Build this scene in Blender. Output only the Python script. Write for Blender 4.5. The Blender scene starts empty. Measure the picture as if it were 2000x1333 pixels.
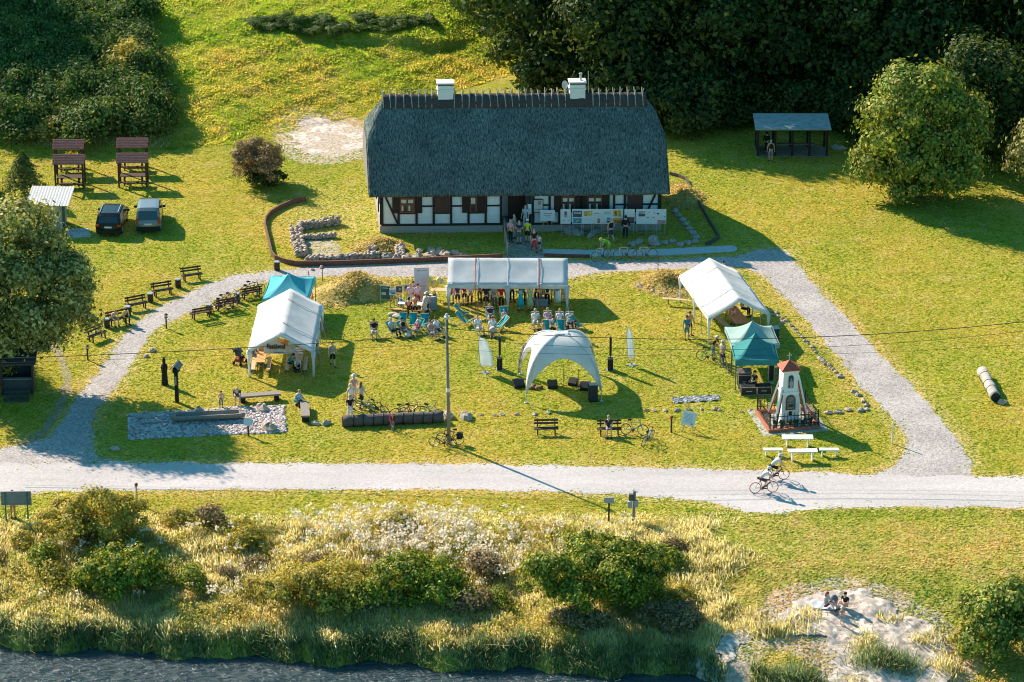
import bpy, bmesh, math, random
import numpy as np
from mathutils import Vector, Matrix, Quaternion
R = math.radians
rnd = random.Random(7)
S = bpy.context.scene
COL = S.collection

# ------------------------------------------------------------------ camera
CAM = Vector((0, -210.4, 85.0)); PITCH = R(22.0); FPX = 6695.0
cd = bpy.data.cameras.new('camera'); cam = bpy.data.objects.new('camera', cd); COL.objects.link(cam)
cam.location = CAM; cam.rotation_euler = (math.pi / 2 - PITCH, 0, 0)
cd.sensor_width = 36; cd.lens = FPX / 2000 * 36; cd.clip_start = 1; cd.clip_end = 6000
S.camera = cam
# ------------------------------------------------------------------ sky and sun
SUN_EL, SUN_AZ = R(31.5), R(-45)
TOSUN = Vector((math.sin(SUN_AZ) * math.cos(SUN_EL), math.cos(SUN_AZ) * math.cos(SUN_EL), math.sin(SUN_EL)))
w = bpy.data.worlds.new('World'); S.world = w; w.use_nodes = True
nt = w.node_tree; bg = nt.nodes['Background']
sky = nt.nodes.new('ShaderNodeTexSky'); sky.sky_type = 'NISHITA'; sky.sun_disc = False
sky.sun_elevation = SUN_EL; sky.sun_rotation = SUN_AZ
tint = nt.nodes.new('ShaderNodeMix'); tint.data_type = 'RGBA'; tint.blend_type = 'MULTIPLY'
tint.inputs[0].default_value = 1.0; tint.inputs[7].default_value = (0.33, 0.95, 1.04, 1)
nt.links.new(sky.outputs[0], tint.inputs[6]); nt.links.new(tint.outputs[2], bg.inputs[0])
bg.inputs[1].default_value = 0.082
sl = bpy.data.lights.new('sun', 'SUN'); sl.energy = 4.6; sl.angle = R(0.5); sl.color = (1.0, 0.85, 0.70)
so = bpy.data.objects.new('sun', sl); COL.objects.link(so); so.location = (-60, 60, 80)
so.rotation_euler = TOSUN.to_track_quat('Z', 'Y').to_euler()
S.view_settings.view_transform = 'Standard'; S.view_settings.look = 'None'
S.view_settings.exposure = 1.1; S.view_settings.gamma = 1.0
S.cycles.filter_width = 1.05; S.cycles.use_denoising = True
S.cycles.max_bounces = 6; S.cycles.transparent_max_bounces = 6
S.cycles.diffuse_bounces = 3; S.cycles.glossy_bounces = 2; S.cycles.transmission_bounces = 3

# ------------------------------------------------------------------ pixel <-> ground
cp, sp = math.cos(PITCH), math.sin(PITCH)
def ray(px, py):
    a, b = (px - 1000) / FPX, (666.5 - py) / FPX
    return Vector((a, cp + b * sp, -sp + b * cp))
def P(px, py, z=0.0):
    d = ray(px, py); t = (z - CAM.z) / d.z
    return CAM + d * t
def PY(px, py, Y):                       # point on the vertical plane y = Y
    d = ray(px, py); t = (Y - CAM.y) / d.y
    return CAM + d * t
SHX = [-400, -60, -29, -14, 0, 10, 13, 16, 22, 27, 40, 400]
SHY = [-37, -38, -39.5, -41, -42.3, -43.2, -44.5, -47.5, -48, -47, -45, -45]
YBX = [-400, -60, -30, -22, -14, -9, 0, 12, 40, 400]
YBY = [30, 35, 38, 40, 46, 49, 58, 72, 90, 200]
def shore(x):
    x = np.asarray(x, float); return np.interp(x, SHX, SHY) + .38 * np.sin(x * .83 + 1) + .26 * np.sin(x * 2.1 + .7 * np.sin(x)) + .10 * np.sin(x * 5.3)
def sstep(t):
    t = np.clip(t, 0, 1); return t * t * (3 - 2 * t)
def hgt(x, y):
    x = np.asarray(x, float); y = np.asarray(y, float)
    d = y - shore(x)
    bank = np.interp(d, [-30, -3, 0, 0.7, 1.3, 6, 12.5], [-8, -3.6, -2.6, -1.95, -1.55, -.9, 0])
    beach = np.interp(d, [-30, -3, 0, 6, 11, 14], [-8, -3.1, -2.5, -1.15, -.3, 0])
    wb = sstep((x - 15.0) / 2.5) * (1 - sstep((x - 26) / 3))
    z = bank * (1 - wb) + beach * wb
    e = np.maximum(y - np.interp(x, YBX, YBY), 0)
    e2 = e * e / (e + 2.0)
    hill = 16 * (1 - np.exp(-(.21 * e2) / 16))
    ysc = np.interp(x, [-24, -18, -12, -6, -3], [63, 60.2, 59.4, 60.0, 62.5])
    win = sstep((x + 22) / 4) * (1 - sstep((x + 5.5) / 3))
    hill = hill + .5 * sstep((y - ysc) / 1.2) * win
    und = np.sin(x * .9 + .6 * np.sin(y * .7)) * np.sin(y * 1.1 + np.sin(x * .5)) * .09 + np.sin(x * 2.3 + y * .4) * np.sin(y * 2.7 - x * .3) * .06
    z = z + hill + und * np.clip(e / 4, 0, 1)
    z = z + und * .8 * np.clip(-z - .15, 0, 1) * np.clip(d / 2, 0, 1) * (1 - wb)
    return z
def H(x, y): return float(hgt(x, y))
def PT(px, py):                          # pixel -> point on the terrain
    d = ray(px, py); t = 150.0
    for _ in range(300):
        p = CAM + d * t
        if p.z <= H(p.x, p.y): break
        t += 1.0
    lo, hi = t - 1.0, t
    for _ in range(14):
        m = (lo + hi) / 2; p = CAM + d * m
        if p.z <= H(p.x, p.y): hi = m
        else: lo = m
    return CAM + d * hi

# ------------------------------------------------------------------ mesh builder
class MB:
    def __init__(s): s.v = []; s.f = []; s.mi = []; s.m = 0
    def add(s, vs, fs):
        o = len(s.v); s.v += [tuple(v) for v in vs]
        for f in fs: s.f.append(tuple(i + o for i in f)); s.mi.append(s.m)
        return s
    def box(s, c, size, rot=None):
        hx, hy, hz = size[0] / 2, size[1] / 2, size[2] / 2
        vs = [Vector((x, y, z)) for x in (-hx, hx) for y in (-hy, hy) for z in (-hz, hz)]
        if rot is not None:
            m = rot if isinstance(rot, Matrix) else Matrix.Rotation(rot, 3, 'Z')
            vs = [m @ v for v in vs]
        c = Vector(c)
        return s.add([v + c for v in vs], [(0, 1, 3, 2), (4, 6, 7, 5), (0, 4, 5, 1), (2, 3, 7, 6), (0, 2, 6, 4), (1, 5, 7, 3)])
    def bar(s, p, q, w, h, up=(0, 0, 1)):
        p, q = Vector(p), Vector(q); d = (q - p); L = d.length; d.normalize()
        u = Vector(up)
        if abs(d.dot(u)) > .98: u = Vector((0, 1, 0))
        r = d.cross(u).normalized(); u = r.cross(d)
        m = Matrix((r, d, u)).transposed()
        return s.box((p + q) / 2, (w, L, h), m)
    def tube(s, p, q, r1, r2=None, n=8, caps=True):
        return s.path([p, q], [r1, r1 if r2 is None else r2], n, caps)
    def path(s, pts, rs, n=8, caps=True, closed=False):
        pts = [Vector(p) for p in pts]; k = len(pts)
        if not isinstance(rs, (list, tuple)): rs = [rs] * k
        vs = []; ref = None
        for i, p in enumerate(pts):
            a = pts[i - 1] if (i > 0 or closed) else p
            b = pts[(i + 1) % k] if (i < k - 1 or closed) else p
            d = (b - a).normalized()
            if ref is None:
                ref = d.orthogonal().normalized()
            r = (ref - d * ref.dot(d))
            r = r.normalized() if r.length > 1e-6 else d.orthogonal().normalized()
            ref = r; u = d.cross(r)
            for j in range(n):
                t = 2 * math.pi * j / n
                vs.append(p + (r * math.cos(t) + u * math.sin(t)) * rs[i])
        fs = []
        for i in range(k if closed else k - 1):
            i2 = (i + 1) % k
            for j in range(n):
                fs.append((i * n + j, i * n + (j + 1) % n, i2 * n + (j + 1) % n, i2 * n + j))
        if caps and not closed:
            fs.append(tuple(range(n - 1, -1, -1))); fs.append(tuple((k - 1) * n + j for j in range(n)))
        return s.add(vs, fs)
    def ell(s, c, r, nu=10, nv=6, rot=None, zmin=None):
        c = Vector(c); vs = []; fs = []
        r = (r, r, r) if not isinstance(r, (tuple, list)) else r
        for i in range(nv + 1):
            t = math.pi * i / nv
            for j in range(nu):
                a = 2 * math.pi * j / nu
                v = Vector((r[0] * math.sin(t) * math.cos(a), r[1] * math.sin(t) * math.sin(a), r[2] * math.cos(t)))
                if zmin is not None: v.z = max(v.z, zmin)
                vs.append((rot @ v if rot else v) + c)
        for i in range(nv):
            for j in range(nu):
                fs.append((i * nu + j, (i + 1) * nu + j, (i + 1) * nu + (j + 1) % nu, i * nu + (j + 1) % nu))
        return s.add(vs, fs)
    def prism(s, poly, z0, z1):
        n = len(poly); vs = [(x, y, z0) for x, y in poly] + [(x, y, z1) for x, y in poly]
        fs = [tuple(range(n - 1, -1, -1)), tuple(range(n, 2 * n))]
        fs += [(i, (i + 1) % n, n + (i + 1) % n, n + i) for i in range(n)]
        return s.add(vs, fs)
    def ext(s, poly, axis, a, b):        # extrude a polygon of the other two axes along axis from a to b
        n = len(poly)
        def mk(p, t): return (t, p[0], p[1]) if axis == 'x' else (p[0], t, p[1])
        vs = [mk(p, a) for p in poly] + [mk(p, b) for p in poly]
        fs = [tuple(range(n - 1, -1, -1)), tuple(range(n, 2 * n))]
        fs += [(i, (i + 1) % n, n + (i + 1) % n, n + i) for i in range(n)]
        return s.add(vs, fs)
    def sheet(s, grid, th=.012):         # grid[i][j] of points -> thin closed cloth
        ni, nj = len(grid), len(grid[0]); G = [[Vector(p) for p in r] for r in grid]
        top = []; bot = []
        for i in range(ni):
            for j in range(nj):
                a = G[min(i + 1, ni - 1)][j] - G[max(i - 1, 0)][j]; b = G[i][min(j + 1, nj - 1)] - G[i][max(j - 1, 0)]
                n = a.cross(b); n = n.normalized() if n.length > 1e-9 else Vector((0, 0, 1))
                top.append(G[i][j] + n * th / 2); bot.append(G[i][j] - n * th / 2)
        N = ni * nj; fs = []
        for i in range(ni - 1):
            for j in range(nj - 1):
                q = (i * nj + j, (i + 1) * nj + j, (i + 1) * nj + j + 1, i * nj + j + 1)
                fs.append(q); fs.append(tuple(N + k for k in reversed(q)))
        rim = [j for j in range(nj)] + [i * nj + nj - 1 for i in range(1, ni)] + [(ni - 1) * nj + j for j in range(nj - 2, -1, -1)] + [i * nj for i in range(ni - 2, 0, -1)]
        for k in range(len(rim)):
            a, b = rim[k], rim[(k + 1) % len(rim)]
            fs.append((a, b, N + b, N + a))
        return s.add(top + bot, fs)
    def mesh(s, name, mats, smooth=False):
        me = bpy.data.meshes.new(name); me.from_pydata(s.v, [], s.f)
        for m in (mats if isinstance(mats, (list, tuple)) else [mats]): me.materials.append(m)
        if isinstance(mats, (list, tuple)): me.polygons.foreach_set('material_index', s.mi)
        bm = bmesh.new(); bm.from_mesh(me); bmesh.ops.recalc_face_normals(bm, faces=bm.faces); bm.to_mesh(me); bm.free()
        if smooth: me.polygons.foreach_set('use_smooth', [True] * len(me.polygons))
        me.update(); return me
    def build(s, name, mats, parent=None, smooth=False, **kw):
        o = bpy.data.objects.new(name, s.mesh(name, mats, smooth)); COL.objects.link(o)
        if parent: o.parent = parent
        if kw: tag(o, **kw)
        return o
def tag(o, label=None, cat=None, group=None, kind=None):
    if label: o['label'] = label
    if cat: o['category'] = cat
    if group: o['group'] = group
    if kind: o['kind'] = kind
    return o
def thing(name, label, cat, loc=(0, 0, 0), rz=0, group=None):
    o = bpy.data.objects.new(name, None); COL.objects.link(o); o.empty_display_size = .2
    o.location = loc; o.rotation_euler = (0, 0, rz); return tag(o, label, cat, group)
def dup(root, loc=None, rz=None, label=None, group=None, parent=None):
    c = root.copy(); COL.objects.link(c); c.parent = parent
    if loc is not None: c.location = loc
    if rz is not None: c.rotation_euler = (0, 0, rz)
    if label: c['label'] = label
    if group: c['group'] = group
    for ch in [k for k in KIDS(root)]: dup(ch, parent=c)
    return c
def KIDS(o): return list(o.children)
def np_mesh(name, V, F, mat, smooth=False):       # V (n,3), F (m,k) arrays
    me = bpy.data.meshes.new(name); k = F.shape[1]
    me.vertices.add(len(V)); me.vertices.foreach_set('co', np.ascontiguousarray(V, np.float32).ravel())
    me.loops.add(F.size); me.loops.foreach_set('vertex_index', np.ascontiguousarray(F, np.int32).ravel())
    me.polygons.add(len(F)); me.polygons.foreach_set('loop_start', np.arange(0, F.size, k, dtype=np.int32))
    me.polygons.foreach_set('loop_total', np.full(len(F), k, np.int32))
    if smooth: me.polygons.foreach_set('use_smooth', np.ones(len(F), bool))
    me.materials.append(mat); me.update(calc_edges=True); me.validate(); return me
def np_obj(name, V, F, mat, parent=None, smooth=False, **kw):
    o = bpy.data.objects.new(name, np_mesh(name, V, F, mat, smooth)); COL.objects.link(o)
    if parent: o.parent = parent
    if kw: tag(o, **kw)
    return o

# ------------------------------------------------------------------ materials
MATS = {}
class NT:
    def __init__(s, name):
        s.mat = bpy.data.materials.new(name); s.mat.use_nodes = True; s.t = s.mat.node_tree
        s.b = s.t.nodes['Principled BSDF']; s.out = s.t.nodes['Material Output']
    def n(s, typ, **kw):
        x = s.t.nodes.new(typ)
        for k, v in kw.items(): setattr(x, k, v)
        return x
    def l(s, a, b): s.t.links.new(a, b)
    def pos(s):
        if not hasattr(s, '_p'): s._p = s.n('ShaderNodeTexCoord').outputs['Object']
        return s._p
    def noise(s, scale, detail=3, rough=.55, vec=None, dist=0):
        x = s.n('ShaderNodeTexNoise'); x.inputs['Scale'].default_value = scale; x.inputs['Detail'].default_value = detail
        x.inputs['Roughness'].default_value = rough; x.inputs['Distortion'].default_value = dist
        s.l(vec if vec is not None else s.pos(), x.inputs['Vector']); return x.outputs['Fac']
    def scaled(s, v):
        m = s.n('ShaderNodeMapping'); m.inputs['Scale'].default_value = v; s.l(s.pos(), m.inputs['Vector']); return m.outputs[0]
    def ramp(s, fac, stops):
        x = s.n('ShaderNodeValToRGB'); e = x.color_ramp.elements
        while len(e) < len(stops): e.new(.5)
        for k, (p, c) in enumerate(stops):
            e[k].position = p; e[k].color = (*c, 1) if isinstance(c, (tuple, list)) else (c, c, c, 1)
        s.l(fac, x.inputs[0]); return x.outputs[0]
    def mix(s, a, b, fac, mode='MIX'):
        x = s.n('ShaderNodeMix', data_type='RGBA', blend_type=mode)
        for sock, v in ((x.inputs[0], fac), (x.inputs[6], a), (x.inputs[7], b)):
            if isinstance(v, (int, float)): sock.default_value = v
            elif isinstance(v, (tuple, list)): sock.default_value = (*v, 1)
            else: s.l(v, sock)
        return x.outputs[2]
    def bump(s, h, strength=.5, dist=.05):
        x = s.n('ShaderNodeBump'); x.inputs['Strength'].default_value = strength; x.inputs['Distance'].default_value = dist
        s.l(h, x.inputs['Height']); s.l(x.outputs[0], s.b.inputs['Normal']); return x.outputs[0]
    def base(s, c, rough=.8, spec=.3):
        if isinstance(c, (tuple, list)): s.b.inputs['Base Color'].default_value = (*c, 1)
        else: s.l(c, s.b.inputs['Base Color'])
        s.b.inputs['Roughness'].default_value = rough; s.b.inputs['Specular IOR Level'].default_value = spec
    def attr(s, name): return s.n('ShaderNodeAttribute', attribute_name=name).outputs['Fac']
def M(key, c, rough=.75, var=.22, scale=6, metal=0, bump=0, stretch=None, spec=.3):
    if key in MATS: return MATS[key]
    t = NT(key); vec = t.scaled(stretch) if stretch else None
    f = t.noise(scale, 4, .6, vec)
    lo = tuple(max(0, x * (1 - var)) for x in c); hi = tuple(min(1, x * (1 + var)) for x in c)
    t.base(t.ramp(f, [(.3, lo), (.7, hi)]), rough, spec); t.b.inputs['Metallic'].default_value = metal
    if bump: t.bump(f, bump, .03)
    MATS[key] = t.mat; return t.mat
def cloth(key, c, trans=.35, scale=3, rough=.85, bump=.25):          # thin fabric that lets some light through
    if key in MATS: return MATS[key]
    t = NT(key); f = t.noise(scale, 4, .55)
    col = t.ramp(f, [(.3, tuple(x * .9 for x in c)), (.7, tuple(min(1, x * 1.04) for x in c))])
    t.base(col, rough, .2)
    if bump: nb = t.bump(f, bump, .04)
    tr = t.n('ShaderNodeBsdfTranslucent'); t.l(col, tr.inputs[0]); mx = t.n('ShaderNodeMixShader'); mx.inputs[0].default_value = trans
    t.l(t.b.outputs[0], mx.inputs[1]); t.l(tr.outputs[0], mx.inputs[2]); t.l(mx.outputs[0], t.out.inputs['Surface'])
    MATS[key] = t.mat; return t.mat
def leafmat(key, stops, trans=.3, spec=.25):
    if key in MATS: return MATS[key]
    t = NT(key); g = t.n('ShaderNodeNewGeometry')
    col = t.ramp(g.outputs['Random Per Island'], stops)
    big = t.noise(.45, 3, .6); col = t.mix(col, t.ramp(big, [(.35, .72), (.65, 1.22)]), 1.0, 'MULTIPLY')
    t.base(col, .65, spec)
    tr = t.n('ShaderNodeBsdfTranslucent'); t.l(t.mix(col, (1.0, 1.0, .45), .9, 'MULTIPLY'), tr.inputs[0])
    mx = t.n('ShaderNodeMixShader'); mx.inputs[0].default_value = trans
    t.l(t.b.outputs[0], mx.inputs[1]); t.l(tr.outputs[0], mx.inputs[2]); t.l(mx.outputs[0], t.out.inputs['Surface'])
    MATS[key] = t.mat; return t.mat
# ================================================================== SETTING
def grass_material():
    t = NT('grass ground'); big = t.noise(.07, 4, .6); med = t.noise(.55, 5, .62); fin = t.noise(5.5, 4, .65); clump = t.noise(1.7, 3, .6)
    c = t.mix((.42, .35, .045), (.27, .29, .03), t.ramp(big, [(.42, 0.0), (.66, 1.0)]))
    c = t.mix(c, (.50, .40, .13), t.ramp(med, [(.5, 0.0), (.72, .75)]))
    c = t.mix(c, (.20, .25, .03), t.ramp(clump, [(.56, 0.0), (.74, .6)]))
    dry = t.attr('dry'); dn = t.noise(.9, 5, .65)
    dm = t.n('ShaderNodeMath', operation='MULTIPLY_ADD'); t.l(dry, dm.inputs[0]); dm.inputs[1].default_value = 1.2
    sub = t.n('ShaderNodeMath', operation='MULTIPLY'); t.l(dn, sub.inputs[0]); sub.inputs[1].default_value = 1.0
    ad = t.n('ShaderNodeMath', operation='SUBTRACT'); t.l(sub.outputs[0], ad.inputs[0]); ad.inputs[1].default_value = .62
    t.l(ad.outputs[0], dm.inputs[2])
    c = t.mix(c, (.64, .46, .20), t.ramp(dm.outputs[0], [(.05, 0.0), (.75, .9)]))
    sand = t.attr('sand'); sm = t.n('ShaderNodeMath', operation='MULTIPLY_ADD'); t.l(sand, sm.inputs[0]); sm.inputs[1].default_value = 1.5; t.l(ad.outputs[0], sm.inputs[2])
    c = t.mix(c, (.54, .44, .34), t.ramp(sm.outputs[0], [(.3, 0.0), (.62, 1.0)]))
    c = t.mix(c, t.ramp(fin, [(.3, .55), (.52, 1.0), (.72, 1.4)]), 1.0, 'MULTIPLY')
    t.base(c, .95, .1)
    hb = t.n('ShaderNodeMath', operation='ADD'); t.l(fin, hb.inputs[0]); t.l(clump, hb.inputs[1])
    t.bump(hb.outputs[0], .9, .12)
    return t.mat
def gravel_material(key, c, scale=9, contrast=.3, streak=False):
    t = NT(key); f = t.noise(scale, 3, .7); v = t.n('ShaderNodeTexVoronoi'); v.inputs['Scale'].default_value = scale * 1.3; t.l(t.pos(), v.inputs['Vector'])
    big = t.noise(.35, 4, .6, t.scaled((.25, 1.3, 1)) if streak else None)
    col = t.mix(tuple(x * .86 for x in c), tuple(min(1, x * 1.08) for x in c), t.ramp(big, [(.35, 0.0), (.65, 1.0)]))
    col = t.mix(col, t.ramp(v.outputs['Color'], [(.1, 1 - contrast), (.8, 1 + contrast * .6)]), 1.0, 'MULTIPLY')
    col = t.mix(col, t.ramp(f, [(.3, 1 - contrast * .6), (.7, 1.12)]), 1.0, 'MULTIPLY')
    t.base(col, .95, .15); t.bump(f, .6, .03); return t.mat
GRASS = grass_material()
def axis_coords(lo, hi, step, far):
    c = list(np.arange(lo, hi + .01, step)); s = step; a = hi; b = lo
    while a < far:
        s *= 1.35; a += s; b -= s; c.append(a); c.insert(0, b)
    return np.array(c)
PATHS_PX = {}
LEFT_UP = [(640, 519), (600, 523), (556, 527), (513, 531), (455, 538), (400, 557), (362, 577), (310, 600), (272, 627), (250, 648), (224, 675), (210, 700), (184, 736), (147, 778), (113, 836), (87, 857), (40, 868), (10, 876), (-60, 890)]
LEFT_LO = [(-60, 915), (120, 912), (262, 903), (200, 898), (186, 889), (184, 878), (181, 847), (181, 820), (194, 794), (220, 768), (252, 721), (278, 679), (302, 645), (340, 624), (377, 607), (411, 591), (465, 565), (513, 552), (560, 545), (640, 541)]
PATHS_PX['gravel_path'] = LEFT_UP[::-1] + [(700, 518), (800, 514.5), (870, 512), (985, 506), (985, 500), (1062, 499), (1064, 506), (1120, 509), (1200, 510), (1300, 508), (1440, 500), (1480, 488), (1530, 487), (1544, 501), (1568, 529), (1600, 566), (1655, 620), (1700, 672), (1736, 708), (1799, 771), (1835, 816), (1871, 857), (1896, 899), (1902, 930), (1890, 945),
    (1690, 945), (1700, 928), (1730, 920), (1758, 899), (1771, 866), (1767, 845), (1743, 820), (1724, 795), (1701, 774), (1680, 760), (1666, 739), (1645, 707), (1619, 678), (1589, 643), (1563, 614), (1545, 594), (1507, 558), (1489, 538), (1465, 527), (1450, 523), (1360, 524), (1311, 527), (1250, 529), (1168, 534), (1108, 545), (990, 546), (860, 541), (780, 541), (700, 543)] + LEFT_LO[::-1]
PATHS_PX['road'] = [(-80, 903), (130, 906), (300, 904), (600, 905), (900, 906), (1100, 910), (1300, 914), (1480, 920), (1600, 923), (1700, 928), (1890, 931), (2080, 933), (2080, 994), (1900, 992), (1750, 991), (1600, 994), (1530, 1004), (1450, 1003), (1415, 990), (1360, 979), (1300, 972), (1100, 962), (900, 957), (600, 957), (300, 958), (60, 963), (-80, 966)]
def poly_world(pts, f=P): return [(p.x, p.y) for p in (f(*q) for q in pts)]
PW = {k: poly_world(v) for k, v in PATHS_PX.items()}
def seg_dist(X, Y, poly):
    D = np.full(X.shape, 1e9); n = len(poly)
    for i in range(n):
        ax, ay = poly[i]; bx, by = poly[(i + 1) % n]; dx, dy = bx - ax, by - ay
        t = np.clip(((X - ax) * dx + (Y - ay) * dy) / (dx * dx + dy * dy + 1e-9), 0, 1)
        D = np.minimum(D, np.hypot(X - ax - t * dx, Y - ay - t * dy))
    return D
def inside(X, Y, poly):
    r = np.zeros(X.shape, bool); n = len(poly)
    for i in range(n):
        ax, ay = poly[i]; bx, by = poly[(i + 1) % n]
        c = ((ay > Y) != (by > Y)) & (X < (bx - ax) * (Y - ay) / (by - ay + 1e-12) + ax)
        r ^= c
    return r
BEACH = poly_world([(1398, 1318), (1392, 1275), (1408, 1243), (1450, 1228), (1520, 1205), (1560, 1170), (1640, 1152), (1700, 1160), (1752, 1186), (1790, 1212), (1838, 1240), (1862, 1282), (1850, 1350), (1700, 1420), (1620, 1410), (1605, 1335), (1622, 1285), (1600, 1252), (1540, 1240), (1480, 1244), (1440, 1268), (1428, 1318)], PT)
SANDP = poly_world([(566, 262), (578, 240), (600, 229), (640, 234), (700, 246), (722, 252), (722, 288), (690, 300), (640, 311), (600, 306), (578, 287)], P)
def mesh_terrain():
    xs = axis_coords(-48, 48, .4, 2600); ys = axis_coords(-56, 84, .4, 2600)
    X, Y = np.meshgrid(xs, ys); Z = hgt(X, Y); ny, nx = X.shape
    V = np.stack([X.ravel(), Y.ravel(), Z.ravel()], 1)
    i = np.arange(nx * ny).reshape(ny, nx); F = np.stack([i[:-1, :-1].ravel(), i[:-1, 1:].ravel(), i[1:, 1:].ravel(), i[1:, :-1].ravel()], 1)
    o = np_obj('ground', V, F, GRASS, smooth=True, kind='structure')
    near = (np.abs(X) < 60) & (np.abs(Y) < 100); D = np.full(X.shape, 50.0); SD = np.full(X.shape, 50.0)
    x, y = X[near], Y[near]
    D[near] = np.minimum(seg_dist(x, y, PW['gravel_path']), seg_dist(x, y, PW['road']))
    for poly in (BEACH, SANDP):
        d = seg_dist(x, y, poly); d[inside(x, y, poly)] = 0; SD[near] = np.minimum(SD[near], d)
    dry = np.clip(1 - D / 1.4, 0, 1) * .62
    dsh = Y - shore(X)
    dry = np.maximum(dry, np.clip((-27.2 - Y) / 2.0, 0, 1) * (.55 - .3 * sstep((X - 9) / 4)) * sstep(dsh / 2))
    dry = np.maximum(dry, np.clip(1 - np.hypot(X + 13, (Y - 24) * .8) / 9, 0, 1) * .5)
    sand = np.clip(1 - SD / 2.2, 0, 1)
    for nme, a in (('dry', dry), ('sand', sand)):
        at = o.data.attributes.new(nme, 'FLOAT', 'POINT'); at.data.foreach_set('value', a.ravel().astype(np.float32))
    return o
mesh_terrain()
def ragged(poly, step=.35, amp=.11, seed=1):
    r = random.Random(seed); out = []; n = len(poly)
    for i in range(n):
        a, b = Vector(poly[i]), Vector(poly[(i + 1) % n]); L = (b - a).length; k = max(1, int(L / step))
        nrm = Vector((-(b - a).y, (b - a).x)).normalized() if L > 0 else Vector((0, 0))
        for j in range(k):
            p = a + (b - a) * (j / k); p = p + nrm * (amp * (math.sin(p.x * 1.7 + p.y * 2.3) * .6 + r.uniform(-1, 1) * .7)); out.append(p)
    return out
def flat_sheet(name, poly, z, mat, amp=.11, kind='structure', seed=1, **kw):
    bm = bmesh.new(); vs = [bm.verts.new((p.x, p.y, z)) for p in ragged(poly, amp=amp, seed=seed)]
    f = bm.faces.new(vs); bmesh.ops.triangulate(bm, faces=[f])
    bmesh.ops.recalc_face_normals(bm, faces=bm.faces)
    if sum(f.normal.z for f in bm.faces) < 0: bmesh.ops.reverse_faces(bm, faces=bm.faces)
    me = bpy.data.meshes.new(name); bm.to_mesh(me); bm.free(); me.materials.append(mat)
    o = bpy.data.objects.new(name, me); COL.objects.link(o); return tag(o, kind=kind, **kw)
def grid_sheet(name, poly, mat, off=.02, step=.2, bumpy=0.0, kind='structure'):
    P_ = np.array(poly); x0, y0 = P_.min(0) - .5; x1, y1 = P_.max(0) + .5
    xs = np.arange(x0, x1, step); ys = np.arange(y0, y1, step); X, Y = np.meshgrid(xs, ys)
    q = np.random.RandomState(3); jx = X + q.uniform(-.35, .35, X.shape) * step; jy = Y + q.uniform(-.35, .35, X.shape) * step
    wob = .25 * np.sin(jx * 2.1 + np.sin(jy * 3)) + .15 * np.sin(jy * 4.3)
    ins = inside(jx + wob, jy + wob * .7, poly); Z = hgt(jx, jy) + off
    if bumpy:
        Z = Z + q.uniform(-.2, .2, X.shape) * bumpy * .5 + .06 * np.sin(jx * 1.3 + 2 * np.sin(jy * .9)) * np.sin(jy * 1.6)
        for _ in range(int(14 * (x1 - x0) * (y1 - y0) * .25)):
            fx, fy, rr = q.uniform(x0, x1), q.uniform(y0, y1), q.uniform(.10, .26); m = (np.abs(jx - fx) < 3 * rr) & (np.abs(jy - fy) < 3 * rr); Z[m] -= bumpy * q.uniform(.4, 1.1) * np.exp(-((jx[m] - fx) ** 2 + (jy[m] - fy) ** 2 * q.uniform(.6, 1.8)) / rr ** 2)
    ny, nx = X.shape; i = np.arange(nx * ny).reshape(ny, nx)
    ok = ins[:-1, :-1] & ins[:-1, 1:] & ins[1:, 1:] & ins[1:, :-1]
    F = np.stack([i[:-1, :-1][ok], i[:-1, 1:][ok], i[1:, 1:][ok], i[1:, :-1][ok]], 1)
    return np_obj(name, np.stack([jx.ravel(), jy.ravel(), Z.ravel()], 1), F, mat, smooth=True, kind=kind)
ROADM = gravel_material('pale road gravel', (.50, .455, .44), 7, .12, True)
PATHM = gravel_material('grey path gravel', (.44, .395, .375), 8, .34)
SANDM = gravel_material('pale sand', (.64, .53, .45), 3.0, .40)
flat_sheet('gravel_path', PW['gravel_path'], .004, PATHM, .14)
flat_sheet('road', PW['road'], .008, ROADM, .2, seed=5)
flat_sheet('side_track', poly_world([(84, 652), (96, 650), (110, 670), (122, 690), (134, 715), (140, 740), (138, 770), (112, 815), (90, 850), (50, 872), (34, 870), (80, 838), (108, 790), (124, 750), (120, 720), (108, 692)]), .006, M('trodden dirt', (.30, .25, .18), .95, .3, 3), .12)
grid_sheet('beach', BEACH, SANDM, .09, .11, .08)
grid_sheet('sand_patch', SANDP, SANDM, .012, .2, .03)
COBBLE = gravel_material('grey cobbles', (.30, .29, .28), 6, .4)
CONC = M('pale concrete', (.46, .47, .46), .9, .12, 4, bump=.1)
flat_sheet('entrance_path', poly_world([(984, 462), (1058, 462), (1063, 500), (989, 504)]), .010, COBBLE, .03)
def slab(name, px, z, mat, **kw):
    b = MB(); b.prism(poly_world(px), -.05, z); return b.build(name, mat, None, **kw)
slab('pavement', [(1060, 488), (1150, 490), (1300, 488), (1430, 481), (1439, 484), (1440, 489), (1434, 493), (1300, 500), (1150, 502), (1062, 499)], .06, CONC, kind='structure')
BED = [(252, 810), (326, 805), (422, 800), (450, 796), (556, 794), (559, 845), (420, 851), (252, 859)]
flat_sheet('gravel_bed', poly_world(BED), .012, gravel_material('pebble bed', (.47, .40, .37), 4.5, .55), .06)
flat_sheet('bare_soil', poly_world([(590, 466), (650, 462), (668, 495), (640, 503), (592, 503)]), .005, M('pale soil', (.42, .36, .27), .95, .25, 2), .2)
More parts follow.
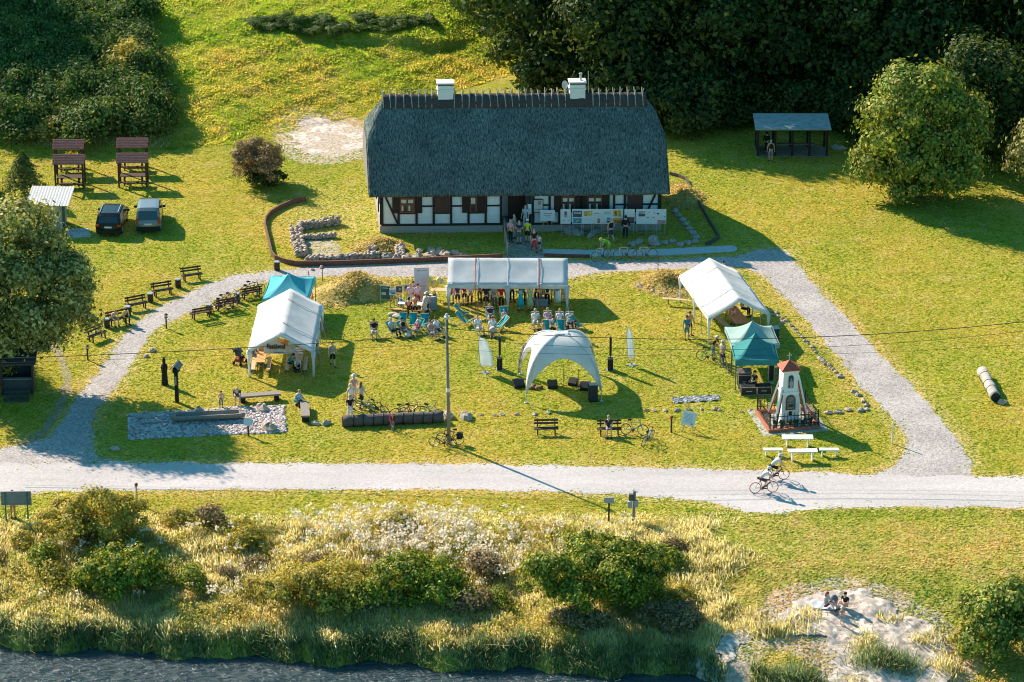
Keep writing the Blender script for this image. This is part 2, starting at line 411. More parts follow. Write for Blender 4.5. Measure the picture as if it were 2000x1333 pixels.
# river
def river():
    t = NT('river water'); a = t.noise(1.0, 4, .6, t.scaled((.45, 1.6, 1)), .4); b = t.noise(3.5, 3, .6, t.scaled((.5, 1.4, 1)))
    t.base((.045, .075, .085), .22, .5); t.b.inputs['IOR'].default_value = 1.33
    mx = t.n('ShaderNodeMath', operation='MULTIPLY_ADD'); t.l(b, mx.inputs[0]); mx.inputs[1].default_value = .5; t.l(a, mx.inputs[2])
    t.bump(mx.outputs[0], 1.0, .75)
    xs = np.linspace(-200, 200, 200); ys = np.linspace(-130, -34, 120); X, Y = np.meshgrid(xs, ys); i = np.arange(X.size).reshape(X.shape)
    F = np.stack([i[:-1, :-1].ravel(), i[:-1, 1:].ravel(), i[1:, 1:].ravel(), i[1:, :-1].ravel()], 1)
    np_obj('water', np.stack([X.ravel(), Y.ravel(), np.full(X.size, -2.5)], 1), F, t.mat, smooth=True, kind='structure')
river()
MOUNDV = []
def mound(name, px, py, rx, ry, h, seed, hollow=None):
    c = P(px, py); b = MB(); n, k = 40, 16; r_ = random.Random(seed); vs = []; ph = [r_.uniform(0, 6) for _ in range(4)]
    for i in range(k + 1):
        t = i / k
        for j in range(n):
            a = 2 * math.pi * j / n; rr = 1 + .10 * math.sin(2 * a + ph[0]) + .07 * math.sin(3 * a + ph[1]) + .03 * math.sin(9 * a)
            x, y = c.x + rx * rr * t * math.cos(a), c.y + ry * rr * t * math.sin(a)
            z = h * (math.cos(math.pi * t) * .5 + .5) * (1 + .08 * math.sin(5 * a + ph[2]) * t) - .03 * (t > .98)
            if hollow:
                g = math.exp(-((x - c.x - hollow[0]) / hollow[2]) ** 2 - ((y - c.y - hollow[1]) / hollow[3]) ** 2); z -= g * hollow[4] * (t < .98)
            vs.append((x, y, max(z, -.03) + r_.uniform(-.02, .02)))
    fs = [(i * n + j, i * n + (j + 1) % n, (i + 1) * n + (j + 1) % n, (i + 1) * n + j) for i in range(k) for j in range(n)]
    MOUNDV.append(np.array(vs)); b.add(vs, fs); return b.build(name, MOUNDM, None, True, kind='structure')
def mound_material():
    t = NT('dry turf'); a = t.noise(1.2, 5, .65); f = t.noise(7, 4, .65)
    c = t.ramp(a, [(.32, (.20, .18, .04)), (.5, (.44, .34, .11)), (.68, (.58, .44, .20))]); c = t.mix(c, t.ramp(f, [(.3, .55), (.7, 1.4)]), 1.0, 'MULTIPLY')
    t.base(c, .95, .1); t.bump(f, .9, .12); return t.mat
MOUNDM = mound_material()
mound('grass_mound', 697, 572, 3.1, 3.6, 1.35, 3, (1.2, -2.2, 1.3, 1.0, .75))
mound('grass_mound', 1300, 556, 2.3, 2.6, .85, 5, (.6, -1.0, .8, .7, .3))
mound('grass_mound', 742, 485, 1.9, 2.0, .7, 8)
mound('grass_mound', 1335, 385, 1.6, 3.2, .75, 9)
# ================================================================== THE HOUSE
WHITEW = M('limewash', (.80, .79, .76), .9, .06, 3, bump=.1)
TIMBER = M('dark timber', (.035, .026, .022), .85, .35, 9, stretch=(1, 1, 6))
SHUT = M('dark brown shutter', (.045, .024, .018), .8, .3, 10, stretch=(6, 1, 1))
REDW = M('red brown window wood', (.20, .065, .035), .7, .25, 10)
GLASSD = M('dark window glass', (.03, .035, .035), .12, .1, 2, spec=.6)
STONE = M('field stone', (.42, .33, .26), .95, .4, 4, bump=.5)
STONE2 = M('pinkish boulder', (.50, .38, .30), .95, .3, 5, bump=.5)
STONE3 = M('grey boulder', (.36, .32, .28), .95, .3, 5, bump=.5)
METAL = M('galvanised metal', (.45, .46, .46), .45, .15, 8, metal=.6)
BLACK = M('black plastic', (.018, .018, .02), .6, .25, 9)
WOODL = M('light pine wood', (.50, .30, .14), .7, .2, 5, stretch=(6, 1, 1))
WOODD = M('dark stained wood', (.075, .042, .030), .75, .3, 8, stretch=(1, 5, 5))
WOODG = M('grey weathered wood', (.27, .23, .19), .9, .3, 6, stretch=(8, 1, 1), bump=.2)
WHITEP = M('white paint', (.80, .80, .78), .6, .05, 4)
def thatch_material():
    t = NT('weathered thatch'); a = t.noise(6, 5, .7, t.scaled((2.2, .6, .6))); b = t.noise(.5, 4, .6); f = t.noise(22, 2, .7)
    c = t.ramp(a, [(.36, (.028, .042, .042)), (.64, (.215, .265, .245))]); c = t.mix(c, t.ramp(b, [(.3, .75), (.7, 1.25)]), 1.0, 'MULTIPLY')
    c = t.mix(c, t.ramp(f, [(.3, .55), (.7, 1.45)]), 1.0, 'MULTIPLY'); t.base(c, .95, .1)
    ad = t.n('ShaderNodeMath', operation='ADD'); t.l(a, ad.inputs[0]); t.l(f, ad.inputs[1]); t.bump(ad.outputs[0], .8, .08); return t.mat
def masonry_material():
    t = NT('fieldstone masonry'); v = t.n('ShaderNodeTexVoronoi'); v.inputs['Scale'].default_value = 4.2; t.l(t.pos(), v.inputs['Vector'])
    c = t.mix(t.ramp(v.outputs['Color'], [(.1, (.17, .16, .15)), (.5, (.34, .30, .27)), (.9, (.45, .40, .36))]), (.36, .34, .31), t.ramp(v.outputs['Distance'], [(.28, 0.0), (.42, 1.0)]))
    t.base(c, .95, .1); t.bump(v.outputs['Distance'], -.6, .05); return t.mat
THATCH = thatch_material(); MASON = masonry_material()
HO = P(745, 455); HL = 20.0; HD = 8.6
house = thing('thatched_house', 'long half-timbered white house under a huge dark thatched roof with two white chimneys', 'house', (HO.x, HO.y, 0), R(1.6))
def hx(px): return (px - 745) / 27.25
def house_build():
    hs = []
    b = MB(); b.box((hx(981) / 2, HD / 2, 1.75), (hx(981), HD - .02, 2.5)); b.box(((hx(1040) + HL) / 2, HD / 2, 1.75), (HL - hx(1040), HD - .02, 2.5))
    b.box(((hx(981) + hx(1040)) / 2, HD / 2 + .9, 1.75), (hx(1040) - hx(981), HD - 1.9, 2.5)); hs.append(b.build('wall', WHITEW, house))
    b = MB(); b.box((hx(981) / 2 - .03, HD / 2, .23), (hx(981) + .16, HD + .16, .58)); b.box(((hx(1040) + HL) / 2 + .03, HD / 2, .23), (HL - hx(1040) + .16, HD + .16, .58)); hs.append(b.build('plinth', MASON, house))
    b = MB(); b.box(((hx(981) + hx(1040)) / 2, HD / 2 + .4, .12), (hx(1040) - hx(981) - .3, HD - .9, .5)); hs.append(b.build('threshold', CONC, house))
    b = MB(); D = .16
    def H_(x0, x1, z, h=.14, y=-.012): b.box(((x0 + x1) / 2, y, z), (x1 - x0, D, h))
    def V_(x, z0, z1, wd=.16, y=-.022): b.box((x, y, (z0 + z1) / 2), (wd, D, z1 - z0))
    for x0, x1 in ((0, hx(981)), (hx(1040), HL)):
        H_(x0, x1, .59, .15); H_(x0, x1, 2.93, .18)
    posts = [0.08, hx(779), hx(814), hx(847.5), hx(881.5), hx(915.5), hx(949), hx(981) - .08, hx(1040) + .08, hx(1074), hx(1093), hx(1127), hx(1145), hx(1178), hx(1200), hx(1221), hx(1254), HL - .08]
    for x in posts: V_(x, .665, 2.84)
    for a, c in ((847.5, 881.5), (814, 847.5), (881.5, 915.5), (949, 981), (1040, 1074), (1093, 1127), (1145, 1178), (1200, 1221), (1221, 1254), (1254, 1290)):
        H_(hx(a) + .08, hx(c) - .08, 2.0, .10, -.006)
    for a, c in ((779, 814), (847.5, 881.5), (915.5, 949), (1093, 1127), (1145, 1178), (1221, 1254)): H_(hx(a) + .08, hx(c) - .08, 1.47, .10, -.004)
    b.bar((.3, -.04, 2.8), (hx(777), -.04, .68), .13, .12, (0, 1, 0)); b.bar((hx(1262), -.04, 1.2), (hx(1281), -.04, 2.8), .13, .12, (0, 1, 0))
    for s_ in (0, HL):
        for y in (.08, HD * .33, HD * .66, HD - .08): b.box((s_, y, 1.75), (.2, .16, 2.3))
        b.box((s_, HD / 2, 2.05), (.18, HD - .2, .12))
    hs.append(b.build('timber_frame', TIMBER, house))
    # windows (frame with panes and two shutters each)
    for cx, ww, half in ((796, 1.05, 0), (1110, .95, 0), (1162, 1.05, 0)):
        x = hx(cx); wd = MB(); wd.box((x, -.09, 2.12), (ww, .1, 1.16)); o = wd.build('window', REDW, house); hs.append(o)
        g = MB()
        for sx in (-1, 1):
            for k in range(2): g.box((x + sx * ww * .235, -.142, 1.83 + .56 * k), (ww * .36, .012, .46))
        g.m = 1
        for sx in (-1, 1): g.box((x + sx * ww * .235, -.152, 2.42), (ww * .34, .008, .26)); g.box((x + sx * ww * .235 - .1, -.153, 1.9), (.12, .008, .4))
        hs.append(g.build('pane', [GLASSD, M('lace curtain', (.62, .58, .48), .9, .2, 12)], o))
        for sx in (-1, 1):
            s_ = MB(); s_.box((x + sx * (ww / 2 + .28), -.10, 2.12), (.52, .05, 1.24)); [s_.box((x + sx * (ww / 2 + .28), -.13, z), (.46, .02, .08)) for z in (1.7, 2.5)]
            hs.append(s_.build('shutter', SHUT, house))
    for cx in (864.5, 1240): 
        s_ = MB(); x = hx(cx); s_.box((x, -.10, 2.13), (1.05, .06, 1.2)); [s_.box((x + k * .17 - .45, -.135, 2.13), (.02, .02, 1.1)) for k in range(6)]; hs.append(s_.build('shutter', M('red brown boards', (.11, .05, .038), .8, .3, 8), house))
    x = hx(924.5); wd = MB(); wd.box((x, -.09, 2.12), (.5, .1, 1.16)); o = wd.build('window', REDW, house); hs.append(o)
    g = MB(); g.box((x, -.142, 1.85), (.3, .012, .5)); g.m = 1; g.box((x, -.142, 2.42), (.3, .012, .45)); hs.append(g.build('pane', [GLASSD, MATS['lace curtain']], o))
    for sx, wd_ in ((-1, .5), (1, .72)):
        s_ = MB(); s_.box((x + sx * (.29 + wd_ / 2), -.10, 2.12), (wd_, .05, 1.24)); hs.append(s_.build('shutter', SHUT, house))
    b = MB(); b.box((hx(1011), 1.08 - .2, 1.55), (1.2, .06, 2.2)); b.box((hx(1027), .45, 1.5), (.06, .85, 2.15)); hs.append(b.build('door', SHUT, house))
    b = MB(); b.box((hx(1011) + .45, .83, 1.45), (.04, .05, .14)); hs.append(b.build('handle', METAL, hs[-1]))
    b = MB()
    for z in (1.55, 1.95): b.box((hx(1034.5), -.13, z), (.26, .03, .36))
    hs.append(b.build('notice', WHITEP, house))
    b = MB(); b.box((hx(1051.5), -.2, 2.0), (.72, .05, 1.0)); b.m = 1; b.box((hx(1051.5), -.228, 2.0), (.62, .012, .9)); b.m = 2; b.box((hx(1054), -.238, 2.25), (.22, .012, .3)); b.box((hx(1051), -.238, 1.75), (.4, .012, .06))
    hs.append(b.build('map_board', [TIMBER, M('pale map', (.50, .50, .48), .8, .1, 9), M('faded red', (.55, .22, .20), .8, .2, 14)], house))
    # thatch: outlines lofted from eave to ridge
    b = MB(); r_ = random.Random(4); xL, xR, y0, y1, z0, z1 = -.85, HL + .66, -.62, HD + .62, 2.88, 8.7
    NVZ, NC = 26, 8; hipv = .585; rings = []
    for k in range(NVZ + 1):
        v = k / NVZ; conv = .16 * math.sin(math.pi * v)
        run = (y1 - y0) / 2 - .12; yf = y0 + run * v - conv; yb = y1 - run * v + conv; z = z0 + (z1 - z0) * v + conv * .6
        if v < hipv: xl, xr, rad = xL + .05 * v, xR - .05 * v, .12
        else:
            q = (v - hipv) / (1 - hipv); off = 1.35 * q - .10 * math.sin(math.pi * q); xl, xr, rad = xL + off, xR - off, .12 + .28 * min(1, q * 4) * (1 - q * .8)
        if k == 0: yf += .10; yb -= .10
        rad = min(rad, (yb - yf) / 2 - .01); pts = []
        NXS = 40
        for (cx, cy, a0) in ((xl + rad, yf + rad, 180), (xr - rad, yf + rad, 270), (xr - rad, yb - rad, 0), (xl + rad, yb - rad, 90)):
            for j in range(NC): a = R(a0 + 90 * j / (NC - 1)); pts.append((cx + rad * math.cos(a), cy + rad * math.sin(a)))
            if a0 == 180: pts += [(xl + rad + (xr - xl - 2 * rad) * i / NXS, yf) for i in range(1, NXS)]
            if a0 == 0: pts += [(xr - rad - (xr - xl - 2 * rad) * i / NXS, yb) for i in range(1, NXS)]
        rings.append([(x + r_.uniform(-.02, .02), y + r_.uniform(-.035, .035) + .03 * math.sin(x * 1.3 + z), z + r_.uniform(-.03, .03)) for x, y in pts])
    n = len(rings[0]); low = [(x + (.35 if x < HL / 2 else -.35) * (abs(x - HL / 2) > HL / 2), y + (.35 if y < HD / 2 else -.35), z0 - .04) for x, y, z in rings[0]]
    vs = low + [p for r in rings for p in r]
    fs = [(i * n + j, i * n + (j + 1) % n, (i + 1) * n + (j + 1) % n, (i + 1) * n + j) for i in range(len(rings)) for j in range(n)]
    fs.append(tuple(range(n - 1, -1, -1))); fs.append(tuple(len(rings) * n + j for j in range(n))); b.add(vs, fs)
    roof = b.build('roof', THATCH, house, True); hs.append(roof)
    b = MB()
    for x in (xL - .02, xR + .02):
        b = MB(); b.ext([(y0 + .5, z0 + .1), (y1 - .5, z0 + .1), (y1 - 2.95, 6.0), (y0 + 2.95, 6.0)], 'x', x - .02, x + .02); hs.append(b.build('gable_boards', M('grey gable boards', (.22, .2, .18), .9, .25, 5, stretch=(1, 6, 1)), house))
    ym = (y0 + y1) / 2; ra, rb = xL + 1.25, xR - 1.25
    b = MB(); NR = 50; prof = [(-.62, -.62), (-.5, -.3), (-.25, .1), (0, .22), (.25, .1), (.5, -.3), (.62, -.62)]; grid = []
    for i in range(NR + 1):
        x = ra + (rb - ra) * i / NR; grid.append([(x, ym + py_ * 1.0 + r_.uniform(-.03, .03), z1 + .06 + pz + r_.uniform(-.03, .03)) for py_, pz in prof])
    b.sheet(grid, .10); hs.append(b.build('ridge_cap', M('dark heather ridge', (.07, .06, .055), .95, .4, 12, bump=.6), roof, True))
    STK = M('bleached ridge stick', (.42, .38, .33), .85, .2, 8)
    k = 0; x = ra + .08
    while x < rb:
        if not (abs(x - hx(880)) < .66 or abs(x - hx(1139)) < .66):
            s_ = MB(); a = r_.uniform(-.07, .07)
            for sg in (-1, 1): s_.path([(x + a + .05 * sg, ym - sg * .20, z1 + .66 + r_.uniform(-.1, .05)), (x + .04 * sg, ym + sg * .28, z1 + .20), (x - a + .03 * sg, ym + sg * .68, z1 - .50)], [.035, .04, .03], 6)
            hs.append(s_.build('ridge_stick', STK, roof))
        x += .5 * r_.uniform(.88, 1.12)
    for cx in (880, 1139):
        x = hx(cx); c = MB(); c.box((x, ym, z1 + .1), (1.1, .8, 1.9)); c.box((x, ym, z1 + .72), (1.22, .92, .10)); c.m = 1; c.box((x, ym, z1 + 1.115), (1.14, .84, .13)); c.m = 0; c.box((x, ym, z1 + 1.225), (1.26, .96, .09))
        o = c.build('chimney', [WHITEW, M('dark chimney band', (.10, .075, .065), .9, .3, 8)], roof); hs.append(o)  # band under the cap is darker than the chimney wall
    c = MB(); x = hx(1139); c.tube((x + .25, ym, z1 + 1.25), (x + .25, ym, z1 + 1.75), .09); c.tube((x + .25, ym, z1 + 1.75), (x + .25, ym, z1 + 1.81), .15, .12); hs.append(c.build('flue_pipe', METAL, roof))
    c = MB(); c.tube((hx(1161), ym, z1 + .2), (hx(1161), ym, z1 + 1.95), .03); hs.append(c.build('antenna', METAL, roof))
    c = MB(); c.ell((hx(1114.5), ym - .1, z1 + .95), (.22, .05, .33), 14, 8); c.tube((hx(1114.5), ym, z1 + .9), (hx(1114.5), ym, z1), .03); hs.append(c.build('satellite_dish', M('pale dish', (.62, .60, .57), .6, .1, 5), roof))
    for o in hs:                        # the old house is slightly out of square
        for v in o.data.vertices: v.co.x -= .062 * v.co.y
house_build()
# ---- garden edging, ruin walls, boulders
def ribbon_wall(name, pxs, h, th, mat, f=P, **kw):
    pts = [f(*q) for q in pxs]; b = MB(); P2 = []
    for i in range(len(pts) - 1):
        k = max(2, int((pts[i + 1] - pts[i]).length / .5)); P2 += [pts[i].lerp(pts[i + 1], j / k) for j in range(k)]
    P2.append(pts[-1]); grid = []
    for i, p in enumerate(P2):
        d = (P2[min(i + 1, len(P2) - 1)] - P2[max(i - 1, 0)]); n = Vector((-d.y, d.x, 0)).normalized() * th / 2
        grid.append([p + n, p - n])
    n = len(grid); vs = [(q.x, q.y, z) for r in grid for q in r for z in (-.1, h)]; fs = []
    for i in range(n - 1):
        a, c = i * 4, i * 4 + 4
        for (u, v) in ((0, 1), (1, 3), (3, 2), (2, 0)): fs.append((a + u, a + v, c + v, c + u))
    fs += [(0, 1, 3, 2), ((n - 1) * 4, (n - 1) * 4 + 2, (n - 1) * 4 + 3, (n - 1) * 4 + 1)]; b.add(vs, fs)
    return b.build(name, mat, None, **kw)
EDGE = M('rusty brown edging', (.17, .085, .06), .85, .3, 5)
ribbon_wall('garden_edging', [(597, 393), (570, 399), (545, 410), (528, 421), (519, 432), (518, 446), (524, 470), (531, 500), (538, 508), (556, 515), (580, 519.5), (640, 519.5), (740, 516), (870, 510.5), (982, 505)], .36, .12, EDGE, label='low rust-brown edging wall curving round the stone ruins beside the house', cat='edging')
ribbon_wall('garden_edging', [(1062, 501), (1110, 503), (1152, 503.5)], .22, .10, EDGE, label='short straight rust-brown edging along the pale pavement near the cobbled entrance', cat='edging')
ribbon_wall('garden_edging', [(1308, 342), (1325, 346), (1340, 353), (1349, 371), (1372, 412), (1404, 466), (1395, 473), (1378, 480)], .25, .12, M('dark edging', (.10, .08, .07), .9, .3, 5), label='low dark edging wall bending round the house end below the roof', cat='edging')
RS = [1.0]
def rock(c, r, seed, mat, label=None, group=None, name='boulder', cat='boulder'):
    r_ = random.Random(seed); ph = [r_.uniform(0, 6.28) for _ in range(6)]; nu, nv = 10, 7; b = MB(); vs = []; rz = r_.uniform(0, 3)
    for i in range(nv + 1):
        t = math.pi * i / nv
        for j in range(nu):
            a = 2 * math.pi * j / nu; k = 1 + .16 * math.sin(2 * a + ph[0] + t) + .12 * math.sin(3 * a + ph[1] - 2 * t) + .08 * math.sin(5 * t + ph[2] + a)
            x, y, z = r[0] * math.sin(t) * math.cos(a) * k, r[1] * math.sin(t) * math.sin(a) * k, r[2] * math.cos(t) * k
            vs.append((x * math.cos(rz) - y * math.sin(rz), x * math.sin(rz) + y * math.cos(rz), max(z, -r[2] * .4)))
    fs = [(i * nu + j, (i + 1) * nu + j, (i + 1) * nu + (j + 1) % nu, i * nu + (j + 1) % nu) for i in range(nv) for j in range(nu)]
    b.add(vs, fs); o = b.build(name, mat, None, False)
    o.location = (c[0], c[1], (c[2] if len(c) > 2 else 0) + r[2] * .33 * RS[0]); o.scale = (RS[0],) * 3; return tag(o, label, cat, group)
def ruin(label, pxs, h, wd, seed):
    """a low dry-stone wall: stones heaped into one wall mesh"""
    r_ = random.Random(seed); b = MB()
    pts = [P(*q) for q in pxs]
    for i in range(len(pts) - 1):
        L = (pts[i + 1] - pts[i]).length; k = max(2, int(L / .24)); d = (pts[i + 1] - pts[i]).normalized(); n = Vector((-d.y, d.x, 0))
        b.m = 0; b.bar(pts[i] + Vector((0, 0, h * .35)), pts[i + 1] + Vector((0, 0, h * .35)), wd * .7, h * .7)
        for j in range(k):
            for s_ in (-1, 0, 1):
                for zz in (.12, h * .55, h * .9):
                    if zz > h or r_.random() < .15: continue
                    c = pts[i] + d * (L * (j + r_.random()) / k) + n * (s_ * wd * .36 + r_.uniform(-.08, .08)); b.m = r_.choice((0, 1, 1, 2))
                    b.ell((c.x, c.y, zz + r_.uniform(-.05, .08)), (r_.uniform(.12, .24), r_.uniform(.1, .2), r_.uniform(.07, .14)), 7, 4, Matrix.Rotation(r_.uniform(0, 3), 3, 'Z'))
    return b.build('ruin_wall', [STONE, STONE2, STONE3], None, True, label=label, cat='ruin', group='foundation walls of the ruin')
ruin('thick rubble wall of the ruin running from the front corner towards the back', [(590, 503), (582, 478), (577, 452)], .45, .8, 1)
ruin('rear rubble wall of the ruin with its dark shaded face', [(584, 448), (625, 444), (664, 438)], .55, .5, 2)
ruin('single low row of stones crossing the middle of the ruin', [(593, 468), (640, 466), (655, 464)], .28, .25, 3)
ruin('long front wall of the ruin just behind the rust-brown edging', [(598, 513), (660, 511), (710, 507), (745, 504)], .42, .45, 4)
ruin('short stub wall of stacked slabs joining the front of the ruin', [(726, 497), (730, 486)], .45, .5, 5)
ruin('stone heap wall crossing the grass below the house corner', [(783, 508), (781, 494), (780, 486)], .35, .5, 6)
bs = [(757, 507, .5), (773, 508.5, .42), (796, 508, .45), (815, 507, .5), (838, 504, .4), (847, 508, .3), (842, 492, .35), (820, 492, .25), (858, 492, .3), (850, 498, .35), (870, 500, .4), (890, 498, .35), (905, 502, .3)]
for i, (x, y, s_) in enumerate(bs):
    rock(P(x, y), (s_ * 1.15, s_ * .8, s_ * .7), 40 + i, (STONE2, STONE3)[i % 3 == 0], 'rounded stone in the garden bed between the ruin and the white tent roof', 'garden bed stones')
rock(P(1118, 457), (.75, .35, .35), 60, STONE3, 'long grey boulder lying first in front of the exhibition boards', None)
rock(P(1133, 459), (.32, .28, .25), 61, STONE3, 'small rounded boulder between two long ones under the exhibition boards', None)
rock(P(1163, 456), (1.1, .3, .28), 62, STONE3, 'longest flat grey boulder in front of the exhibition boards', None)
rock(P(1277, 477), (.42, .4, .45), 63, STONE3, 'upright pointed grey boulder beside the pale pavement', None)
for i in range(9): rock(P(1238 + i * 15 if i > 2 else 1234 + i * 8, 480 - (i % 3) * 3), (.3, .25, .2), 70 + i, STONE3, 'small shaded stone behind the pale pavement by the bicycles', 'stones behind the pavement')
for i in range(7): rock(P(1318 + i * 7, 415 + i * 8.5), (.3, .28, .22), 90 + i, STONE3, 'shaded stone in the row down the bank at the end of the house', 'stones on the bank')
# ---- exhibition boards
def picture_board(px, lab, pics, seed, pyf=462, wd=.74, h=1.12, frame='metal', zb=.95):
    p = P(px, pyf); t = thing('exhibition_board', lab, 'display board', p, R(rnd.uniform(-4, 6)), 'exhibition boards in front of the house')
    b = MB(); b.box((0, 0, zb + h / 2), (wd, .035, h)); mats = [M('board white', (.72, .71, .69), .7, .05, 5)]
    for k, (cx, cz, ww, hh, col) in enumerate(pics):
        b.m = k + 1; mats.append(M('print %s' % (col,), col, .7, .45, 7)); b.box((cx * wd, -.024 - .001 * k, zb + h * cz), (ww * wd, .012, hh * h))
    b.build('panel', mats, t)
    for sx in (-1, 1):
        l = MB(); l.bar((sx * wd * .4, .03, 0), (sx * wd * .4, .03, zb + .1), .035, .035); l.bar((sx * wd * .4, .05, zb), (sx * wd * .4, .55, 0), .03, .03); l.build('leg', METAL, t)
    l = MB(); l.bar((-wd * .38, .03, .25), (wd * .38, .03, .25), .03, .03); l.build('crossbar', METAL, t)
DK, BLU, ORG, RED_, YEL, GRY = (.08, .09, .10), (.08, .28, .42), (.62, .30, .08), (.45, .07, .05), (.65, .48, .10), (.35, .37, .38)
picture_board(1104.5, 'exhibition board with one small dark photo near its top and pale sketch below', [(.0, .65, .3, .4, GRY), (.02, .72, .2, .2, RED_), (0, .25, .6, .12, (.6, .62, .6))], 1)
picture_board(1127.5, 'exhibition board with a dark photo above a bright blue picture', [(0, .68, .85, .42, DK), (0, .75, .7, .15, GRY), (0, .22, .8, .35, BLU), (.02, .2, .2, .15, ORG)], 2)
picture_board(1147, 'exhibition board with yellow and orange print along its top edge', [(.05, .72, .8, .3, YEL), (-.2, .66, .3, .25, ORG), (0, .3, .6, .1, (.6, .6, .6))], 3)
picture_board(1167, 'nearly white exhibition board with small red script and a brown figure low down', [(-.05, .72, .6, .06, (.6, .3, .3)), (.1, .22, .25, .3, (.45, .2, .12))], 4)
picture_board(1186, 'exhibition board with rows of tiny marks and two dark blocks below', [(.0, .8, .7, .06, GRY), (.0, .68, .7, .05, GRY), (.1, .36, .3, .14, BLU), (.1, .16, .35, .14, DK)], 5)
picture_board(1206, 'exhibition board with orange and red fruit pictures over a red striped print', [(-.05, .72, .8, .42, YEL), (-.2, .72, .2, .3, RED_), (.2, .68, .25, .35, ORG), (0, .2, .85, .36, (.5, .18, .06)), (0, .3, .8, .05, YEL)], 6)
picture_board(1229, 'exhibition board with a dark photo at its foot beside the dark standing person', [(.1, .25, .75, .42, DK), (.2, .27, .3, .15, RED_)], 7)
picture_board(1252, 'exhibition board with one grey landscape photo in its upper half', [(.05, .68, .65, .35, GRY), (.05, .6, .65, .15, DK)], 8)
picture_board(1270.5, 'exhibition board with only four tiny dark marks, second from the house corner', [(-.3, .45, .2, .04, DK), (.3, .45, .2, .04, DK), (-.2, .8, .2, .03, GRY), (.3, .75, .15, .05, DK)], 9)
picture_board(1290.5, 'exhibition board with a dark pink strip at its foot, last at the house corner', [(-.3, .7, .2, .1, DK), (.05, .14, .8, .25, (.5, .25, .25)), (.35, .5, .1, .05, DK)], 10)
def wood_easel(px, pyf, lab, wd, h, zb, pics, rz=0, tilt=8, wood=None, legs_h=None, name='easel_sign', cat='easel', group=None):
    t = thing(name, lab, cat, P(px, pyf), R(rz), group); lh = legs_h or zb + h * .9
    b = MB(); rot = Matrix.Rotation(R(-tilt), 3, 'X'); c = Vector((0, 0, zb + h / 2)); mats = [MATS['board white']]
    b.box(c, (wd, .03, h), rot)
    for k, (cx, cz, ww, hh, col) in enumerate(pics):
        b.m = k + 1; mats.append(M('print %s' % (col,), col, .7, .45, 7)); b.box(c + rot @ Vector((cx * wd, -.02 - .001 * k, (cz - .5) * h)), (ww * wd, .012, hh * h), rot)
    b.build('panel', mats, t); wd_ = wood or WOODL
    for sx in (-1, 1):
        l = MB(); l.bar((sx * wd * .38, -.10, 0), (sx * wd * .16, .12, lh), .045, .035); l.build('leg', wd_, t)
    l = MB(); l.bar((0, .62, 0), (0, .12, lh), .045, .035); l.build('leg', wd_, t)
    return t
wood_easel(1069.5, 457, 'light wooden easel with wide white sign and reddish writing beside the house door', 1.05, .78, 1.0, [(0, .68, .6, .08, (.6, .25, .25)), (0, .5, .5, .06, (.6, .35, .35)), (.05, .36, .3, .05, GRY)])
t = thing('rope_railing', 'pale wooden handrail on posts at the edge of the cobbled entrance', 'railing', P(984, 500))
HR = P(984, 500)
for i, (x, y) in enumerate(((985, 452), (986, 476), (991, 500))):
    q = P(x, y) - HR; b = MB(); b.tube((q.x, q.y, 0), (q.x, q.y, 1.05), .06); b.build('post', M('pinkish wood', (.42, .28, .2), .8, .2, 6), t)
b = MB(); q = [P(985, 452) - HR, P(986, 476) - HR, P(991, 500) - HR]; b.path([(v.x, v.y, 1.0) for v in q], .05); b.build('handrail', MATS['pinkish wood'], t)
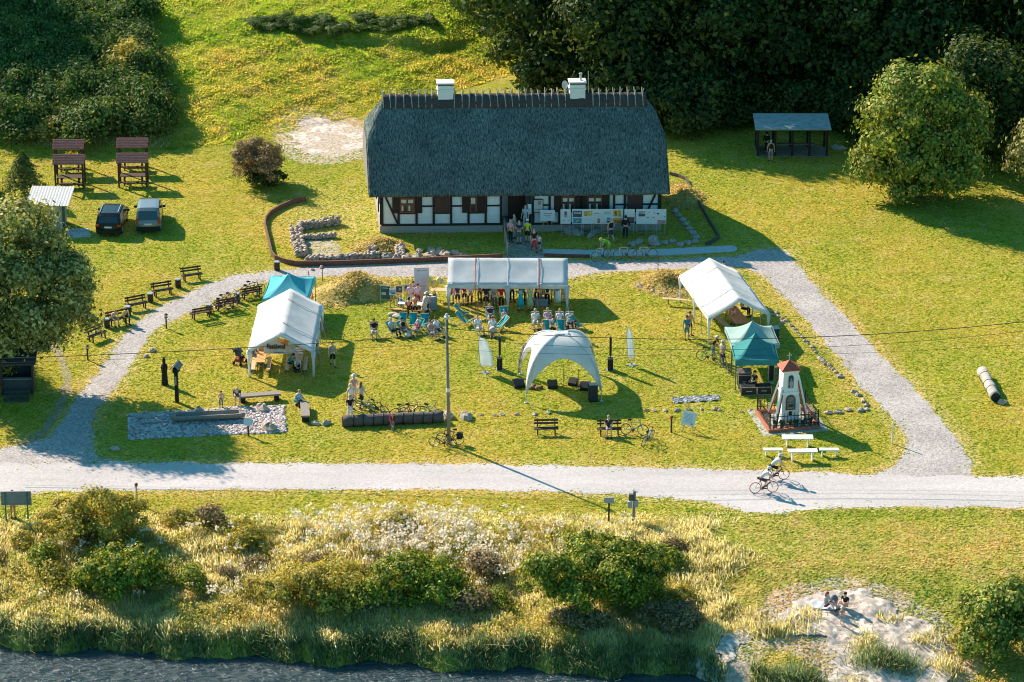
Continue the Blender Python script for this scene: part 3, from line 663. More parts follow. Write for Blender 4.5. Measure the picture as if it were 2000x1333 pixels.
# ================================================================== TENTS AND FESTIVAL EQUIPMENT
TENTW = cloth('white tent cloth', (.84, .85, .86), .42, 1.2)
TEAL = cloth('turquoise canvas', (.03, .50, .55), .35, 2)
TENTB = cloth('turquoise tent cloth', (.14, .58, .68), .35, 1.2)
TENTG = cloth('green tent cloth', (.05, .27, .27), .2, 1.2)
TENTP = cloth('pale green tent cloth', (.40, .56, .52), .3, 1.2)
REDM = M('red strap', (.55, .09, .05), .7, .15, 9)
ORGM = M('orange', (.72, .20, .03), .7, .15, 9)
def noisy(p, q, a=.015): return Vector((p[0] + q.uniform(-a, a), p[1] + q.uniform(-a, a), p[2] + q.uniform(-a, a)))
def gable_tent(name, label, fl, fr, L, he=1.9, hr=3.05, legs_on=(0, 1), strap=True, curtain=.11, seed=1):
    """fl, fr: pixels of the front eave corners; ridge runs back L metres"""
    a, c = P(*fl, he), P(*fr, he); W = (c - a).length; rz = math.atan2(c.y - a.y, c.x - a.x); mid = (a + c) / 2
    t = thing(name, label, 'tent', (mid.x, mid.y, 0), rz, 'white festival tents'); t['label'] = label; q = random.Random(seed)
    w2 = W / 2; g = []; NU, NVv = 17, 8
    for i in range(NU):
        y = L * i / (NU - 1); row = []
        for j in range(-NVv, NVv + 1):
            u = j / NVv; sag = .05 * math.sin(math.pi * abs(u)) * math.sin(math.pi * ((i / (NU - 1) * 4) % 1)) + .03 * math.sin(math.pi * abs(u))
            row.append(noisy((u * w2, y, hr - (hr - he) * abs(u) - sag), q))
        g.append(row)
    b = MB(); b.sheet(g, .012)
    o = b.build('roof', TENTW, t, True)
    b = MB(); e = .012
    for s in (-1, 1): b.sheet([[(s * (w2 + e), L * i / 12, he + .0), (s * (w2 + e + .015 * math.sin(i * 2)), L * i / 12, he - .26 + .02 * math.sin(i * 1.9))] for i in range(13)], .01)
    for y in (-e, L + e): b.sheet([[(w2 * u, y, hr - (hr - he) * abs(u) + .0), (w2 * u, y + .01 * math.sin(u * 9), hr - (hr - he) * abs(u) - .22)] for u in (-1, -.75, -.5, -.25, 0, .25, .5, .75, 1)], .01)
    b.build('valance', TENTW, t)
    n = 5
    for s in (-1, 1):
        for i in range(n):
            y = .06 + (L - .12) * i / (n - 1); l = MB(); l.tube((s * (w2 - .05), y, 0), (s * (w2 - .05), y, he), .025)
            if curtain and i in (0, n - 1, 2):
                cc = MB(); cc.path([(s * (w2 - .05), y, he - .1), (s * (w2 - .05), y, he * .55), (s * (w2 - .05), y, .35), (s * (w2 - .05), y, .05)], [curtain * 1.5, curtain * .8, curtain * .6, curtain * .75], 8); cc.build('leg_curtain', TENTW, t, True)
            l.box((s * (w2 - .05), y, .015), (.16, .16, .03)); l.build('leg', METAL, t)
    b = MB(); b.bar((0, 0.05, hr - .07), (0, L - .05, hr - .07), .04, .04)
    for i in range(n):
        y = .06 + (L - .12) * i / (n - 1)
        for s in (-1, 1): b.bar((s * (w2 - .05), y, he - .05), (0, y, hr - .09), .035, .035)
    for s in (-1, 1): b.bar((s * (w2 - .05), 0.05, he - .04), (s * (w2 - .05), L - .05, he - .04), .035, .035)
    b.build('roof_frame', METAL, t)
    return t, W, L, he, hr
def strap(t, pts, mat=REDM, w=.05):
    b = MB()
    for p, q in zip(pts, pts[1:]): b.bar(p, q, w, .012, (0, 0, 1))
    return b.build('strap', mat, t)
STRAPG = M('grey strap', (.30, .28, .28), .8, .1, 9)
# left tent
t, W, L, he, hr = gable_tent('festival_tent', 'white gable tent with the festiwal banner hanging across its open front', (484, 684), (613, 685), 8.0, seed=1); TL = t
for y in (1.9, 6.1): strap(t, [(0, y, hr + .02), (W / 2 + .02, y, he + .03), (W / 2 + .35, y, .05)], STRAPG)
# middle tent: ridge runs sideways, so its "front" is the right gable end
a, c = P(1109, 557, 1.9), P(874, 556, 1.9)
def side_tent():
    Lx = (c - a).length; dep = 4.2; t = thing('festival_tent', 'long white tent standing broadside before the house with people at tables inside', 'tent', ((a.x + c.x) / 2, a.y, 0), math.atan2(a.y - c.y, a.x - c.x), 'white festival tents')
    he, hr = 1.9, 3.05; q = random.Random(9); g = []; NU = 21
    for i in range(NU):
        x = -Lx / 2 + Lx * i / (NU - 1); row = []
        for j in range(-8, 9):
            u = j / 8; sag = .05 * math.sin(math.pi * abs(u)) * math.sin(math.pi * ((i / (NU - 1) * 4) % 1)) + .02 * math.sin(math.pi * abs(u)); row.append(noisy((x, dep / 2 * (1 - u), hr - (hr - he) * abs(u) - sag), q, .012))
        g.append(row)
    b = MB(); b.sheet(g, .012); b.build('roof', TENTW, t, True)
    b = MB()
    for y in (-.012, dep + .012): b.sheet([[(-Lx / 2 + Lx * i / 16, y, he), (-Lx / 2 + Lx * i / 16, y + .02 * math.sin(i * 2.1), he - .26 + .02 * math.sin(i * 1.7))] for i in range(17)], .01)
    for x in (-Lx / 2 - .012, Lx / 2 + .012): b.sheet([[(x, dep / 2 * (1 - u), hr - (hr - he) * abs(u)), (x, dep / 2 * (1 - u), hr - (hr - he) * abs(u) - .22)] for u in (-1, -.5, 0, .5, 1)], .01)
    b.build('valance', TENTW, t)
    for i in range(5):
        x = -Lx / 2 + .05 + (Lx - .1) * i / 4
        for y in (.05, dep - .05):
            l = MB(); l.tube((x, y, 0), (x, y, he), .025); l.box((x, y, .015), (.16, .16, .03)); l.build('leg', METAL, t)
            if i in (0, 2, 4) and y < 1:
                k = 1.0; cc = MB(); cc.path([(x, y, he - .1), (x, y, he * .55), (x + .02, y, .4), (x, y, .05)], [.19, .12, .07, .10], 8); cc.build('leg_curtain', TENTW, t, True)
    for k in (1, 2, 3):
        x = -Lx / 2 + Lx * k / 4; b = MB(); b.sheet([[(x - .035, dep / 2 * (1 - u), hr - (hr - he) * abs(u) + .014), (x + .035, dep / 2 * (1 - u), hr - (hr - he) * abs(u) + .014)] for u in (-1, -.5, 0, .5, 1)], .006); b.build('seam', cloth('seam cloth', (.9, .91, .92), .3, 2), t)
    b = MB(); b.bar((-Lx / 2, dep / 2, hr - .07), (Lx / 2, dep / 2, hr - .07), .04, .04)
    for i in range(5):
        x = -Lx / 2 + .05 + (Lx - .1) * i / 4
        for y in (.05, dep - .05): b.bar((x, y, he - .05), (x, dep / 2, hr - .09), .035, .035)
    b.build('roof_frame', METAL, t)
    for px in (927, 1055):
        x = (px - 991.5) / 29.4; strap(t, [(x, dep / 2, hr + .02), (x, -.03, he + .03), (x, -.03, .9), (x, -.1, .03)])
    return t
TM = side_tent()
# right tent
t, W, L, he, hr = gable_tent('festival_tent', 'white gable tent turned at an angle beside the gravel path with a timber table inside', (1384, 621), (1503, 612), 7.9, seed=3, curtain=.09); TR = t
for y in (1.9, 6.0): strap(t, [(-W / 2 - .02, y, he + .03), (0, y, hr + .02), (W / 2 + .02, y, he + .03)], STRAPG, .04)
# pagoda shaped pop-up tents
def popup(label, FL, FR, D, mat, he=2.05, hp=3.25, name='popup_tent', val=.3, rz=None):
    a, c = P(*FL, he), P(*FR, he); W = (c - a).length; mid = (a + c) / 2; t = thing(name, label, 'tent', (mid.x, mid.y, 0), math.atan2(c.y - a.y, c.x - a.x) if rz is None else rz)
    w2 = W / 2; q = random.Random(int(W * 100)); n = 10; ctr = Vector((0, D / 2, hp))
    cor = [Vector((-w2, 0, he)), Vector((w2, 0, he)), Vector((w2, D, he)), Vector((-w2, D, he))]; b = MB()
    for k in range(4):
        A, B = cor[k], cor[(k + 1) % 4]; g = []
        for i in range(n + 1):
            v = i / n; row = []
            for j in range(n + 1):
                u = j / n; e = A.lerp(B, u); xy = e.lerp(ctr, v); z = he + (hp - he) * (.45 * v + .55 * v ** 2.6) - .10 * math.sin(math.pi * u) * (1 - v) * math.sin(math.pi * min(1, v + .25)) - .05 * math.sin(math.pi * u) * (1 - v)
                row.append(Vector((xy.x, xy.y, z)))
            g.append(row)
        b.sheet(g, .008)
    b.build('roof', mat, t, True)
    b = MB()
    for k in range(4):
        A, B = cor[k], cor[(k + 1) % 4]; nn = Vector(((B - A).y, -(B - A).x, 0)).normalized() * .012
        b.sheet([[A.lerp(B, j / 8) + nn + Vector((0, 0, -.05 * math.sin(math.pi * j / 8))), A.lerp(B, j / 8) + nn * (1 + .8 * math.sin(j * 2)) + Vector((0, 0, -val + .05 * math.sin(math.pi * j / 8)))] for j in range(9)], .008)
    b.build('valance', mat, t)
    for cc in cor:
        l = MB(); x, y = cc.x * .985, min(max(cc.y, .03), D - .03); l.bar((x, y, 0), (x, y, he), .045, .045); l.box((x, y, .01), (.14, .14, .02)); l.build('leg', M('dark grey steel', (.09, .10, .10), .5, .2, 8), t)
    b = MB()
    for k in range(4): b.bar(cor[k] * .97 + Vector((0, .05, -.1)), cor[(k + 1) % 4] * .97 + Vector((0, .05, -.1)), .025, .025)
    b.bar((0, D / 2, hp - .9), (0, D / 2, hp), .03, .03); b.build('roof_frame', MATS['dark grey steel'], t); return t
popup('turquoise pop-up tent with a pointed roof behind the white tent with the banner', (513, 584), (601, 586), 4.4, TENTB, 2.0, 3.05)
popup('pale sage green pop-up tent between the angled white tent and the dark green tent', (1430, 676), (1523, 673), 3.3, TENTP, 2.05, 3.1)
popup('dark green pop-up tent over the sound desk beside the white shrine', (1437, 704), (1521, 703), 3.0, TENTG, 2.05, 3.35, val=.42)
def guy(name, label, p, q, mat, r=.02):
    b = MB(); m = (Vector(p) + Vector(q)) / 2; b.path([p, m, q], r, 5); return b.build(name, mat, None, label=label, cat='rope')
guy('guy_rope', 'orange guy strap bracing the back corner of the turquoise tent', P(602, 530, 2.0), P(612, 591, 0), ORGM, .035)
guy('guy_rope', 'second orange guy strap beside the turquoise tent with a red ratchet', P(601, 545, 2.0), P(609, 588, 0), ORGM, .03)
guy('guy_rope', 'thin dark guy line staked out right of the white tent with the banner', P(613, 594, 1.9), P(647, 607, 0), BLACK, .012)
guy('guy_rope', 'thin dark guy line pegged right of the broadside white tent', P(1110, 558, 1.9), P(1151, 585, 0), BLACK, .012)
# dome tent (stage)
def dome():
    FLp, FRp = P(1027, 788), P(1175, 784); W = (FRp - FLp).length; mid = (FLp + FRp) / 2
    t = thing('dome_tent', 'white arched dome tent sheltering the small open-air stage', 'tent', (mid.x, mid.y, 0), math.atan2(FRp.y - FLp.y, FRp.x - FLp.x)); h = 3.75; D = W
    Rr = W / math.sqrt(2); cen = Vector((0, D / 2, 0)); ft = [math.atan2(-1, -1), math.atan2(-1, 1), math.atan2(1, 1), math.atan2(1, -1)]
    def arch(k, s): 
        an = ft[k % 4]; r = Rr * math.sin(s * math.pi / 2) ** .92; z = h * math.cos(s * math.pi / 2) ** .85 if s < 1 else 0
        return cen + Vector((math.cos(an) * r, math.sin(an) * r, z))
    b = MB(); n = 14
    for k in range(4):
        g = []
        for i in range(n + 1):
            u = i / n; e = abs(2 * u - 1); smax = .50 + .42 * e ** 2.2; row = []
            for j in range(n + 1):
                s = smax * j / n; A, B = arch(k, s), arch(k + 1, s); p = A.lerp(B, u); out = Vector((p.x - cen.x, p.y - cen.y, 0)); bul = .16 * math.sin(math.pi * u) * s
                p = p + out * bul * .9 + Vector((0, 0, -.10 * math.sin(math.pi * u) * s)); row.append(p)
            g.append(row)
        b.sheet(g, .01)
    b.build('canopy', TENTW, t, True)
    for k in range(4):
        p = MB(); p.path([arch(k, s / 14) * 1.0 + Vector((0, 0, -.03)) for s in range(15)], .035, 8); e = arch(k, 1); p.box((e.x, e.y, .02), (.2, .2, .04)); p.build('arch_pole', M('grey white pole', (.6, .6, .6), .5, .1, 5), t, True)
        s_ = MB(); s_.path([arch(k, s / 12) + Vector((0, 0, .035)) for s in range(12)], .05, 6); s_.build('seam', TENTW, t, True)
    b = MB(); b.box((0, D / 2, h + .04), (.9, .5, .06)); b.build('vent_cap', TENTW, t)
    return t, arch
DT, ARCH = dome()
BUNT = [M('bunting %d' % i, c_, .8, .1, 5) for i, c_ in enumerate(((.75, .42, .22), (.75, .62, .55), (.6, .12, .16), (.2, .4, .5)))]
for k, lab in ((0, 'pastel bunting tied up the front left arch of the dome tent'), (2, 'short bunting hanging at the rear right foot of the dome tent')):
    b = MB(); q = random.Random(k)
    for i in range(16):
        s = .62 + .36 * i / 15; p = DT.matrix_basis @ ARCH(3 if k == 0 else 2, s); b.m = i % 4; x = p.x - .1; b.sheet([[(x - .09, p.y - .05, p.z + .06), (x - .02, p.y - .05, p.z - .16)], [(x + .09, p.y - .05, p.z + .06), (x + .02, p.y - .05, p.z - .16)]], .01)
    b.build('bunting', BUNT, None, label=lab, cat='bunting')
# festival banner with lettering
def text_mesh(txt, size, mat, parent, loc, rot=(math.pi / 2, 0, 0), name='lettering', sx=1.0, ext=.004, bold=0):
    cu = bpy.data.curves.new('text', 'FONT'); cu.body = txt; cu.size = size; cu.align_x = 'CENTER'; cu.align_y = 'CENTER'; cu.extrude = ext; cu.offset = bold; cu.resolution_u = 2
    ob = bpy.data.objects.new('text', cu); COL.objects.link(ob); dg = bpy.context.evaluated_depsgraph_get(); me = bpy.data.meshes.new_from_object(ob.evaluated_get(dg)); bpy.data.objects.remove(ob)
    me.materials.clear(); me.materials.append(mat); o = bpy.data.objects.new(name, me); COL.objects.link(o); o.parent = parent; o.location = loc; o.rotation_euler = rot; o.scale = (sx, 1, 1); return o
bt = thing('festival_banner', 'pale banner with the dark word festiwal hanging in the tent front', 'banner', P(546, 726) + Vector((.0, .55, 0)), TL.rotation_euler.z)
b = MB(); x0, x1, zb, zt = -1.02, .98, 1.02, 2.02; b.sheet([[(x0 + (x1 - x0) * i / 10, .02 * math.sin(i * .9), zb), (x0 + (x1 - x0) * i / 10, .02 * math.sin(i * .9), zt)] for i in range(11)], .01)
b.build('sheet', cloth('banner cloth', (.66, .68, .68), .2, 2), bt)
for i, (x, z, rx, rz_, c_) in enumerate(((.45, 1.86, .42, .20, ORGM), (.05, 1.95, .30, .12, MATS['bunting 0']), (.62, 1.38, .22, .16, MATS['bunting 0']), (.30, 1.45, .2, .1, MATS['bunting 0']), (.74, 1.72, .2, .17, M('pale blue dot', (.50, .62, .66), .8, .05, 3)), (.76, 1.22, .16, .13, MATS['pale blue dot']))):
    e = MB(); e.prism([(x + rx * math.cos(a * .42), z + rz_ * math.sin(a * .42)) for a in range(15)], .0, .006); o = e.build('motif', c_, bt)
    for v in o.data.vertices: v.co = (v.co.x, -.032 - .004 * i - v.co.z, v.co.y)
text_mesh('festiwal', .47, M('dark print', (.03, .03, .035), .8, .1, 5), bt, (-.22, -.062, 1.55), sx=.84, bold=.014)
b = MB(); b.box((.0 - .15, -.035, 1.36), (1.1, .006, .035)); b.build('small_print', M('orange print', (.6, .28, .14), .8, .1, 5), bt)
b = MB(); b.box((.1 - .15, -.035, 1.14), (.7, .006, .035)); b.build('small_print', MATS['dark print'], bt)
# beer tables and benches under the tents
BEER = M('varnished spruce', (.66, .33, .13), .5, .15, 4, stretch=(1, 6, 1)); PALEW = M('pale bench wood', (.58, .40, .24), .6, .15, 4, stretch=(1, 6, 1))
def beer(name, label, px, py, rz, L, wd, h, mat, group=None, cat=None, n_planks=1):
    t = thing(name, label, cat or ('table' if h > .6 else 'bench'), P(px, py), R(rz), group); b = MB(); k = n_planks
    for i in range(k): b.box((-wd / 2 + wd * (i + .5) / k, 0, h - .015), (wd / k - .012, L, .03))
    b.build('tabletop' if h > .6 else 'seat', mat, t)
    for y in (-L * .36, L * .36):
        l = MB(); 
        for x in (-wd * .38, wd * .38): l.bar((x, y, 0), (x, y, h - .03), .035, .035)
        l.bar((-wd * .38, y, h * .4), (wd * .38, y, h * .4), .03, .03); l.build('leg', MATS['dark grey steel'], t)
    return t
FT = 'tables and benches under the banner tent'
beer('beer_table', 'orange varnished table at the front left inside the banner tent', 511, 716, 1, 2.2, .6, .76, BEER, FT)
beer('beer_bench', 'narrow pale bench left of the orange table under the banner tent', 496, 722, 1, 2.2, .27, .46, PALEW, FT)
beer('beer_bench', 'narrow pale bench right of the orange table under the banner tent', 526, 722, 1, 2.2, .27, .46, PALEW, FT)
beer('beer_table', 'pale table with papers at the front right inside the banner tent', 584, 712, 1, 2.2, .6, .76, PALEW, FT)
beer('beer_bench', 'short visible bench left of the paper strewn table under the banner tent', 562, 722, 1, 2.2, .27, .46, PALEW, FT)
beer('beer_bench', 'narrow bench right of the paper strewn table beside the tent leg', 597, 722, 1, 2.2, .27, .46, PALEW, FT)
b = MB(); q = random.Random(3)
for i in range(7): b.m = i % 3; p = P(584, 712); b.box((p.x + q.uniform(-.2, .2), p.y + q.uniform(-.8, .8), .778 + .004 * i), (.24, .3, .003), q.uniform(0, 3))
b.build('papers', [WHITEP, MATS['board white'], MATS['pale map']], None, label='scattered papers and leaflets on the pale table in the banner tent', cat='papers')
MT = 'serving tables under the broadside tent'
beer('beer_table', 'pale table sticking out left of the broadside white tent', 873, 586, 90, 2.2, .6, .76, PALEW, MT)
beer('beer_table', 'long serving table behind the standing row inside the broadside tent', 935, 584, 90, 2.4, .6, .76, PALEW, MT)
beer('beer_table', 'table behind the two dresses inside the broadside tent', 1010, 582, 90, 2.2, .6, .76, PALEW, MT)
beer('beer_table', 'table in the right half of the broadside tent with stacked goods', 1078, 582, 90, 2.2, .6, .76, PALEW, MT)
beer('long_bench', 'long pale bench reaching out left from under the angled tent', 1336, 598, 78, 3.0, .3, .46, PALEW, cat='bench')
BRT = M('brown timber table', (.42, .22, .13), .7, .2, 5, stretch=(1, 6, 1))
beer('timber_table', 'wide brown plank table under the angled white tent', 1437, 636, 13, 3.0, 1.0, .76, BRT, n_planks=4)
beer('timber_bench', 'long grey plank bench left of the brown table under the angled tent', 1412, 642, 22, 3.6, .36, .46, WOODG)
# crates and goods at the right half of the broadside tent
def crate(label, px, py, sx, sy, sz, mat, z=0, rz=0, name='crate', cat='crate'):
    p = P(px, py); t = thing(name, label, cat, (p.x, p.y, z), R(rz)); b = MB(); w_ = .02
    b.box((0, 0, w_ / 2), (sx, sy, w_)); [b.box((s * (sx / 2 - w_ / 2), 0, sz / 2), (w_, sy - .002, sz)) for s in (-1, 1)]; [b.box((0, s * (sy / 2 - w_ / 2), sz / 2 + .001), (sx - 2 * w_, w_, sz)) for s in (-1, 1)]
    b.build('body', mat, t); r = MB(); [r.box((0, s * (sy / 2), sz * .62), (sx * .98, .03, .03)) for s in (-1, 1)]; r.box((0, 0, sz * .75), (sx - .06, sy - .06, .03)); r.build('rim', M('crate trim', (.2, .2, .19), .7, .2, 6), t); return t
crate('yellow crate standing on the shaded grass under the broadside tent', 1088, 596, .5, .4, .32, M('yellow crate', (.55, .50, .06), .6, .15, 6))
crate('grey storage box behind the seated visitors at the broadside tent', 1058, 596, .9, .5, .52, M('grey plastic', (.26, .30, .33), .6, .2, 5))
crate('low grey box beside the larger storage box under the broadside tent', 1040, 594, .4, .4, .45, MATS['grey plastic'])
# information corner left of the broadside tent
t = thing('rollup_banner', 'tall white roll-up banner with pink logo behind the seated group', 'banner', P(824, 590), R(3)); b = MB(); b.box((0, 0, 1.3), (1.0, .015, 2.3)); b.build('sheet', M('pale lilac print', (.66, .64, .70), .7, .05, 4), t)
b = MB(); b.box((.1, -.011, 2.28), (.5, .006, .05)); b.box((-.22, -.011, 2.28), (.12, .006, .12)); [b.box((.0, -.011, 1.2 - .12 * i), (.62 - .1 * i, .006, .04)) for i in range(4)]; b.build('print', M('faded pink print', (.60, .36, .45), .8, .1, 6), t)
b = MB(); b.box((0, .02, .06), (1.04, .26, .12)); b.bar((0, .03, .1), (0, .03, 2.45), .03, .03); b.box((0, .0, 2.46), (1.02, .05, .04)); b.build('stand', METAL, t)
t = thing('counter', 'grey-blue demonstration counter beside the roll-up banner', 'counter', P(843, 605), R(4)); b = MB(); b.box((0, 0, .5), (.72, .4, .96)); b.build('body', M('grey blue panel', (.24, .34, .38), .6, .12, 4), t); b = MB(); b.box((0, 0, 1.0), (.8, .48, .05)); b.build('top', WHITEP, t)
b = MB(); p = P(843, 605); b.prism([(p.x - .25 + .1 * math.cos(a), p.y + .1 * math.sin(a)) for a in np.linspace(0, 6.28, 9)[:-1]], 1.03, 1.16); b.box((p.x + .2, p.y, 1.1), (.2, .14, .16)); b.box((p.x - .02, p.y - .05, 1.035), (.3, .2, .02)); b.build('leaflet_stand', M('brown leather', (.2, .1, .06), .7, .2, 6), None, label='small brown holder and leaflets on top of the grey-blue counter', cat='holder')
bt_ = thing('balloon_bunch', 'bunch of yellow balloons with one pale blue balloon beside the roll-up banner', 'balloons', P(849, 596), 0); q = random.Random(2)
YB = M('yellow balloon', (.95, .58, .16), .35, .08, 3, spec=.5)
for i in range(8):
    b = MB(); x, z = q.uniform(-.36, .3), q.uniform(1.35, 1.85); b.ell((x, q.uniform(-.15, .15), z), (.17, .17, .21), 12, 8); b.tube((x, 0, z - .25), (0, 0, 1.0), .006, n=4); b.build('balloon', YB, bt_, True)
b = MB(); b.ell((.46, 0, 1.72), (.17, .17, .2), 12, 8); b.tube((.46, 0, 1.5), (0, 0, 1.0), .006, n=4); b.build('balloon', M('pale blue balloon', (.36, .58, .64), .35, .05, 3, spec=.5), bt_, True)
b = MB(); b.box((0, 0, .02), (.2, .2, .04)); b.tube((0, 0, .04), (0, 0, 1.02), .015); b.build('weight', BLACK, bt_)
t = thing('info_board', 'dark green framed information board next to the grassy mound', 'notice board', P(753, 599), R(-8)); b = MB(); b.box((0, 0, 1.0), (.68, .04, 1.0)); b.m = 1; b.box((.02, -.024, 1.0), (.6, .012, .92)); b.m = 2; b.box((0, -.034, 1.35), (.4, .006, .06)); b.box((-.1, -.034, .95), (.3, .006, .2)); b.build('panel', [M('green frame', (.22, .38, .32), .6, .1, 6), M('dark green print', (.04, .11, .11), .6, .2, 6), MATS['pale map']], t)
for s in (-.33, .33): b = MB(); b.bar((s, .0, 0), (s, .0, .55 if s > 0 else 1.52), .05, .05); b.build('leg', MATS['green frame'], t)
for px, py, lab, pc in ((767, 602, 'wooden easel with a pale portrait picture nearest the green information board', [(0, .5, .9, .5, GRY), (.1, .3, .6, .3, BLU)]), (780, 597, 'wooden easel with a dark picture second from the green information board', [(0, .5, .9, .9, DK), (.1, .5, .3, .3, GRY)]), (795, 594, 'wooden easel with a grey picture partly behind the seated women', [(0, .5, .9, .9, (.3, .33, .38)), (-.1, .5, .3, .5, DK)])):
    wood_easel(px, py, lab, .46, .46, .95, pc, -5, 8, WOODL, 1.75, name='picture_easel', group='picture easels by the mound')
beer('beer_table', 'small table with a white cloth among the seated women by the easels', 806, 612, 80, 1.9, .6, .74, WHITEP)
beer('beer_bench', 'orange-brown bench in front of the small table by the easels', 800, 617, 82, 2.2, .27, .46, BEER)
b = MB(); p = P(774, 619); q = random.Random(6)
for i in range(9): b.ell((p.x + q.uniform(-.5, .5), p.y + q.uniform(-.3, .3), .10), (q.uniform(.2, .45), q.uniform(.15, .3), q.uniform(.08, .2)), 10, 6)
b.build('folded_cover', M('beige tarpaulin', (.50, .44, .38), .9, .25, 4, bump=.6), None, True, label='crumpled beige cover lying on the grass behind the deck chairs', cat='cover')
b = MB(); q = random.Random(7); p = P(783, 606)
for i in range(8): b.m = i % 2; b.box((p.x - .2 + .05 * i, p.y, .55), (.03, .4, .5), R(4))
b.build('striped_cloth', [WHITEP, M('navy stripe', (.06, .08, .16), .8, .1, 8)], None, label='blue and white striped folding chair cloth by the picture easels', cat='cloth')
# stage gear
def column(label, px, py, rz=0):
    t = thing('column_speaker', label, 'loudspeaker', P(px, py), R(rz), 'column speakers beside the dome tent'); b = MB(); b.box((0, 0, .42), (.36, .42, .80)); b.build('subwoofer', BLACK, t); b = MB(); b.tube((0, 0, .82), (0, 0, 1.05), .03); b.build('pole', BLACK, t)
    b = MB(); b.box((0, 0, 1.66), (.15, .2, 1.24)); b.box((0, -.105, 1.66), (.12, .012, 1.18)); b.build('line_array', BLACK, t); b = MB(); b.box((0, 0, .02), (.48, .5, .035)); b.build('base_plate', METAL, t)
column('black column speaker left of the dome tent beside the wider white flag', 976, 722); column('black column speaker right of the dome tent beside the narrow white flag', 1192, 723)
def flag(label, px, py, wd, hh, z0, rz, lean):
    t = thing('feather_flag', label, 'flag', P(px, py), R(rz), 'white feather flags'); b = MB(); N = 12; g = []
    pole = lambda u: Vector((-lean * .35 - lean * .3 * u + lean * .18 * u * u + (.0 if u < .8 else (u - .8) * wd * .2), 0, z0 + hh * u))
    for i in range(N + 1):
        u = i / N; p = pole(u); wv = wd * math.sqrt(max(0, 1 - u ** 2.6)); ph = .03 * math.sin(u * 5)
        g.append([p + Vector((wv * k / 4, ph * math.sin(k * 1.4) - .02 * k, -.02 * k * (1 - u))) for k in range(5)])
    b.sheet(g, .01); b.build('sail', cloth('flag cloth', (.80, .85, .88), .5, 2), t, True)
    b = MB(); b.path([(0, 0, 0), (-lean * .2, 0, z0 * .6)] + [pole(i / 8) for i in range(9)], [.022] * 9 + [.015, .01], 6); b.build('pole', METAL, t, True); b = MB(); b.prism([(.22 * math.cos(a), .22 * math.sin(a)) for a in np.linspace(0, 6.283, 13)[:-1]], 0, .04); b.tube((0, 0, .04), (0, 0, .22), .04); b.bar((-.42, 0, .03), (.42, 0, .03), .06, .04); b.bar((0, -.42, .03), (0, .42, .03), .06, .04); b.build('foot', METAL, t)
flag('wide white feather flag left of the dome tent', 948, 729, .86, 2.05, .50, 4, .9); flag('narrow white feather flag right of the dome tent', 1234, 714, .46, 2.15, .55, 4, .75)
def wedge(label, px, py, rz, s=1.0, name='stage_monitor'):
    t = thing(name, label, 'loudspeaker', P(px, py), R(rz), 'stage monitor wedges'); b = MB(); b.ext([(-.25 * s, 0), (.25 * s, 0), (.25 * s, .18 * s), (-.05 * s, .42 * s), (-.25 * s, .42 * s)], 'x', -.3 * s, .3 * s); b.build('cabinet', BLACK, t)
    b = MB(); b.m = 0; b.box((0, .11 * s, .312 * s), (.5 * s, .37 * s, .02), Matrix.Rotation(R(-38.6), 3, 'X')); b.build('grille', M('dark grille', (.05, .05, .055), .5, .3, 30), t)
wedge('black stage monitor outside the left edge of the dome tent', 1013, 756, 200, 1.15); wedge('black stage monitor in the middle of the dome tent floor', 1120, 752, 160); wedge('black stage monitor at the right inside the dome tent', 1143, 761, 170, 1.1); wedge('square black amplifier left of centre under the dome tent', 1079, 757, 185, 1.05)
t = thing('loudspeaker', 'large black grilled speaker cabinet at the front right foot of the dome tent', 'loudspeaker', P(1158, 783), R(6)); b = MB(); b.box((0, 0, .56), (.56, .5, 1.12)); b.build('cabinet', BLACK, t); b = MB(); [b.box((0, -.256, .14 + .118 * i), (.5, .012, .085)) for i in range(9)]; b.build('grille', MATS['dark grille'], t); b = MB(); b.box((0, 0, 1.15), (.5, .36, .06)); b.build('cover', M('pale cover', (.50, .50, .48), .8, .1, 5), t)
for px, py, lab in ((1101, 754, 'bunting wrapped microphone stand left of centre inside the dome tent'), (1130, 762, 'bunting wrapped microphone stand right of centre inside the dome tent')):
    t = thing('microphone_stand', lab, 'microphone stand', P(px, py)); b = MB(); b.tube((0, 0, .02), (0, 0, 1.45), .018); [b.bar((0, 0, .05), (.3 * math.cos(a), .3 * math.sin(a), .01), .03, .03) for a in (0, 2.1, 4.2)]; b.build('stand', BLACK, t); b = MB(); b.tube((0, 0, .3), (0, 0, .95), .045); b.build('ribbon', BUNT[0], t); b = MB(); b.bar((0, 0, 1.42), (0, -.3, 1.5), .02, .02); b.ell((0, -.33, 1.51), .04, 8, 6); b.build('microphone', BLACK, t)
b = MB(); q = random.Random(8); p = P(1052, 759)
for i in range(6): b.ell((p.x + q.uniform(-.5, .5), p.y + q.uniform(-.25, .25), .1), (q.uniform(.1, .25), q.uniform(.1, .2), .12), 8, 6)
b.build('equipment_bags', [M('brown bag', (.22, .12, .07), .85, .3, 6)], None, True, label='heap of small brown bags on the grass at the left inside the dome tent', cat='bags')
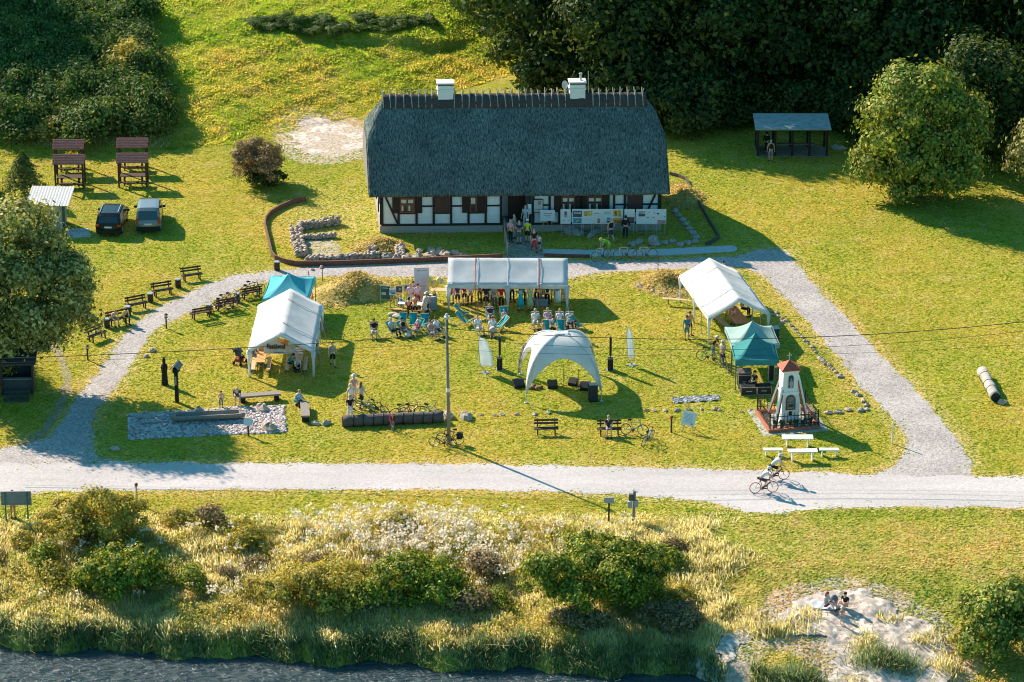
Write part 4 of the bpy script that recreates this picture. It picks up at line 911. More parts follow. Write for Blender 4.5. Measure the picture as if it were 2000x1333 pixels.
# sound desk under the green tent
def case(label, px, py, sx, sy, sz, z=0, rz=4, group='flight cases of the sound desk'):
    p = P(px, py); t = thing('flight_case', label, 'flight case', (p.x, p.y, z), R(rz), group); b = MB(); b.box((0, 0, sz / 2), (sx, sy, sz)); b.build('body', M('black laminate', (.025, .027, .03), .5, .2, 8), t); b = MB(); e = .035
    for s in (-1, 1):
        for u in (-1, 1): b.bar((s * sx / 2, -sy / 2 - .002, e / 2 if u < 0 else sz - e / 2), (s * sx / 2, sy / 2, e / 2 if u < 0 else sz - e / 2), e, e); b.box((s * sx / 2, u * sy / 2, sz / 2), (e, e, sz + .01)); b.bar((-sx / 2, u * sy / 2, sz - e / 2 if s > 0 else e / 2), (sx / 2, u * sy / 2, sz - e / 2 if s > 0 else e / 2), e, e)
    b.build('edging', METAL, t); b = MB(); b.box((0, -sy / 2 - .012, sz * .5), (sx * .35, .02, .06)); b.build('handle', METAL, t); return t
case('black flight case with pale edges in front left under the green tent', 1462, 769, 1.05, .6, .55); case('black flight case with pale edges in front right under the green tent', 1491, 768, .95, .6, .55); case('taller flight case rack carrying the sound desk under the green tent', 1453, 756, .8, .6, .95)
t = thing('mixing_desk', 'slanted sound mixing desk with pale knobs on the flight case rack', 'mixing desk', (P(1453, 756).x, P(1453, 756).y, .975), R(4)); b = MB(); rt = Matrix.Rotation(R(14), 3, 'X'); b.box((0, 0, .12), (.9, .62, .07), rt); b.build('console', M('dark grey console', (.12, .12, .13), .5, .2, 9), t); b = MB(); q = random.Random(1)
for i in range(11):
    for j in range(6): b.box(Vector((-.38 + .076 * i, 0, .12)) + rt @ Vector((0, -.24 + .09 * j, .045)), (.035, .03, .025))
b.build('knobs', [M('pale knobs', (.55, .40, .36), .6, .3, 9)], t)
t = thing('stage_light', 'tall thin black stand with white lamp frame in the shade of the green tent', 'stand', P(1506, 752), 0); b = MB(); [b.bar((x, 0, .1), (x, 0, 1.5), .035, .035) for x in (-.17, .17)]; b.bar((-.17, 0, 1.5), (.17, 0, 1.5), .06, .06); b.bar((-.17, 0, .12), (.17, 0, .12), .2, .04); b.build('frame', METAL, t); b = MB(); b.box((0, .03, .85), (.3, .03, 1.1)); b.build('panel', BLACK, t)
# tarp lying on the grass
def tarp():
    c_ = [P(1311, 778), P(1402, 772), P(1407, 783), P(1316, 789)]; b = MB(); q = random.Random(5); g = []
    for i in range(31):
        u = i / 30; g.append([c_[0].lerp(c_[1], u).lerp(c_[3].lerp(c_[2], u), v / 8) + Vector((0, 0, .05 + .05 * math.sin(u * 25 + v) * math.sin(v * 1.4) + q.uniform(-.025, .025))) for v in range(9)])
    b.sheet(g, .01); b.build('ground_tarp', M('silver grey tarp', (.30, .30, .31), .45, .5, 3, bump=.5), None, label='crumpled silver-grey tarpaulin spread on the lawn before the sound tent', cat='tarpaulin')
tarp()
# ================================================================== FURNITURE, SIGNS, VEHICLES, SHRINE
# ---- dark park benches
def make_bench(label, cat='bench', L=1.5):
    t = thing('park_bench', label, cat); b = MB()
    for y in (-.16, -.02, .12): b.box((0, y, .44), (L, .12, .045))
    b.build('seat', WOODD, t); b = MB()
    for z, y in ((.66, .27), (.84, .32)): b.box((0, y, z), (L, .04, .12), Matrix.Rotation(R(-14), 3, 'X'))
    b.build('backrest', WOODD, t)
    for s in (-1, 1):
        l = MB(); x = s * L * .36; l.bar((x, -.2, 0), (x, -.17, .42), .07, .07); l.bar((x, -.24, .40), (x, .24, .40), .07, .05); l.bar((x, .12, 0), (x, .36, .92), .07, .06); l.build('leg', WOODD, t)
    return t
BP = make_bench('dark slatted park bench farthest up the left row by the curved path'); BP.location = P(375, 548); BP.rotation_euler.z = R(22); BP['group'] = 'park benches along the curved path'
for px, py, rz, lab in ((318, 578, 25, 'dark park bench second from the top in the row outside the curved path'), (268, 605, 30, 'dark park bench between two bins just above the seated couple'), (230, 634, 32, 'dark park bench carrying the seated couple beside the curved path'), (190, 664, 50, 'dark park bench lowest in the row, turned towards the path by the lamp')):
    dup(BP, P(px, py), R(rz), lab, 'park benches along the curved path')
for px, py, rz, lab in ((393, 622, 205, 'dark park bench seen from behind at the low end of the inner row'), (439, 605, 208, 'dark park bench behind the heap of parked bicycles'), (490, 582, 206, 'dark park bench behind the pair of bicycles nearest the turquoise tent')):
    dup(BP, P(px, py), R(rz), lab, 'park benches inside the curved path')
dup(BP, P(1067, 849), R(2), 'empty dark park bench on the lawn facing the gravel road', 'park benches before the dome tent'); dup(BP, P(1190, 850), R(2), 'dark park bench with a person and bicycles beside it', 'park benches before the dome tent')
def make_bin(label):
    t = thing('litter_bin', label, 'litter bin'); b = MB(); n = 16
    b.tube((0, 0, .03), (0, 0, .62), .2, n=n); b.build('body', WOODD, t); b = MB()
    for z in (.14, .52): b.path([(.205 * math.cos(a), .205 * math.sin(a), z) for a in np.linspace(0, 6.283, n + 1)[:-1]], .015, 6, closed=True)
    b.build('hoop', BLACK, t); b = MB(); b.tube((0, 0, .60), (0, 0, .66), .215, .19, n); b.build('lid', METAL, t); return t
BN = make_bin('dark round wooden bin between the two upper benches of the left row'); BN.location = P(348, 562); BN['group'] = 'litter bins along the path'
for px, py, lab in ((294, 590, 'dark round bin between the second and third bench of the left row'), (250, 616, 'dark round bin partly behind the seated couple'), (209, 640, 'dark round bin next to the lowest bench of the left row'), (408, 612, 'dark round bin between the inner bench and the bicycle heap'), (463, 590, 'dark round bin touching the heap of bicycles'), (541, 528, 'grey topped bin just behind the turquoise tent')):
    dup(BN, P(px, py), 0, lab, 'litter bins along the path')
t = thing('waste_bin', 'tall dark bin in the shade right of the banner tent', 'bin', P(627, 643), 0); b = MB(); b.box((0, 0, .5), (.42, .45, .96)); b.build('body', M('dark green plastic', (.02, .05, .045), .5, .2, 6), t); b = MB(); b.box((0, 0, 1.02), (.48, .5, .08)); b.build('lid', MATS['dark green plastic'], t)
t = thing('waste_bin', 'tall dark bin with pale lid right of the sage green tent', 'bin', P(1514, 668), R(10)); b = MB(); b.box((0, 0, .5), (.42, .45, .96)); b.build('body', MATS['dark green plastic'], t); b = MB(); b.box((0, 0, 1.02), (.46, .48, .06)); b.build('lid', METAL, t)
# ---- lamp bollards and posts
def lamp_post(label, px, py, h=1.0, rz=0):
    t = thing('lamp_post', label, 'lamp', P(px, py), 0, 'low garden lamps'); b = MB(); b.tube((0, 0, 0), (0, 0, h * .78), .05); b.tube((0, 0, h * .74), (0, 0, h * .79), .12); b.build('post', WOODD, t)
    b = MB(); b.tube((0, 0, h * .79), (0, 0, h * .95), .10, .12); b.build('lantern', M('lamp glass', (.45, .40, .34), .25, .1, 4, spec=.6), t); b = MB(); b.tube((0, 0, h * .95), (0, 0, h * 1.03), .15, .05); b.build('cap', M('dark copper', (.10, .07, .06), .6, .2, 7), t); return t
lamp_post('low dark lamp post with a round lantern inside the curve of the path', 325, 642, 1.05); lamp_post('low dark lamp post left of the path below the last bench', 171.5, 704, 1.05)
def red_post(label, px, py, h, pole, z=None):
    p = PT(px, py) if z is None else P(px, py); t = thing('marker_post', label, 'post', p); b = MB(); b.tube((0, 0, -.1), (0, 0, h), .055); b.build('post', pole, t); b = MB(); b.tube((0, 0, h - .02), (0, 0, h + .06), .07, .11); b.tube((0, 0, h + .06), (0, 0, h + .16), .11, .09); b.tube((0, 0, h + .16), (0, 0, h + .2), .09, .02); b.build('head', M('red head', (.42, .05, .04), .6, .15, 8), t)
red_post('short brown post with a red head near the white easel sign', 1311, 845, .95, WOODD); red_post('thin grey post with a red top at the roadside bush', 267.5, 984, 1.15, METAL)
t = thing('white_post', 'thin white marker post at the edge of the gravel path bend', 'post', P(1742, 867)); b = MB(); b.tube((0, 0, 0), (0, 0, 1.4), .045); b.build('post', WHITEP, t); b = MB(); b.tube((0, 0, 1.4), (0, 0, 1.46), .06, .03); b.build('cap', WHITEP, t)
for px, py, h, lab in ((630, 549, .9, 'thin dark stake beside the grass mound next to the turquoise tent'), (1285, 532, 1.2, 'thin dark stake beside the low mound left of the angled tent')): b = MB(); p = P(px, py); b.tube((p.x, p.y, 0), (p.x, p.y, h), .025, n=6); b.build('stake', WOODD, None, label=lab, cat='stake')
# ---- wooden carvings, log seats, dugout boat
def statue():
    t = thing('wooden_statue', 'dark carved wooden figure standing on the lawn left of the birdhouse post', 'statue', P(322, 752)); b = MB(); b.path([(0, 0, 0), (0, 0, .3), (0, 0, .9), (0, .02, 1.25), (0, 0, 1.42), (0, 0, 1.5)], [.22, .21, .18, .23, .17, .08], 9); b.build('robe', M('charred oak', (.025, .02, .02), .9, .35, 7, bump=.4), t)
    b = MB(); b.ell((0, -.02, 1.62), (.11, .12, .15), 10, 7); b.path([(0, 0, 1.7), (0, 0, 1.78), (0, 0, 1.95)], [.12, .10, .01], 8); b.build('head', MATS['charred oak'], t)
statue()
t = thing('birdhouse_post', 'tall dark post with a roofed birdhouse on top on the lawn', 'birdhouse', P(346, 786), R(-12)); b = MB(); b.bar((0, 0, 0), (0, 0, 2.25), .20, .20); b.build('post', MATS['charred oak'], t); b = MB(); b.box((.0, -.11, 1.5), (.09, .02, .6)); b.build('plaque', METAL, t)
b = MB(); b.box((0, .1, 2.2), (.34, .6, .3)); b.build('box', MATS['charred oak'], t); b = MB()
for s in (-1, 1): b.box((s * .16, .1, 2.5), (.42, .95, .05), Matrix.Rotation(s * R(48), 3, 'Y'))
b.build('roof', WOODG, t)
def boat():
    a, c = P(333, 826), P(478, 819); t = thing('dugout_boat', 'grey dugout log boat lying on the pebble bed', 'boat', ((a.x + c.x) / 2, (a.y + c.y) / 2, .1), math.atan2(c.y - a.y, c.x - a.x)); L = (c - a).length / 2; b = MB(); g = []
    for i in range(15):
        u = -1 + 2 * i / 14; w = .36 * (1 - max(0, abs(u) - .8) * 2.2); row = []
        for k in range(9): an = math.pi * (k / 8); row.append((u * L, -math.cos(an) * w, .42 - math.sin(an) * .38 * (1 - max(0, abs(u) - .85) * 2)))
        g.append(row)
    b.sheet(g, .09); b.build('hull', WOODG, t, True)
    for s in (-1, 1): b = MB(); b.box((s * L * .93, 0, .33), (L * .16, .52, .16)); b.build('end_block', WOODG, t)
    b = MB(); b.box((0, 0, .10), (L * 1.7, .4, .04)); b.build('floor', M('dark floor wood', (.06, .05, .045), .9, .3, 7), t)  # floor inside the boat is darker than the hull
boat()
def pole(name, label, p, q, r, mat, cat='pole'):
    b = MB(); b.path([p, (Vector(p) + Vector(q)) / 2, q], [r, r * 1.05, r * .9], 8); return b.build(name, mat, None, True, label=label, cat=cat)
pole('timber_pole', 'thin dark pole lying on the shaded pebbles left of the dugout boat', P(276, 828, .1), P(330, 824, .1), .06, WOODG); pole('timber_stick', 'short pale stick lying on the sunlit pebbles in front of the boat', P(426, 832, .06), P(440, 841, .06), .05, PALEW)
for i, (x, y, s, lab) in enumerate(((281, 817, .5, 'large dark boulder on the shaded end of the pebble bed'), (388, 806, .42, 'grey boulder at the back edge of the pebble bed behind the boat'), (512, 801, .5, 'biggest pale boulder on the sunlit end of the pebble bed'), (525, 840, .55, 'flat brown boulder at the front sunlit corner of the pebble bed'), (398, 846, .4, 'flat dark stone at the front edge of the pebble bed'), (266, 846, .3, 'small dark stone in the front shaded corner of the pebble bed'))):
    rock(P(x, y), (s, s * .8, s * .62), 200 + i, (STONE3, STONE3, STONE2, STONE, STONE3, STONE3)[i], lab)
for i, (x, y, s, lab) in enumerate(((616, 829, .3, 'pinkish stone on the grass right of the plank bench'), (637, 829, .33, 'dark grey stone left of the banded log'), (875, 816, .45, 'pale stone at the right end of the banded log'), (911, 817, .5, 'dark stone on the lawn right of the utility pole'), (224, 879, .3, 'white stone in the shaded grass beside the path mouth'), (226, 646, .01, None), (297, 686, .28, 'brown stone at the path edge under the wire'), (286, 698, .2, 'pale flat stone below the brown one at the path edge'))):
    if lab: rock(P(x, y), (s, s * .8, s * .6), 220 + i, (STONE2, STONE3)[i % 2], lab)
q_ = random.Random(9)
bed_b = MB()
def pebbles():
    q = np.random.RandomState(4); w = poly_world(BED); A = np.array(w); n = 5200; x = q.uniform(A[:, 0].min(), A[:, 0].max(), n); y = q.uniform(A[:, 1].min(), A[:, 1].max(), n); ok = inside(x, y, w); x, y = x[ok], y[ok]; n = len(x); r = q.uniform(.06, .15, n)
    base = np.array([(1, 0, 0), (0, 1, 0), (-1, 0, 0), (0, -1, 0), (0, 0, .75), (.6, .6, .45), (-.6, .6, .45)]); base = np.array([(math.cos(a), math.sin(a), 0) for a in np.linspace(0, 6.283, 7)[:-1]] + [(.6 * math.cos(a), .6 * math.sin(a), .55) for a in np.linspace(.3, 6.583, 7)[:-1]])
    a = q.rand(n) * 6.28; ca, sa = np.cos(a), np.sin(a); bx = base[:, 0][None] * 1.25; by = base[:, 1][None] * .85
    V = np.stack([x[:, None] + (bx * ca[:, None] - by * sa[:, None]) * r[:, None], y[:, None] + (bx * sa[:, None] + by * ca[:, None]) * r[:, None], .01 + base[:, 2][None] * r[:, None]], 2).reshape(-1, 3)
    F = []; 
    for j in range(6): F.append((j, (j + 1) % 6, 6 + (j + 1) % 6, 6 + j))
    F4 = (np.array(F)[None] + 12 * np.arange(n)[:, None, None]).reshape(-1, 4); T = np.array([(6, 7, 8, 9), (6, 9, 10, 11)]); F4 = np.concatenate([F4, (T[None] + 12 * np.arange(n)[:, None, None]).reshape(-1, 4)])
    t = NT('pebbles'); g = t.n('ShaderNodeNewGeometry'); t.base(t.ramp(g.outputs['Random Per Island'], [(0, (.20, .18, .18)), (.35, (.42, .35, .33)), (.7, (.55, .45, .42)), (1, (.62, .58, .56))]), .9, .2)
    np_obj('pebbles', V, F4, t.mat, kind='stuff')
pebbles()
def plank_seat(name, label, a, c, wd, h, mat, tilt=0):
    A, C = P(*a), P(*c); t = thing(name, label, 'bench', ((A.x + C.x) / 2, (A.y + C.y) / 2, 0), math.atan2(C.y - A.y, C.x - A.x)); L = (C - A).length; b = MB(); b.box((0, 0, h), (L, wd, .12)); b.build('seat', mat, t)
    for s in (-1, 1): l = MB(); l.box((s * L * .4, 0, (h - .06) / 2), (.3, wd * .8, h - .06)); l.build('leg', MATS['charred oak'], t)
    return t
plank_seat('log_bench', 'long grey plank bench with the bent-over man sitting at its left end', (466, 786), (548, 780), .55, .42, WOODG)
plank_seat('log_bench', 'short grey plank bench pointing towards the road right of the crouching woman', (597, 826), (595, 797), .55, .42, WOODG)
t = thing('bicycle_log', 'long dark tree trunk with black bands used as a bicycle stop', 'log', P(768, 828), math.atan2(P(850, 824).y - P(665, 832).y, P(850, 824).x - P(665, 832).x)); b = MB(); q = random.Random(3); Lg = 3.15
b.path([(-Lg + 2 * Lg * i / 14, q.uniform(-.03, .03), .33 + q.uniform(-.03, .03)) for i in range(15)], [.36 + q.uniform(-.02, .02) for _ in range(15)], 14); b.build('trunk', M('dark weathered trunk', (.13, .10, .09), .95, .35, 5, stretch=(.5, 3, 3), bump=.5), t, True)
for i in range(9): c = MB(); x = -Lg + .65 + i * .62; c.path([(x, .385 * math.cos(a), .33 + .385 * math.sin(a)) for a in np.linspace(0, 6.283, 15)[:-1]], .035, 6, closed=True); c.build('band', BLACK, t)
c = MB(); c.tube((-Lg - .02, 0, .33), (-Lg - .05, 0, .33), .33, n=14); c.build('cut_end', M('reddish cut wood', (.2, .10, .07), .9, .3, 8), t)
t = thing('fallen_trunk', 'pale hollow tree trunk lying alone on the right lawn', 'log', P(1935, 760), 0); b = MB(); a, c = P(1918, 735) - P(1935, 760), P(1944, 786) - P(1935, 760)
b.path([Vector((0, 0, .33)) + a.lerp(c, i / 10) + Vector((q.uniform(-.03, .03), 0, q.uniform(-.02, .02))) for i in range(11)], [.33 + q.uniform(-.02, .03) for _ in range(11)], 14); b.build('trunk', M('bleached trunk', (.42, .37, .33), .9, .25, 4, bump=.4), t, True)
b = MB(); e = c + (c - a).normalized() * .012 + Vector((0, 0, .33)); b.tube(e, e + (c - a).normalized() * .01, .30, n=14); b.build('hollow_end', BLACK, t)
for k in (.2, .5, .72): b = MB(); p0 = a.lerp(c, k); d = (c - a).normalized(); u = Vector((0, 0, 1)); r = d.cross(u).normalized(); b.path([p0 + Vector((0, 0, .33)) + (r * math.cos(x) + u * math.sin(x)) * .365 for x in np.linspace(0, 6.283, 15)[:-1]], .015, 5, closed=True); b.build('crack', BLACK, t)
rock(P(1957, 789), (.3, .25, .22), 250, STONE2, 'small pale stone at the hollow end of the lone trunk')
# ---- signs
def lectern(name, label, px, py, bw, bh, h, rz=0, tilt=28, post=WOODD, board=None, two=False, f=P, pw=.1):
    t = thing(name, label, 'sign', f(px, py), R(rz)); b = MB(); rt = Matrix.Rotation(R(-tilt), 3, 'X'); b.box((0, 0, h + bh / 2), (bw, .04, bh), rt); b.build('panel', board or MATS['board white'], t)
    for x in ((-bw * .38, bw * .38) if two else (0,)): l = MB(); l.bar((x, .04, -.2), (x, .04, h + bh * .3), pw, pw); l.build('post', post, t)
    return t
lectern('lectern_sign', 'small white lectern sign on a brown post at the pebble bed', 485, 852, .52, .46, .72)
lectern('lectern_sign', 'small grey double sign on a single post in the dry grass before the road', 1189, 1024, .60, .36, 1.35, 0, 0, WOODD, M('grey sign', (.36, .40, .42), .6, .1, 5), f=PT)
t = thing('nest_box_post', 'leaning grey post with stacked pale boxes beside the small roadside sign', 'post', PT(1236, 1022), 0); b = MB(); b.path([(0, 0, -.2), (.08, 0, 2.1)], .09, 8); b.build('post', WOODG, t)
for z, x, c_ in ((1.72, -.12, 'dark grey steel'), (1.32, .16, 'grey sign'), (1.25, -.2, 'grey sign')): b = MB(); b.box((x, -.12, z), (.26, .2, .4)); b.build('box', MATS[c_], t)
b = MB(); b.box((.1, -.02, 2.1), (.34, .3, .05), Matrix.Rotation(R(20), 3, 'Y')); b.build('cap', M('pale cap', (.6, .5, .48), .8, .2, 6), t)
wood_easel(1345, 840, 'white easel sign with small grey print tilted on the lawn near the red headed post', 0, 0, 0, []) if False else None
t = thing('easel_sign', 'white easel sign with small grey print tilted on the lawn near the red-headed post', 'easel', P(1345, 843), R(-18)); b = MB(); rt = Matrix.Rotation(R(-24), 3, 'X') @ Matrix.Rotation(R(5), 3, 'Y'); ce = Vector((0, 0, .86)); b.box(ce, (.88, .03, .86), rt); b.m = 1
for i in range(7): b.box(ce + rt @ Vector((-.04 + .02 * (i % 3), -.021, .26 - .08 * i)), (.6 - .08 * (i % 3), .008, .018), rt)
b.box(ce + rt @ Vector((.25, -.021, -.30)), (.16, .008, .10), rt); b.build('panel', [WHITEP, MATS['grey sign']], t)
for p, q in (((-.34, -.2, 0), (-.2, .05, .8)), ((.34, -.2, 0), (.2, .05, .8)), ((0, .75, 0), (0, .15, 1.05))): l = MB(); l.bar(p, q, .045, .04); l.build('leg', WOODG, t)
t = thing('info_board', 'grey backed information board on two green legs at the left road edge', 'notice board', PT(34, 1016), R(2)); b = MB(); b.box((0, 0, 1.42), (1.70, .05, .82)); b.build('panel', M('grey board back', (.22, .25, .26), .7, .15, 5), t); b = MB(); [b.box(p, s) for p, s in (((0, -.03, 1.84), (1.78, .06, .05)), ((0, -.03, 1.0), (1.78, .06, .05)), ((-.87, -.03, 1.42), (.05, .06, .8)), ((.87, -.03, 1.42), (.05, .06, .8)))]; b.build('frame', M('grey frame', (.34, .33, .33), .7, .1, 5), t)
for s in (-.64, .64): b = MB(); b.bar((s, -.07, -.15), (s, -.07, 1.86), .08, .05); b.build('leg', M('green post', (.05, .20, .16), .6, .15, 6), t)
# ---- white seats by the road
def white_bench(label, px, py, L, wd, h, rz=0):
    t = thing('white_bench', label, 'bench', P(px, py), R(rz), 'white benches and tables by the road'); b = MB(); b.box((0, 0, h), (L, wd, .06)); b.build('seat', WHITEP, t)
    for s in (-1, 1): l = MB(); l.box((s * L * .34, 0, (h - .03) / 2), (.07, wd * .7, h - .03)); l.build('leg', WHITEP, t)
white_bench('farthest white table, the larger one nearest the shrine', 1557, 872, 1.9, .62, .62); white_bench('short white bench left of the white tables', 1509, 891, 1.2, .36, .44); white_bench('long white table nearest to the cyclists', 1567, 900, 1.8, .5, .66, 2); white_bench('short white bench right of the white tables', 1619, 891, 1.2, .36, .44)
# ---- utility pole with wires
def utility():
    p = P(877, 868); t = thing('utility_pole', 'tall grey wooden utility pole standing in the lawn before the bicycles', 'pole', p); lean = PY(872.5, 622, p.y) - p; hgt_ = lean.z; b = MB(); b.path([(0, 0, -.2), (lean.x * .5, 0, hgt_ * .5), (lean.x, 0, hgt_)], [.115, .095, .075], 10); b.build('mast', M('grey pole wood', (.23, .20, .18), .9, .25, 4, stretch=(3, 3, .4)), t, True)
    b = MB(); b.tube((lean.x * .44, 0, hgt_ * .42), (lean.x * .45, 0, hgt_ * .45), .112, n=10); b.build('white_band', WHITEP, t); b = MB(); b.box((lean.x, -.02, hgt_ + .05), (.34, .3, .14)); b.ell((lean.x, -.02, hgt_ + .2), (.1, .1, .14), 8, 6); b.build('insulator', M('pale insulator', (.62, .56, .52), .5, .1, 6), t)
    top = p + Vector((lean.x, -.06, 0)); W_ = M('black wire', (.02, .02, .02), .6, .1, 5)
    def wire(label, z0, far, r, sag):
        a = top + Vector((0, 0, z0)); e = Vector(far); b = MB(); n = 24; b.path([a.lerp(e, i / n) - Vector((0, 0, sag * 4 * (i / n) * (1 - i / n))) for i in range(n + 1)], r, 5); b.build('overhead_wire', W_, None, label=label, cat='wire', group='overhead wires')
    Y = p.y; L = lambda px, py: PY(px, py, Y)
    A = L(-40, 698) - L(872, 650); wire('overhead wire running left from the pole across the banner tent', hgt_ - 1.0, L(-140, 704), .022, .25)
    wire('overhead wire running right from the pole past the tents to the lawn', hgt_ - .65, L(2140, 612), .022, 1.15); wire('thinner overhead wire under the main one right of the pole', hgt_ - 1.25, L(2140, 629), .012, 1.25); wire('lowest faint overhead wire crossing the dome tent', hgt_ - 2.0, L(2140, 662), .009, .75); wire('lower faint overhead wire left of the pole', hgt_ - 1.6, L(-140, 712), .010, .2)
utility()
RS[0] = .58
# ---- stone rows
q = random.Random(21)
row = [(1505, 608), (1511, 616), (1517, 612), (1519, 619), (1528, 623), (1527, 631), (1536, 628), (1545, 637), (1552, 644), (1557, 650), (1563, 656), (1567, 660), (1573, 667), (1578, 672), (1586, 679), (1589, 684), (1594, 689), (1598, 697), (1602, 702), (1607, 706), (1612, 712), (1619, 714), (1622, 720), (1627, 723), (1632, 728), (1637, 734), (1641, 737)]
for i, (x, y) in enumerate(row): s = q.uniform(.18, .34); rock(P(x, y), (s * 1.2, s, s * .7), 300 + i, (STONE2, STONE3, STONE)[i % 3], 'rounded stone in the long slanting row along the right gravel path', 'stone row along the path')
for i, (x, y, s) in enumerate(((1667, 766, .34), (1676, 773, .36), (1686, 784, .36), (1692, 793, .36), (1693, 801, .32), (1681, 803, .42), (1657, 802, .4), (1638, 807, .42), (1618, 808, .4))): rock(P(x, y), (s * 1.2, s * .9, s * .6), 340 + i, (STONE2, STONE3)[i % 2], 'larger stone in the bend of stones below the shrine shadow', 'stones bending round the shrine lawn')
for i, (x, y, s) in enumerate(((968, 813, .25), (981, 811, .28), (1010, 811, .28), (1044, 810, .34), (1071, 807, .34), (1093, 807, .25), (940, 812, .2), (1262, 803, .25), (1278, 803, .3), (1299, 803, .32), (1322, 803, .34), (1345, 801, .34), (1370, 800, .25), (1397, 800, .34), (1405, 802, .25), (1448, 805, .22), (1466, 801, .2))): rock(P(x, y), (s * 1.2, s * .8, s * .55), 360 + i, (STONE2, STONE3, STONE)[i % 3], 'low stone in the straight row across the front lawn', 'stone row across the lawn')
for i, (x, y, s) in enumerate(((1249, 562, .42), (1275, 570, .34), (1298, 575, .35), (1262, 556, .2), (1324, 578, .3), (628, 523, .3), (610, 528, .25))): rock(P(x, y), (s * 1.2, s * .8, s * .7), 380 + i, STONE2, 'pale stone at the foot of the grassy mound', 'stones around the mounds')
RS[0] = 1.0
# ---- the shrine
def shrine():
    p = P(1538, 822); t = thing('shrine', 'white wayside shrine tower with a red tiled roof and a small cross', 'shrine', p, R(11)); RB = M('red brick', (.42, .12, .06), .85, .25, 8); b = MB()
    def tap(z0, z1, w0, w1): 
        vs = [(sx * w * .5, sy * w * .5, z) for w, z in ((w0, z0), (w1, z1)) for sx, sy in ((-1, -1), (1, -1), (1, 1), (-1, 1))]; b.add(vs, [(3, 2, 1, 0), (4, 5, 6, 7), (0, 1, 5, 4), (1, 2, 6, 5), (2, 3, 7, 6), (3, 0, 4, 7)])
    tap(-.05, .35, 1.24, 1.22); tap(.35, 2.05, 1.14, 1.07); tap(2.05, 2.17, 1.18, 1.14); tap(2.17, 3.5, 1.02, .97); tap(3.5, 3.58, 1.06, 1.12); b.build('tower', WHITEW, t)
    b = MB(); w = .62; b.add([(-w, -w, 3.58), (w, -w, 3.58), (w, w, 3.58), (-w, w, 3.58), (0, 0, 4.12), (-w, -w, 3.64), (w, -w, 3.64), (w, w, 3.64), (-w, w, 3.64)], [(0, 3, 2, 1), (0, 1, 6, 5), (1, 2, 7, 6), (2, 3, 8, 7), (3, 0, 5, 8), (5, 6, 4), (6, 7, 4), (7, 8, 4), (8, 5, 4)]); b.build('roof', M('red roof tiles', (.48, .10, .06), .75, .2, 14, bump=.4), t)
    b = MB(); b.bar((0, 0, 4.08), (0, 0, 4.58), .05, .05); b.bar((-.14, 0, 4.42), (.14, 0, 4.42), .05, .05); b.build('cross', METAL, t)
    def arch(name, wd, z0, z1, y, mat, th=.02):
        poly = [(-wd / 2, z0), (wd / 2, z0)] + [(wd / 2 * math.cos(a), z1 - wd / 2 + wd / 2 * math.sin(a)) for a in np.linspace(0, math.pi, 9)]; c = MB(); c.ext(poly, 'y', y - th, y); return c.build(name, mat, t)
    n = arch('niche', .32, 2.42, 3.28, -.52, M('dark niche', (.05, .06, .065), .8, .2, 6)); c = MB(); c.path([(0, -.56, 2.45), (0, -.56, 2.8), (0, -.56, 2.95)], [.09, .11, .07], 8); c.ell((0, -.57, 3.04), .065, 8, 6); o = c.build('figurine', M('grey stone', (.36, .38, .38), .9, .2, 8), n); o.parent = n
    f = arch('window', .62, .98, 1.98, -.565, M('brown frame', (.22, .06, .035), .7, .2, 8), .05); g = arch('pane', .46, 1.06, 1.88, -.617, M('dull reflection glass', (.16, .19, .19), .2, .5, 3), .012); g.parent = f
    c = MB(); c.box((0, -.632, 1.5), (.5, .012, .02)); c.box((.02, -.630, 1.25), (.3, .01, .26)); c.m = 1; [c.ell((-.15 + .1 * k, -.636, 1.12 + .03 * (k % 2)), .05, 6, 4) for k in range(4)]; o = c.build('picture', [M('dark picture', (.05, .06, .06), .7, .3, 9), M('yellow flowers', (.6, .4, .05), .8, .3, 12)], f)
    c = MB(); c.box((0, -.59, .74), (.2, .03, .26)); c.build('plaque', BLACK, t)
    for sx in (-1, 1):
        for sy in (-1, 1):
            c = MB(); a, e = Vector((sx * 1.08, sy * .95, .1)), Vector((sx * .50, sy * .42, 2.55 if sx < 0 else 3.2)); d = (e - a).normalized(); c.m = 0; c.bar(a, e, .10, .10); c.m = 1; c.bar(a + Vector((-sx * .10, 0, .0)), e + Vector((-sx * .08, 0, -.1)), .08, .09); c.build('buttress', [WHITEP, RB], t)
    return p
shrine()
